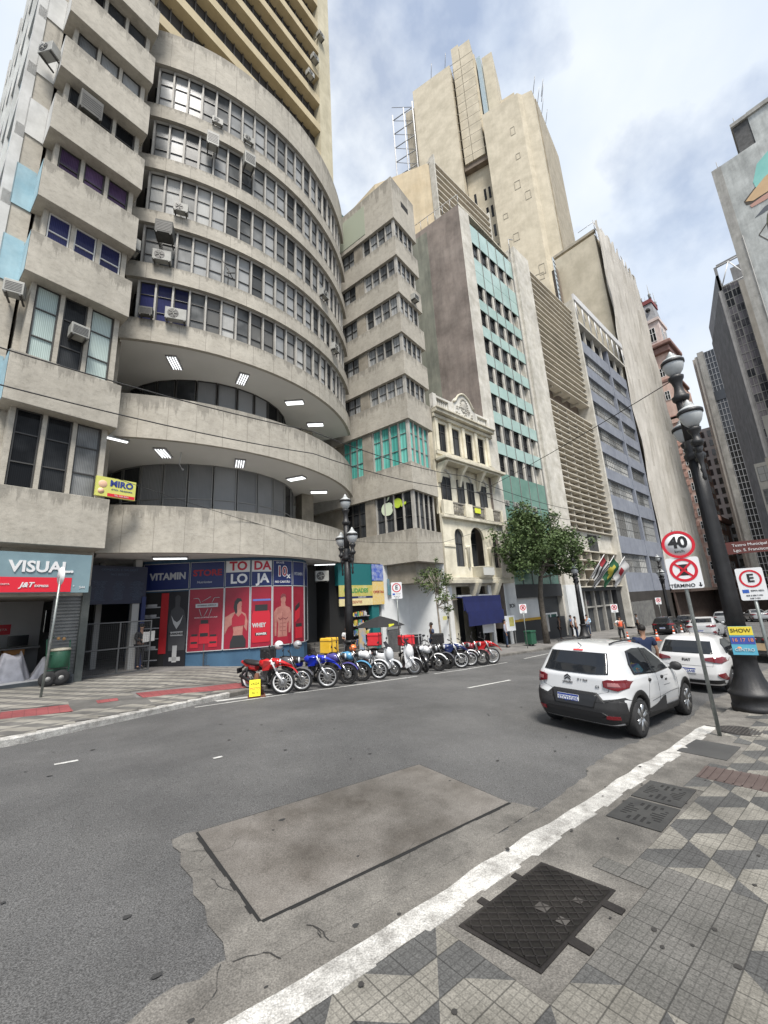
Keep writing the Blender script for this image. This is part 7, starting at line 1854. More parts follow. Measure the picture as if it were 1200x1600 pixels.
person('person in a grey blue shirt standing on the pavement by the cream townhouse', 23.0, 15.5, R(-60), 1.7, plaid, jeans, 'tan', 'stand', longs=True)
person('person in a light blue shirt in the stone entrance', 35.6, 15.9, R(-160), 1.72, lblue, jeans, 'tan', 'phone', longs=True)
person('person in a blue shirt and dark trousers standing deepest in the stone entrance', 34.2, 16.6, R(-70), 1.7, cl('blue_shirt', (.06, .14, .3)), black_c, 'tan', 'stand')
person('person in a beige top by the foot of the lamp post at the stone entrance', 32.2, 15.3, R(-60), 1.65, beige_c, jeans, 'tan', 'stand')
person('person in black at the left side of the stone entrance', 31.0, 16.0, R(-80), 1.7, black_c, black_c, 'brown', 'stand', longs=True)
person('person in dark clothes beside the black car far up the street', 40.0, 13.6, R(-60), 1.7, greyc, black_c, 'brown', 'stand')
# ---------------------------------------------------------------- left pavement and galleries
def fence_gate(lab, x0, y0, x1, y1, zt_, cols, mesh_fill=True):
    l_ = math.hypot(x1 - x0, y1 - y0); z0 = gz((x0 + x1) / 2, (y0 + y1) / 2) + .05
    t = thing('metal_gate', lab, 'gate', (x0, y0, z0), math.atan2(y1 - y0, x1 - x0)); h_ = zt_ - z0
    dk = mat('dark_gate_steel', (.05, .052, .055), .55)
    b = MB()
    for k in range(cols + 1): x = l_ * k / cols; b.box(x - .02, x + .02, -.02, .02, 0, h_)
    b.box(0, l_, -.019, .019, h_ - .04, h_); b.box(0, l_, -.019, .019, 0, .04); b.box(0, l_, -.016, .016, h_ * .47, h_ * .47 + .04); b.build('frame', dk, t)
    if mesh_fill:
        b = MB(); n = int(l_ / .06)
        for k in range(n): b.box(l_ * k / n - .002, l_ * k / n + .002, -.003, .003, .04, h_ - .04)
        for k in range(int(h_ / .06)): b.box(0, l_, -.0025, .0025, .04 + k * .06, .044 + k * .06)
        b.build('wire_mesh', dk, t)
    return t
fence_gate('closed wire mesh gate between the left shop and the gallery', 1.35, 17.4, 3.33, 17.6, 1.98, 2)
fence_gate('open wire mesh gate leaf standing in front of the red posters', 5.42, 18.15, 7.35, 17.4, 1.80, 2)
G_ = thing('directory_board', 'dark navy directory board with columns of small text above the gallery entrance', 'directory board', (1.35, 18.55, 2.65), UA)
b = MB(); b.box(0, 2.0, 0, .08, 0, 1.45); b.build('panel', mat('navy_board', (.004, .007, .028), .5), G_)
tx_m = mat('pale_blue_text', (.07, .10, .15), .6)
text('lettering', 'COMERCIO E GALERIAS', .12, tx_m, G_, FR(1.0, -.003, 1.3)); text('lettering', 'SAO BENTO', .12, tx_m, G_, FR(1.0, -.003, 1.12))
rr_ = random.Random(9)
for c_ in range(3):
    s_ = '\n'.join(''.join(rr_.choice('ABCDEILMNORSTU') for _ in range(rr_.randint(6, 13))) for _ in range(13)); text('lettering', s_, .058, tx_m, G_, FR(.36 + .64 * c_, -.003, .50))
# gallery interior
GI = thing('gallery_interior', 'dim gallery passage with pale columns behind the wire mesh gate', 'passage', (1.3, 18.6, 0), UA)
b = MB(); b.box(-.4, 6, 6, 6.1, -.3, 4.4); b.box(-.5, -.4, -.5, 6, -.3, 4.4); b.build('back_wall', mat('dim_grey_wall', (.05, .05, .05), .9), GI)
b = MB(); b.box(1.6, 1.85, .0, .25, -.3, 4.4); b.box(.85, 1.05, 1.6, 1.8, -.3, 4.4); b.box(.45, .55, 2.5, 2.6, -.3, 4.4); b.build('column', mat('pale_column', (.34, .34, .33), .8), GI)
b = MB(); b.box(1.9, 2.05, -.1, .1, -.3, 2.9); b.build('blue_post', mat('dark_blue_post', (.01, .02, .09), .6), GI)
# vitamin shop: curved front of posters
VS = thing('vitamin_shop', 'vitamin shop with dark blue signs and tall red sport posters on a curved front', 'shop', (6.6, 17.6, -.2))
blue_s = mat('sign_navy', (.008, .018, .10), .45); red_p = mat('poster_red', (.21, .007, .02), .4, (.28, .010, .03), .8); pale_e = mat('pale_frame', (.42, .42, .43), .5)
path = [(3.30, 19.75), (4.85, 18.55), (6.05, 17.75), (6.95, 17.18), (7.85, 16.98), (8.85, 17.05), (9.65, 17.42), (10.15, 18.0), (10.4, 19.2)]
b = MB(); poly = path + [(10.4, 23), (3.3, 23)]; b.prism([(x - 6.6 + 0, y - 17.6 + .02) for x, y in poly], -.4, 4.61); b.build('wall', mat('shop_blue_base', (.035, .09, .16), .7, (.05, .12, .2), 1.5, dirt=.2), VS, fixn=True)
def seg(i):
    p, q = path[i], path[i + 1]; l_ = math.hypot(q[0] - p[0], q[1] - p[1]); a = math.atan2(q[1] - p[1], q[0] - p[0])
    return Matrix.Translation((p[0] - 6.6, p[1] - 17.6, .2)) @ Matrix.Rotation(a, 4, 'Z'), l_
ZB, ZM, ZT = .62, 3.13, 4.32
for i in range(8):
    M_, l_ = seg(i)
    b = MB(); b.v = []; b.box(.03, l_ - .03, -.03, 0, ZM + .06, ZT - .05); b.xf(M_); b.build('upper_sign', blue_s, VS)
    if i != 0:
        b = MB(); b.box(.04, l_ - .04, -.03, 0, ZB, ZM); b.xf(M_); b.build('poster', red_p if i < 6 else mat('charcoal_poster', (.03, .03, .035), .5), VS)
    b = MB()
    for x0, x1, z0, z1 in ((.02, l_ - .02, ZM, ZM + .035), (.02, l_ - .02, ZB - .03, ZB), (.0, .035, ZB, ZM), (l_ - .035, l_, ZB, ZM), (.02, l_ - .02, ZT - .06, ZT - .04), (.02, .035, ZM + .06, ZT - .05), (l_ - .035, l_ - .02, ZM + .06, ZT - .05)):
        if i == 0 and z0 < ZM - .2: continue
        b.box(x0, x1, -.045, -.028, z0, z1)
    b.xf(M_); b.build('pale_frame', pale_e, VS)
# doorway
M_, l_ = seg(0)
b = MB(); b.box(.05, 1.1, -.02, .0, -.1, ZM - .05); b.xf(M_); b.build('doorway', black, VS)
b = MB(); b.box(1.08, l_ - .02, -.04, 0, .0, ZM - .05); b.xf(M_); b.build('dark_poster', mat('black_poster', (.012, .012, .016), .5), VS)
b = MB(); b.box(.85, 1.15, -.045, -.02, .6, ZM - .1); b.xf(M_); b.build('red_panel', mat('door_red', (.35, .01, .015), .5), VS)
b = MB()
for k in range(6): b.box(.1, .82, -.03, -.02, .35 + .42 * k, .39 + .42 * k)
for k in range(30): b.box(.14 + rr_.random() * .6, .18 + rr_.random() * .1 + .6 * 0 + .1, -.035, -.02, .4 + .42 * (k % 6), .5 + .42 * (k % 6)) if k % 3 else None
b.box(.06, .1, -.03, -.02, 0, ZM - .1); b.xf(M_); b.build('shelf', mat('pale_shelf', (.35, .35, .36), .6), VS)
b = MB(); b.plate([(1.25, .7), (1.9, .7), (1.95, 1.7), (1.8, 2.3), (1.62, 2.45), (1.64, 2.85), (1.52, 2.95), (1.42, 2.85), (1.44, 2.45), (1.28, 2.3), (1.2, 1.7)], -.05, -.04); b.xf(M_); b.build('grey_figure', mat('grey_print', (.05, .05, .055), .6), VS)
b = MB(); b.plate([(1.30, 2.1), (1.42, 1.9), (1.54, 1.82), (1.66, 1.9), (1.78, 2.1), (1.68, 1.78), (1.54, 1.55), (1.4, 1.78)], -.06, -.05); b.box(1.3, 1.8, -.055, -.05, 1.28, 1.45); b.box(1.3, 1.75, -.055, -.05, .3, .45); b.box(1.42, 1.6, -.055, -.05, .25, .9); b.xf(M_); b.build('white_print', mat('pale_print', (.42, .42, .42), .6), VS)
text('lettering', 'DARKNESS', .12, black, VS, M_ @ FR(1.55, -.058, 1.36), bold=.004)
VW = mat('silver_lettering', (.42, .43, .45), .4); SRD = mat('dull_red_lettering', (.30, .01, .02), .5)
text('lettering', 'VITAMIN', .40, VW, VS, M_ @ FR(1.05, -.034, 3.72), bold=.014, sx=.95)
M_, l_ = seg(1); text('lettering', 'STORE', .36, SRD, VS, M_ @ FR(l_ / 2, -.034, 3.8), bold=.012, sx=1.1); text('lettering', 'Nutrientes', .14, VW, VS, M_ @ FR(l_ * .42, -.034, 3.42), shear=.2)
b = MB()
for p, q in (((.2, 2.75), (.4, 2.75)), ((.4, 2.75), (.5, 2.55)), ((1.25, 2.75), (1.05, 2.75)), ((1.05, 2.75), (.95, 2.55)), ((.55, 2.6), (.9, 2.8)), ((.45, 2.3), (.55, 2.0)), ((.95, 2.3), (.85, 2.0)), ((.8, 2.3), (.65, 2.0))): b.tube([(p[0], -.045, p[1]), (q[0], -.045, q[1])], .012, 4)
b.box(.3, 1.2, -.05, -.03, 2.36, 2.52); b.xf(M_); b.build('logo_lines', pale_e, VS)
text('lettering', 'VITAMINA AMERICA', .085, black, VS, M_ @ FR(.75, -.053, 2.44)); text('lettering', 'SAUDE E ESPORTE EM UM LUGAR', .062, white, VS, M_ @ FR(.73, -.033, 1.95))
def jar(b, x, z, w_, h_): b.plate([(x - w_ / 2, z), (x + w_ / 2, z), (x + w_ / 2, z + h_ * .78), (x + w_ * .38, z + h_ * .84), (x - w_ * .38, z + h_ * .84), (x - w_ / 2, z + h_ * .78)], -.045, -.03)
jr = mat('bright_red_print', (.46, .015, .03), .4); jk = mat('black_print', (.02, .02, .022), .5)
b = MB(); jar(b, .3, .75, .32, .55); jar(b, 1.05, .75, .34, .5); jar(b, .68, .9, .4, .95); b.xf(M_); b.build('printed_jar', jr, VS)
b = MB()
for x, z, w_, h_ in ((.3, .75, .32, .55), (1.05, .75, .34, .5), (.68, .9, .4, .95)): b.box(x - w_ * .36, x + w_ * .36, -.047, -.03, z + h_ * .84, z + h_); b.box(x - w_ * .4, x + w_ * .4, -.047, -.03, z + h_ * .3, z + h_ * .45)
b.xf(M_); b.build('jar_print', jk, VS)
wh2 = mat('lettering_board_white', (.60, .60, .58), .6)
for i, (t1, t2) in ((2, ('TO', 'LO')), (3, ('DA', 'JA'))):
    M_, l_ = seg(i); b = MB(); b.box(.04, l_ - .04, -.036, -.03, 3.78, ZT - .06); b.xf(M_); b.build('white_board', wh2, VS)
    text('lettering', t1, .52, mat('dark_red_lettering', (.40, .01, .03), .5), VS, M_ @ FR(l_ / 2 + .02, -.04, 4.03), bold=.018); text('lettering', t2, .55, white, VS, M_ @ FR(l_ / 2 + .05, -.034, 3.48), bold=.018)
M_, l_ = seg(4); text('lettering', '10', .62, white, VS, M_ @ FR(l_ / 2 - .03, -.034, 3.78), bold=.035, sx=.85); text('lettering', '10', .60, SRD, VS, M_ @ FR(l_ / 2 - .03, -.042, 3.78), bold=.004, sx=.85); text('lettering', 'x', .34, white, VS, M_ @ FR(l_ / 2 + .3, -.034, 3.6), bold=.01); text('lettering', 'EM AT\u00c9', .12, white, VS, M_ @ FR(l_ / 2 - .12, -.034, 4.18)); text('lettering', 'NO CART\u00c3O', .13, white, VS, M_ @ FR(l_ / 2, -.034, 3.32), bold=.003)
M_, l_ = seg(5); text('lettering', 'VITAMIN', .2, VW, VS, M_ @ FR(l_ / 2, -.034, 3.7), bold=.004, sx=.8)
# printed figures, flat on the posters
fs_ = mat('print_skin', (.30, .12, .10), .5, (.40, .18, .15), 4); fd_ = mat('print_skin_shadow', (.16, .04, .045), .5)
M_, l_ = seg(2)
b = MB(); b.plate([(.05, 1.9), (.3, 2.05), (.48, 2.12), (.52, 2.3), (.72, 2.3), (.72, 2.12), (.9, 2.0), (.98, 1.7), (.95, 1.3), (.8, 1.55), (.78, 1.2), (.85, .9), (.35, .9), (.42, 1.3), (.36, 1.6), (.2, 1.5), (.06, 1.2)], -.04, -.03); b.plate([(.6 + .13 * math.cos(a), 2.42 + .19 * math.sin(a)) for a in [k * pi / 8 for k in range(16)]], -.044, -.03); b.xf(M_); b.build('printed_woman', fs_, VS)
b = MB(); b.plate([(.28, .66), (.92, .66), (.92, .95), (.8, 1.15), (.4, 1.15), (.3, .9)], -.048, -.03); b.plate([(.46, 2.1), (.40, 2.3), (.44, 2.55), (.54, 2.68), (.68, 2.66), (.74, 2.56), (.62, 2.52), (.54, 2.4), (.55, 2.1), (.5, 2.0)], -.05, -.03); b.xf(M_); b.build('printed_hair_and_leggings', jk, VS)
b = MB(); b.plate([(.34, 1.5), (.86, 1.55), (.88, 1.9), (.74, 2.05), (.6, 1.9), (.45, 2.05), (.34, 1.85)], -.048, -.03); b.xf(M_); b.build('printed_top', mat('print_red_top', (.30, .012, .03), .5), VS)
M_, l_ = seg(3)
b = MB(); b.plate([(.12, .8), (.8, .8), (.84, .86), (.84, 1.95), (.78, 2.1), (.14, 2.1), (.08, 1.95), (.08, .86)], -.045, -.03); b.xf(M_); b.build('printed_tub', jr, VS)
b = MB(); b.box(.2, .72, -.05, -.03, 2.1, 2.36); b.box(.22, .7, -.05, -.03, 1.08, 1.2); b.xf(M_); b.build('tub_lid', jk, VS)
text('lettering', 'WHEY', .24, mat('pale_print', (.42, .42, .42), .6), VS, M_ @ FR(.37, -.05, 1.5), bold=.012, sx=.8); text('lettering', 'POWER', .12, white, VS, M_ @ FR(.47, -.054, 1.14), bold=.004)
b = MB(); b.box(.1, .85, -.036, -.03, 2.52, 2.6); b.xf(M_); b.build('blue_strip', mat('print_blue', (.1, .14, .4), .5), VS)
M_, l_ = seg(4)
b = MB(); b.plate([(.12, 1.0), (.1, 1.6), (.08, 2.0), (.2, 2.18), (.42, 2.26), (.42, 2.42), (.62, 2.42), (.66, 2.26), (.86, 2.18), (.95, 1.9), (.93, 1.5), (.88, 1.1), (.8, 1.1), (.8, 1.6), (.74, 1.5), (.72, .9), (.26, .9), (.28, 1.5), (.22, 1.7), (.2, 1.0)], -.04, -.03); b.plate([(.53 + .13 * math.cos(a), 2.56 + .19 * math.sin(a)) for a in [k * pi / 8 for k in range(16)]], -.044, -.03); b.xf(M_); b.build('printed_man', fs_, VS)
b = MB(); b.plate([(.4, 2.6), (.41, 2.72), (.5, 2.8), (.62, 2.78), (.68, 2.66), (.55, 2.68)], -.05, -.03)
for k in range(3): b.box(.36, .48, -.045, -.03, 1.2 + k * .16, 1.215 + k * .16); b.box(.53, .66, -.045, -.03, 1.2 + k * .16, 1.215 + k * .16)
b.box(.5, .515, -.045, -.03, 1.0, 2.0); b.plate([(.28, 1.78), (.38, 1.7), (.5, 1.76), (.5, 1.73), (.38, 1.66), (.28, 1.74)], -.045, -.03); b.plate([(.54, 1.76), (.66, 1.7), (.76, 1.78), (.76, 1.74), (.66, 1.66), (.54, 1.73)], -.045, -.03); b.xf(M_); b.build('printed_shading', fd_, VS)
b = MB(); b.box(.22, .78, -.045, -.03, .64, .95); b.xf(M_); b.build('printed_shorts', mat('print_red_top', (.30, .012, .03), .5), VS)
M_, l_ = seg(5); b = MB(); b.plate([(.15, 1.5), (.5, 1.7), (.55, 2.2), (.2, 2.0)], -.045, -.03); jar(b, .45, .8, .5, .6); b.xf(M_); b.build('printed_tub', jr, VS)
b = MB(); b.plate([(.18, 2.02), (.5, 2.2), (.5, 2.4), (.2, 2.22)], -.047, -.03); b.box(.25, .65, -.047, -.03, 1.3, 1.45); b.xf(M_); b.build('tub_lid', jk, VS)

# steps and shop under the corner block
ST = thing('entrance_steps', 'dim stone steps between the vitamin shop and the colourful shop', 'steps', (10.8, 17.6, gz(11, 17.6)), R(5))
b = MB()
for k in range(4): b.box(0, 3.6, .35 * k, 4, .0 + .16 * k - .3, .16 * (k + 1))
b.build('treads', concm, ST)
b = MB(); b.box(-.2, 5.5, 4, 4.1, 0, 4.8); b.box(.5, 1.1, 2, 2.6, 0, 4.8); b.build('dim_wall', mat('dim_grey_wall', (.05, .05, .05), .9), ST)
b = MB(); b.box(1.7, 2.3, 1.6, 2.0, .3, 4.8); b.build('pale_column', MATS['pale_column'], ST)
CS = thing('corner_shop', 'shop with teal and yellow signs under the corner block', 'shop', (13.0, 18.3, gz(13.9, 18.3)), R(4))
tealp = mat('teal_sign_paint', (.008, .12, .125), .6); yelp = mat('yellow_banner', (.42, .37, .05), .6, (.5, .46, .2), 5); 
b = MB(); b.box(-1.2, 3.2, .3, 3, 0, 5); b.build('dark_interior', black, CS)
b = MB(); b.box(-.8, 2.5, .0, .3, 3.7, 4.9); b.box(1.55, 2.1, .0, .3, .1, 2.7); b.build('teal_sign', tealp, CS)
b = MB(); b.box(-.8, 2.5, -.05, 0, 3.1, 3.7); b.build('yellow_banner', yelp, CS)
b = MB(); b.box(-.8, 2.5, -.05, 0, 2.6, 2.98); b.build('yellow_banner', mat('cream_banner', (.6, .5, .3), .6, (.7, .62, .3), 7), CS)
b = MB(); b.box(-.8, 2.5, -.045, 0, 2.98, 3.1); b.build('navy_band', blue_s, CS)
b = MB(); b.box(1.6, 2.5, -.08, -.05, 2.6, 3.9); b.build('yellow_poster', mat('ochre_poster', (.66, .45, .1), .6, (.6, .5, .3), 9), CS)
b = MB(); b.box(1.6, 2.5, -.08, -.05, 3.95, 4.9); b.build('blue_poster', mat('cobalt_poster', (.03, .08, .4), .6, (.3, .35, .5), 5), CS)
text('lettering', 'UTILIDADES', .32, mat('green_lettering', (.05, .25, .08), .6), CS, FR(.4, -.055, 3.4), bold=.01); text('lettering', 'PRESENTES', .2, SRD, CS, FR(.3, -.055, 2.78)); text('lettering', 'OFERTAS', .2, SRD, CS, FR(2.05, -.085, 3.3), bold=.004); text('lettering', 'VARIEDADES', .1, white, CS, FR(.8, -.055, 3.04))
for k in range(4):
    b = MB(); b.box(.0 + .0, 1.4, .05, .25, .5 + .5 * k, .54 + .5 * k)
    b.build('shelf', mat('pale_shelf', (.35, .35, .36), .6), CS)
cols_ = [mat('goods_' + n, c, .6) for n, c in (('yellow', (.6, .5, .1)), ('white', (.5, .5, .5)), ('blue', (.08, .15, .35)), ('orange', (.6, .25, .08)), ('green', (.1, .3, .15)))]
for ci, m_ in enumerate(cols_):
    b = MB()
    for k in range(12): x, z = rr_.uniform(.05, 1.3), .54 + .5 * rr_.randrange(4); w_ = rr_.uniform(.04, .1); b.box(x, x + w_, .02, .2, z, z + rr_.uniform(.1, .3))
    b.build('goods', m_, CS)
b = MB(); b.box(.1, .55, -.5, -.45, .1, 1.7); b.build('poster_stand', mat('stand_poster', (.5, .35, .15), .6, (.15, .3, .5), 3), CS)
BP = thing('teal_wall_panel', 'small weathered teal and blue wall panel behind the sapling', 'panel', (15.85, 18.42, 2.62), UA)
b = MB(); b.box(0, 1.1, 0, .05, 0, .95); b.build('panel', mat('weathered_teal', (.05, .2, .24), .7, (.22, .3, .36), 3), BP)
SW = thing('grey_shutter_wall', 'grey roller shutter with graffiti below a pale band, left of the white wall', 'shutter', (15.6, 18.45, gz(16.6, 18.4)), UA)
b = MB(); b.box(.1, 1.95, -.06, 0, 0, 1.3)
for k in range(12): b.box(.1, 1.95, -.075, -.06, .05 + .1 * k, .11 + .1 * k)
b.build('shutter', mat('graffiti_grey', (.08, .08, .08), .6, (.13, .13, .13), 4), SW)
b = MB(); b.box(-.0, 1.97, -.09, 0, 1.3, 1.55); b.build('band', frame_g, SW)
b = MB(); b.tube([(2.5, -.1, 2.1), (2.9, -.1, 2.1), (2.9, -.1, 1.95), (3.4, -.1, 1.95)], .025, 5) if False else b.box(0, .1, -.1, -.09, 0, .1); b.build('bracket', frame_g, SW)
NT = thing('notice', 'small yellow notice and dark box on the white wall', 'notice', (18.2, 16.72, 1.0), UA)
b = MB(); b.box(0, .45, -.3, -.28, 0, .22); b.build('paper', mat('faded_yellow_paper', (.55, .52, .2), .7), NT); b = MB(); b.box(.55, .68, -.32, -.26, .05, .2); b.build('box', frame_d, NT)
# folded table umbrella
UM = thing('umbrella', 'open black umbrella with a yellow tag over the steps near the sapling', 'umbrella', (12.3, 15.0, gz(12.3, 15)))
b = MB(); b.tube([(0, 0, 0), (0, 0, 2.1)], .02, 6); b.build('pole', rail, UM)
b = MB(); b.lathe([(1.15, 1.62), (1.1, 1.66), (.6, 1.9), (.2, 2.03), (.03, 2.08)], 8, sm=False); b.build('canopy', mat('black_canvas', (.015, .015, .017), .8), UM)
b = MB(); b.box(-.35, -.05, -1.03, -1.0, 1.62, 1.74); b.build('tag', mat('lime_tag', (.7, .7, .05), .6), UM)
# hand truck with a green drum, white sheets in the shop
HT = thing('hand_truck', 'hand cart with green frame, green drum and two rubber wheels by the roller shutter', 'hand cart', (.62, 16.25, gz(.62, 16.25)), R(12))
grn = mat('dark_green_enamel', (.015, .07, .04), .5, (.02, .1, .055), 5)
for sg in (-1, 1):
    b = MB(); b.lathe([(.10, -.05), (.2, -.05), (.22, -.02), (.22, .02), (.2, .05), (.10, .05)], 28, (sg * .16 - .02, 0, .22), 'Y'); 
    w_ = b.build('wheel', tyre, HT); b = MB(); b.lathe([(.07, -.054), (.07, .054)], 20, (sg * .16 - .02, 0, .22), 'Y'); b.build('hub', rimw if False else frame_g, w_)
b = MB(); b.tube([(-.2, .12, .3), (-.28, .12, 1.35), (-.1, .12, 1.42)], .018, 6); b.tube([(.3, .12, .05), (.35, .12, .5), (.3, .12, 1.3)], .018, 6); b.tube([(-.22, .12, .9), (.3, .12, .9)], .015, 6); b.tube([(-.2, .12, .45), (.34, .12, .45)], .015, 6); b.build('frame', grn, HT)
b = MB(); b.lathe([(.24, .5), (.26, .52), (.26, .98), (.24, 1.0)], 24, (.12, .25, 0)); b.build('drum', grn, HT)
b = MB(); b.lathe([(.27, 1.0), (.25, 1.06), (.1, 1.08)], 24, (.12, .25, 0)); b.build('lid', mat('cream_lid', (.5, .46, .36), .6), HT)
b = MB(); b.ball((.02, .2, 1.36), .05, 8); b.ball((.16, .2, 1.34), .05, 8); b.build('grip', mat('brass_grip', (.45, .25, .1), .5), HT)
SHt = mat('white_fabric', (.32, .32, .35), .85, (.42, .42, .46), 5)
def cloth(lab, x, y, z, w_, d_, h_, seed, top=.5):
    rd = random.Random(seed); t = thing('white_sheet', lab, 'sheet', (x, y, z), UA); b = MB(); n, m = 40, 10; vs = []
    for j in range(m + 1):
        f = j / m
        for k in range(n):
            a = 2 * pi * k / n; fold = 1 + (.22 * math.sin(5 * a + seed) + .14 * math.sin(11 * a + 2 * seed) + .06 * math.sin(23 * a)) * (f + .1)
            rx_ = (w_ / 2) * (top + (1 - top) * f ** .8) * fold; ry_ = (d_ / 2) * (top + (1 - top) * f ** .8) * fold
            c_, s_ = math.cos(a), math.sin(a)
            vs.append((rx_ * math.copysign(abs(c_) ** .6, c_), ry_ * math.copysign(abs(s_) ** .6, s_), h_ * (1 - f) * (1 + .12 * math.sin(2 * a + seed) + .05 * math.sin(7 * a))))
    b.add(vs, [(j * n + k, j * n + (k + 1) % n, (j + 1) * n + (k + 1) % n, (j + 1) * n + k) for j in range(m) for k in range(n)] + [tuple(range(n))], True)
    b.build('cloth', SHt, t, fixn=True); return t
cloth('white sheet draped over a box in the left shop, left of the green drum', -.45, 17.3, .41, .8, .6, .75, 1, .55)
cloth('crumpled white sheet lying low at the left edge of the shop floor', -1.3, 17.0, .41, 1.2, .8, .3, 2, .3)
cloth('heap of white cloth right beside the green drum', .45, 17.4, .41, .75, .6, .55, 3, .4)
b = MB()
CT = thing('counter', 'low cluttered counter with dark screens inside the left shop', 'counter', (-.9, 18.9, .41), UA)
b = MB(); b.box(-2.2, 1.2, 0, .6, .85, .9); b.box(-2.2, 1.2, .5, .55, 0, .85); b.build('table', mat('grey_table', (.2, .2, .2), .6), CT)
b = MB(); b.box(.2, .75, .1, .5, .45, .84); b.build('orange_box', mat('cardboard_orange', (.45, .22, .08), .8), CT)
b = MB(); b.box(.3, .85, .3, .34, .95, 1.3); b.box(-.7, -.2, .3, .34, .95, 1.25); b.build('screen', mat('screen_black', (.015, .017, .02), .2), CT)
b = MB(); b.ball((.0, .2, .98), .1, 10, (1.2, 1, .8)); b.build('yellow_bag', mat('lime_cloth', (.6, .65, .05), .8), CT)
TV = thing('television', 'black television mounted on the back wall of the left shop', 'television', (.35, 20.3, 1.75), UA)
b = MB(); b.box(-.1, .65, -.1, 0, 0, .8); b.build('screen', MATS['screen_black'], TV)
RS = thing('wall_banner', 'small red banner on the back wall of the left shop', 'banner', (-1.45, 20.0, 1.75), UA)
b = MB(); b.box(0, .8, -.03, 0, 0, .35); b.build('cloth', MATS['sign_red'], RS); text('lettering', 'J&T COLETA', .11, white, RS, FR(.4, -.034, .17))
for k, (x, y, z) in enumerate(((-.4, 17.9, 1.4),)):
    CH = thing('office_chair', 'black office chair back behind the white sheets in the left shop', 'chair', (.35, 18.2, .41), R(30))
    b = MB(); b.ball((0, 0, .95), .26, 12, (.35, 1, 1.1)); b.build('backrest', KB_, CH); b = MB(); b.ball((.2, 0, .5), .26, 12, (1, 1, .25)); b.build('seat', KB_, CH); b = MB(); b.tube([(.2, 0, .45), (.2, 0, .08)], .03, 6)
    for q in range(5): b.tube([(.2, 0, .08), (.2 + .28 * math.cos(q * 1.256), .28 * math.sin(q * 1.256), .04)], .02, 5)
    b.build('base', mcframe, CH)
# green bin, flags
BN = thing('litter_bin', 'small green litter bin at the foot of the large street tree', 'bin', (25.0, 15.0, gz(25, 15)))
b = MB(); b.box(-.3, .3, -.25, .25, .1, .85); b.box(-.33, .33, -.28, .28, .85, .95); b.build('body', grn, BN, bevel=.03); b = MB(); b.lathe([(.08, .1), (.08, 0)], 10, (-.2, 0, 0)); b.lathe([(.08, .1), (.08, 0)], 10, (.2, 0, 0)); b.build('leg', mcframe, BN)
PB_ = thing('parking_meter', 'dark grey meter box on the pavement beside the large tree trunk', 'meter', (28.3, 15.6, gz(28.3, 15.6)))
b = MB(); b.box(-.22, .22, -.15, .15, .7, 1.9); b.box(-.05, .05, -.05, .05, 0, .7); b.build('box', frame_g, PB_, bevel=.03)
def flag(lab, s_, m1, build):
    t = thing('flag', lab, 'flag', (FFo[0] + s_ * math.cos(UF), FFo[1] + s_ * math.sin(UF), 3.3), UF, None)
    b = MB(); b.tube([(0, .3, -.4), (.5, -1.6, 2.3)], .035, 6); b.build('pole', wm, t)
    b = MB(); n, m = 12, 10; vs = []
    for i in range(n + 1):
        for j in range(m + 1):
            u_, v_ = i / n, j / m; base = Vector((.5, -1.6, 2.3)).lerp(Vector((.15, -.25, .35)), u_)
            vs.append(tuple(base + Vector((v_ * .55 + .10 * math.sin(9 * u_ + 3 * v_), .12 * math.sin(7 * v_ + 2 * u_), -v_ * 1.15 - .25 * v_ * (1 - u_)))))
    fc = [(i * (m + 1) + j, (i + 1) * (m + 1) + j, (i + 1) * (m + 1) + j + 1, i * (m + 1) + j + 1) for i in range(n) for j in range(m)]
    o_ = len(b.v); b.v += vs
    for f, (i, j) in zip(fc, [(i, j) for i in range(n) for j in range(m)]): b.f.append(list(f)); b.mi.append(build(i, j, n, m)); b.sm.append(True)
    b.build('cloth', m1, t); return t
fb, fw_, fr_ = mat('flag_black', (.02, .02, .02), .8), mat('flag_white', (.45, .45, .45), .8), mat('flag_red', (.28, .02, .03), .8)
fg_, fy_ = mat('flag_green', (.015, .09, .04), .8), mat('flag_yellow', (.42, .36, .05), .8)
flag('black and white striped flag with a red corner, left of the three flags', 20.9, [fb, fw_, fr_], lambda i, j, n, m: 2 if (i < 4 and j < 4) else j % 2)
flag('green flag with a yellow lozenge, middle of the three flags', 23.4, [fg_, fy_, fb], lambda i, j, n, m: 1 if abs(i - n / 2 + .5) / n * 2 + abs(j - m / 2 + .5) / m * 2 < .7 else 0)
flag('white flag with a red mark, right of the three flags', 26.3, [fw_, fr_], lambda i, j, n, m: 1 if 4 <= i < 8 and 3 <= j < 6 else 0)
# notice boards by the townhouse
for lab, x, y, z, m_ in (('white and yellow A board leaning at the right door of the townhouse', 24.8, 16.3, None, yelp), ('white price board inside the bar entrance under the blue awning', 22.4, 16.35, None, signw)):
    t_ = thing('notice_board', lab, 'notice board', (x, y, gz(x, y)), R(-15)); b = MB(); b.box(-.45, .45, -.03, 0, .9, 1.9); b.build('board', signw, t_); b = MB(); b.box(-.05, .35, -.04, -.03, 1.2, 1.8) ; b.build('patch', m_, t_); b = MB(); b.box(-.4, -.36, 0, .04, 0, .95); b.box(.36, .4, 0, .04, 0, .95); b.build('leg', frame_g, t_)

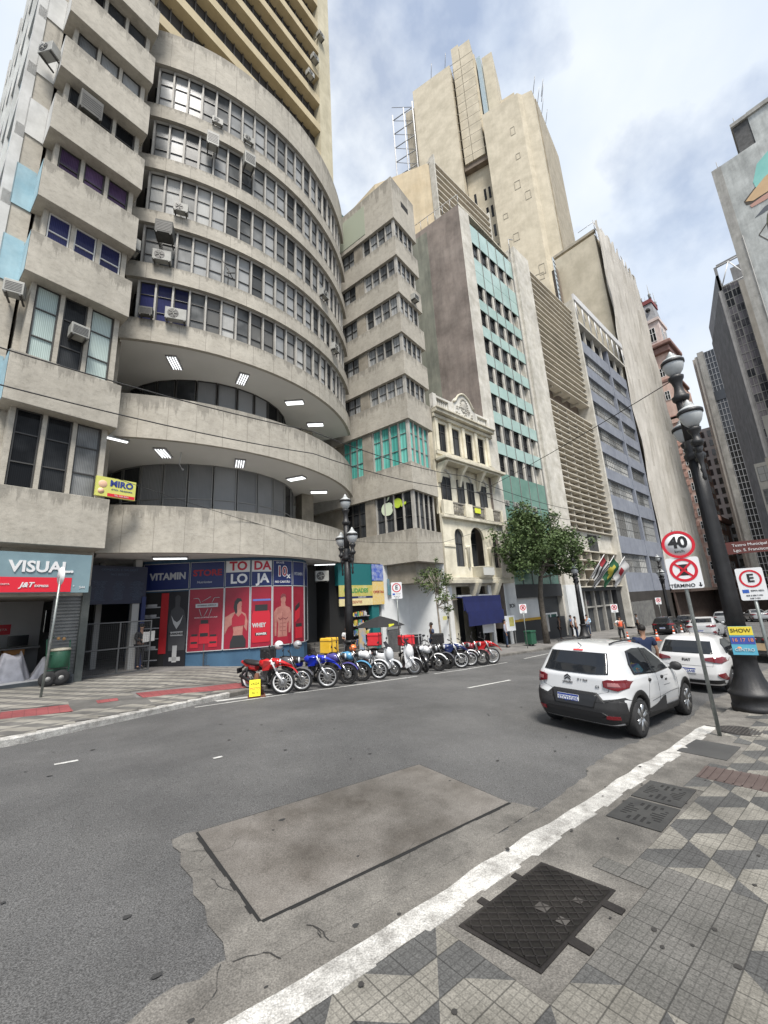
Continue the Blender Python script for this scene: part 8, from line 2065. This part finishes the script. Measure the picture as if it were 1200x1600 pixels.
# ---------------------------------------------------------------- air conditioners
def ac(lab, x, y, z, rot, w_=.8, h_=.55, d_=.32, col='white', fan=True):
    w_, h_, d_ = w_ * .86, h_ * .86, d_ * .86
    t = thing('air_conditioner', lab, 'air conditioner', (x, y, z), rot)
    m_ = mat('ac_white', (.30, .30, .275), .6, (.38, .38, .355), 3, dirt=.25) if col == 'white' else mat('ac_dark', (.06, .06, .055), .7, (.1, .1, .09), 3)
    b = MB(); b.box(0, w_, -d_, 0, 0, h_); b.build('case', m_, t, bevel=.015)
    if fan:
        b = MB(); disc(b, w_ * .38, h_ / 2, h_ * .08, h_ * .40, -d_ - .01, -d_); b.build('fan_grille', frame_d, t)
        b = MB()
        for k in range(5): a = 2 * pi * k / 5; b.tube([(w_ * .38, -d_ - .015, h_ / 2), (w_ * .38 + h_ * .34 * math.cos(a), -d_ - .015, h_ / 2 + h_ * .34 * math.sin(a))], .018, 4)
        b.build('fan', m_, t)
    else:
        b = MB()
        for k in range(6): b.box(.05, w_ - .05, -d_ - .008, -d_, h_ * (.15 + .12 * k), h_ * (.2 + .12 * k))
        b.build('grille', frame_d, t)
    b = MB(); b.box(.05, .1, -d_, .25, -.05, 0); b.box(w_ - .1, w_ - .05, -d_, .25, -.05, 0); b.build('bracket', frame_d, t)
def acc(lab, a, z, **k):
    p = pc(a, Rc + .02); ac(lab, cx + p[0], cy + p[1], z, R(a + 90), **k)
acc('white air conditioner with a round fan on the lowest window strip, left of the curve', 251.5, 14.32, w_=.95, h_=.62)
acc('small dark box air conditioner at the left end of the lowest window strip', 246.6, 14.32, w_=.6, h_=.42, d_=.3, col='dark', fan=False)
acc('white outdoor unit at the left end of the second curved ledge', 248.2, 17.12, w_=.85, h_=.6)
acc('large dark box unit hanging at the left end below the third curved ledge', 248.6, 18.25, w_=.8, h_=.75, d_=.7, col='dark', fan=False)
acc('white unit on the third curved ledge near the draped curtain', 251.5, 20.0, w_=.7, h_=.5)
acc('brown window unit hanging below the fifth curved ledge, left one', 257.5, 24.5, w_=.65, h_=.9, d_=.45, fan=False)
acc('brown window unit hanging below the fifth curved ledge, right one', 266.5, 24.5, w_=.65, h_=.9, d_=.45, fan=False)
acc('low round fan unit on the fifth curved ledge, left one', 258.5, 26.3, w_=.6, h_=.42, d_=.2)
acc('low round fan unit on the fifth curved ledge, right one', 266.5, 26.3, w_=.6, h_=.42, d_=.2)
acc('white unit far right on the second curved ledge', 299, 17.12, w_=.7, h_=.5)
acc('white unit far right on the third curved ledge', 293, 20.0, w_=.7, h_=.5)
b = MB(); p = pc(264, Rc + .02); q = (cx + p[0], cy + p[1]); b.tube([(q[0], q[1], 17.1), (q[0], q[1], 18.0)], .02, 6); b.tube([(q[0] - .3, q[1], 18.3), (q[0] + .25, q[1], 17.5)], .02, 6); b.tube([(q[0] - .1, q[1] - .1, 17.6), (q[0] + .3, q[1], 17.9)], .03, 6)
tag(b.build('antenna', frame_d), 'dark television antenna on the second curved ledge', 'antenna')
def fa(s_, t_): return (FAo[0] + s_ * math.cos(UA) - t_ * math.sin(UA), FAo[1] + s_ * math.sin(UA) + t_ * math.cos(UA))
p = fa(-1.65, .45); ac('rusty window air conditioner in the middle window of the left block above its second bay', p[0], p[1], 11.7, UA, .62, .5, .5, fan=False)
p = fa(-3.3, .8); ac('pale air conditioner on the corner of the left block beside the blue paint', p[0], p[1], 12.5, UA + R(-20), .6, .55, .4, fan=False)
p = fa(-3.35, .8); ac('round outdoor unit high on the corner of the left block', p[0], p[1], 22.9, UA + R(-60), .7, .55, .4)
p = fa(-2.35, .45); ac('large dark louvred box in a window high on the left block', p[0], p[1], 21.2, UA, .85, 1.0, .6, col='dark', fan=False)
p = fa(.05, .6); ac('white unit on the right side of the left block beside the curve', p[0], p[1], 17.0, UA + R(90), .7, .6, .35)
p = (FBo[0] + 1.4 * math.cos(UA), FBo[1] + 1.4 * math.sin(UA)); ac('white air conditioner on the upper right face of the corner block', p[0] + .02, p[1], 25.6 - 3.0, UA, .65, .5, .4, fan=False)
ac('white condenser above the pavement at the right end of the vitamin shop', 10.6, 18.0, 3.4, R(-20), .8, .6, .3)
for k, s_ in enumerate((7.85, 9.3, 10.75, 12.2)): p = (FFo[0] + s_ * math.cos(UF), FFo[1] + s_ * math.sin(UF)); ac('white unit in the lowest open window row of the teal building, %s from the left' % ords[k], p[0], p[1] + .28, 9.1 + 0, UF, .7, .5, .3)
for s_, z in ((13.2, 50.4), (12.6, 47.6), (14.0, 54.5)): p = (FAo[0] - .2 * off + s_ * math.cos(UA), FAo[1] + .98 * off + s_ * math.sin(UA)); ac({50.4: 'white unit on the right end of a ledge of the yellow tower, middle one', 47.6: 'white unit on the right end of a ledge of the yellow tower, lowest one', 54.5: 'white unit on the right end of a ledge of the yellow tower, highest one'}[z], p[0], p[1], z, UA, .8, .6, .5)

# ---------------------------------------------------------------- overhead wires
def wire(lab, pts, r_=.012, sag=.25):
    P_ = []
    for p, q in zip(pts, pts[1:]):
        p, q = Vector(p), Vector(q)
        for k in range(13): f = k / 12; v = p.lerp(q, f); v.z -= sag * 4 * f * (1 - f); P_.append(v)
    b = MB(); b.tube(P_, r_, 5); o = b.build('overhead_wire', mat('wire_black', (.02, .02, .02), .6)); tag(o, lab, 'wire')
wire('long overhead wire crossing from the left block to the townhouse, upper one', [(-4.5, 10, 7.7), (6.5, 11, 7.9), (16.0, 12, 8.2), (30, 12.5, 8.0)], .016)
wire('long overhead wire crossing from the left block to the townhouse, lower one', [(-4.5, 10, 6.9), (6.5, 11, 7.1), (16.0, 12, 7.5), (30, 12.5, 7.2)], .016)
wire('span wire from the nearest lamp post across to the townhouse', [(11.7, 2.1, 7.2), (18.5, 13.2, 8.0)], .012, .1)
wire('thin cable fixed to the lowest curved balcony', [(1.6, 15.9, 6.8), (9.7, 16.6, 5.3), (16.5, 14.5, 5.2), (24, 14.5, 7.3)], .01, .08)
WJ = thing('wire_junction', 'dark insulator where the overhead wires cross in front of the townhouse', 'insulator', (18.5, 13.2, 8.0))
b = MB(); b.ball((0, 0, 0), .09, 8, (2, 1, .6)); b.tube([(-.5, 0, -.05), (.5, 0, .05)], .02, 5); b.tube([(.9, .1, .1), (1.5, .1, .15)], .05, 6); b.build('insulator', frame_d, WJ)

# ---------------------------------------------------------------- covers and drains in the near pavement
ci = mat('cast_iron_cover', (0.022, 0.020, 0.020), .55, (0.045, .04, .038), 3, dirt=.2, speck=.2, metal=.4); 
def cover(lab, pts, name='manhole_cover', pattern=None, dz=.003):
    c_ = (sum(p[0] for p in pts) / 4, sum(p[1] for p in pts) / 4); z0 = gz(*c_)
    t = thing(name, lab, 'manhole cover' if 'drain' not in name else 'drain grate', (c_[0], c_[1], z0))
    b = MB(); vs = [(x - c_[0], y - c_[1], gz(x, y) - z0 + dz) for x, y in pts]; vb = [(x, y, z - .04) for x, y, z in vs]
    b.add(vs + vb, [(0, 1, 2, 3), (0, 4, 5, 1), (1, 5, 6, 2), (2, 6, 7, 3), (3, 7, 4, 0)]); return t, b, vs
A4 = [(2.31, 2.17), (2.36, 1.62), (3.43, 1.64), (3.37, 2.19)]
t, b, vs = cover('large square cast iron cover with a woven tread pattern, nearest the camera', A4)
def inset(vs, u0, u1, v0, v1, dz):
    f = lambda u_, v_: tuple(Vector(vs[0]).lerp(Vector(vs[3]), u_).lerp(Vector(vs[1]).lerp(Vector(vs[2]), u_), v_) + Vector((0, 0, dz)))
    return [f(u0, v0), f(u0, v1), f(u1, v1), f(u1, v0)]
b.build('frame', ci, t)
weave = mat('woven_iron_tread', (0.024, 0.022, 0.021), .45, (0.05, .045, .042), 3, dirt=.25, speck=.15, metal=.4); tread(weave, 14, 1.0)
b = MB()
# raised diagonal bars over the plate
I0 = inset(vs, .03, .97, .04, .96, .004); b.add(I0, [(0, 1, 2, 3)]); b.build('tread_plate', weave, t)
b = MB()
def bar(b, vs, u0, v0, u1, v1, w_, dz):
    f = lambda u_, v_: Vector(vs[0]).lerp(Vector(vs[3]), u_).lerp(Vector(vs[1]).lerp(Vector(vs[2]), u_), v_)
    p, q = f(u0, v0), f(u1, v1); d = (q - p).normalized(); n_ = Vector((-d.y, d.x, 0)) * w_ / 2; h_ = Vector((0, 0, dz))
    b.add([p - n_ + h_ * .4, q - n_ + h_ * .4, q - n_ + h_, p - n_ + h_, p + n_ + h_ * .4, q + n_ + h_ * .4, q + n_ + h_, p + n_ + h_], [(0, 1, 2, 3), (5, 4, 7, 6), (3, 2, 6, 7)])
n_u, n_v = 22, 11
for i in range(n_u):
    for j in range(n_v):
        u0, v0 = .04 + .92 * i / n_u, .05 + .90 * j / n_v; du, dv_ = .92 / n_u, .90 / n_v
        if (i // 2 + j // 2) % 2 == 0 or True:
            if (i + j) % 2: bar(b, vs, u0, v0, u0 + du * .9, v0 + dv_ * .9, .008, .010)
            else: bar(b, vs, u0, v0 + dv_ * .9, u0 + du * .9, v0, .008, .010)
b.build('raised_bars', ci, t)
for u_, v_ in ((.38, -.11), (.85, -.11)):
    pass
b = MB()
for (x0, y0) in ((2.72, 1.53), (3.22, 1.54)): z_ = gz(x0, y0) - t.location.z + .006; b.box(x0 - t.location.x - .035, x0 - t.location.x + .035, y0 - t.location.y - .03, y0 - t.location.y + .10, z_ - .03, z_)
for (x0, y0) in ((2.62, 2.21), (3.05, 2.215)): z_ = gz(x0, y0) - t.location.z + .006; b.box(x0 - t.location.x - .03, x0 - t.location.x + .03, y0 - t.location.y - .04, y0 - t.location.y + .03, z_ - .03, z_)
b.build('hinge_lug', ci, t)
b = MB()
for u_, v_, s_ in ((.45, .45, .05), (.42, .75, .04), (.68, .72, .035)): q = inset(vs, u_, u_ + s_ * 1.6, v_, v_ + s_ * 3, .008); b.add(q, [(0, 1, 2, 3)])
b.build('lifting_plate', mat('worn_iron', (.05, .045, .042), .5, (.08, .075, .07), 5), t)
def grate(lab, pts):
    t, b, vs = cover(lab, pts, 'drain_grate', dz=.006); b.v = []; b.f = []; b.mi = []; b.sm = []
    b.add([tuple(Vector(v) - Vector((0, 0, .003))) for v in inset(vs, 0, 1, 0, 1, 0)], [(0, 1, 2, 3)]); b.build('pit', black, t)
    b = MB(); 
    def cell(u0, u1, v0, v1): q = inset(vs, u0, u1, v0, v1, 0); qb = [(x, y, z - .006) for x, y, z in q]; b.add(q + qb, [(0, 1, 2, 3), (0, 4, 5, 1), (1, 5, 6, 2), (2, 6, 7, 3), (3, 7, 4, 0)])
    U = 24; V_ = 16
    for i in range(U):
        for j in range(V_):
            u_, v_ = (i + .5) / U, (j + .5) / V_; solid = u_ < .13 or u_ > .87 or v_ < .13 or v_ > .87 or abs(u_ - v_) < .09 or abs(u_ + v_ - 1) < .09
            side = abs(u_ - .5) > abs(v_ - .5)
            if not solid: solid = (j % 2 == 0) if side else (i % 2 == 0)
            if solid: cell(i / U, (i + 1) / U, j / V_, (j + 1) / V_)
    b.build('grate', mat('dark_iron_grate', (.03, .03, .03), .6, (.05, .05, .048), 4), t)
grate('square drain grate with an X pattern of slots, nearer of the two', [(4.60, 2.18), (4.62, 1.70), (5.27, 1.72), (5.25, 2.19)])
grate('square drain grate with an X pattern of slots, farther of the two', [(5.31, 2.20), (5.33, 1.73), (5.98, 1.75), (5.95, 2.21)])
t, b, vs = cover('plain dark square cover at the foot of the leaning speed limit pole', [(7.55, 2.36), (7.50, 1.76), (8.40, 1.76), (8.45, 2.33)]); b.build('plate', mat('dark_slate_cover', (.045, .045, .045), .7, (.07, .07, .068), 2, dirt=.2), t)
t, b, vs = cover('long rusty ribbed metal cover running off the right edge', [(7.05, 1.90), (7.15, .7), (6.45, .7), (6.50, 1.88)]); b.build('plate', mat('rusty_cover', (.07, .05, .045), .7, (.10, .075, .068), 4), t)
b = MB()
for k in range(14): bar(b, vs, .03, .03 + .07 * k, .97, .03 + .07 * k, .012, .012)
b.build('ribs', MATS['rusty_cover'], t)
c_ = (9.55, 1.93); t = thing('manhole_cover', 'round pitted cast iron manhole cover between the speed pole and the lamp post', 'manhole cover', (*c_, gz(*c_)), 0)
b = MB(); b.lathe([(.36, -.02), (.36, .004), (.33, .005), (.33, .002), (.3, .002)], 40); b.v = [(x, y, z - .055 * x) for x, y, z in b.v]; b.build('cover', ci, t)
b = MB()
for i in range(-6, 7):
    for j in range(-6, 7):
        x, y = i * .048, j * .048
        if x * x + y * y < .085: b.box(x - .014, x + .014, y - .014, y + .014, -.055 * x + .0, -.055 * x + .008)
b.build('studs', MATS['worn_iron'], t)
# flush concrete surround of the big cover, gum and litter on the tiles
b = MB(); rg2 = random.Random(21)
for i in range(46):
    x, y = rg2.uniform(.8, 7), rg2.uniform(.2, 2.5); r_ = rg2.uniform(.008, .022)
    b.add([(x + r_ * math.cos(a) * rg2.uniform(.8, 1.3), y + r_ * math.sin(a), gz(x, y) + (.013 if y > 2.2 else .006)) for a in [k * pi / 4 for k in range(8)]], [tuple(range(8))])
tag(b.build('pavement_spots', mat('dark_gum', (.03, .028, .026), .8)), None, None, None, 'structure')
# ---------------------------------------------------------------- pieces of one kind become parts of their own
def pieces(me):
    par = list(range(len(me.vertices)))
    def fd(i):
        while par[i] != i: par[i] = par[par[i]]; i = par[i]
        return i
    for e in me.edges: a_, c_ = fd(e.vertices[0]), fd(e.vertices[1]); par[a_] = c_
    return [fd(i) for i in range(len(par))]
def split(o, cap=100):
    me = o.data; root = pieces(me); ids = sorted(set(root))
    if not 1 < len(ids) <= cap: return
    groups = {i: ([], []) for i in ids}
    for p in me.polygons: groups[root[p.vertices[0]]][1].append(p)
    for n_, i in enumerate(ids):
        ps = groups[i][1]
        if not ps: continue
        vm = {}; b = MB()
        for p in ps:
            f = []
            for v in p.vertices:
                if v not in vm: vm[v] = len(b.v); b.v.append(tuple(me.vertices[v].co))
                f.append(vm[v])
            b.f.append(f); b.mi.append(p.material_index); b.sm.append(p.use_smooth)
        base = o.name.split('.')[0].replace('_row', '').replace('treads', 'tread'); nm = b.mesh(base, list(me.materials))
        if n_ == 0: first = nm; o.name = base
        else: c_ = o.copy(); c_.data = nm; COL.objects.link(c_)
    o.data = first
SPLIT = set('belfry mirror bracket mullion_row tube glass_spandrel window_pier side_window door_handle shoe side_panel pilaster balcony_pier pier louvre_support portal_column strut dark_window fin rib arcade_pier cornice window_pillar roof_rail goods shelf leg glazing_bar bay_side_paint blue_side_paint hinge_lug lifting_plate finial floor_slab white_band wheel_well roof_block wall_band concrete_fin lower_glass end_fin window_band screen grip frame_bar shop_trim treads side_shroud recess_wall column cone_part printed_jar old_sign_outline white_ground_floor dark_surround plinth rung ledge balustrade floral_ornament railing'.split())
for o in list(COL.objects):
    if o.type == 'MESH' and o.parent and not o.children and o.name.split('.')[0] in SPLIT: split(o)
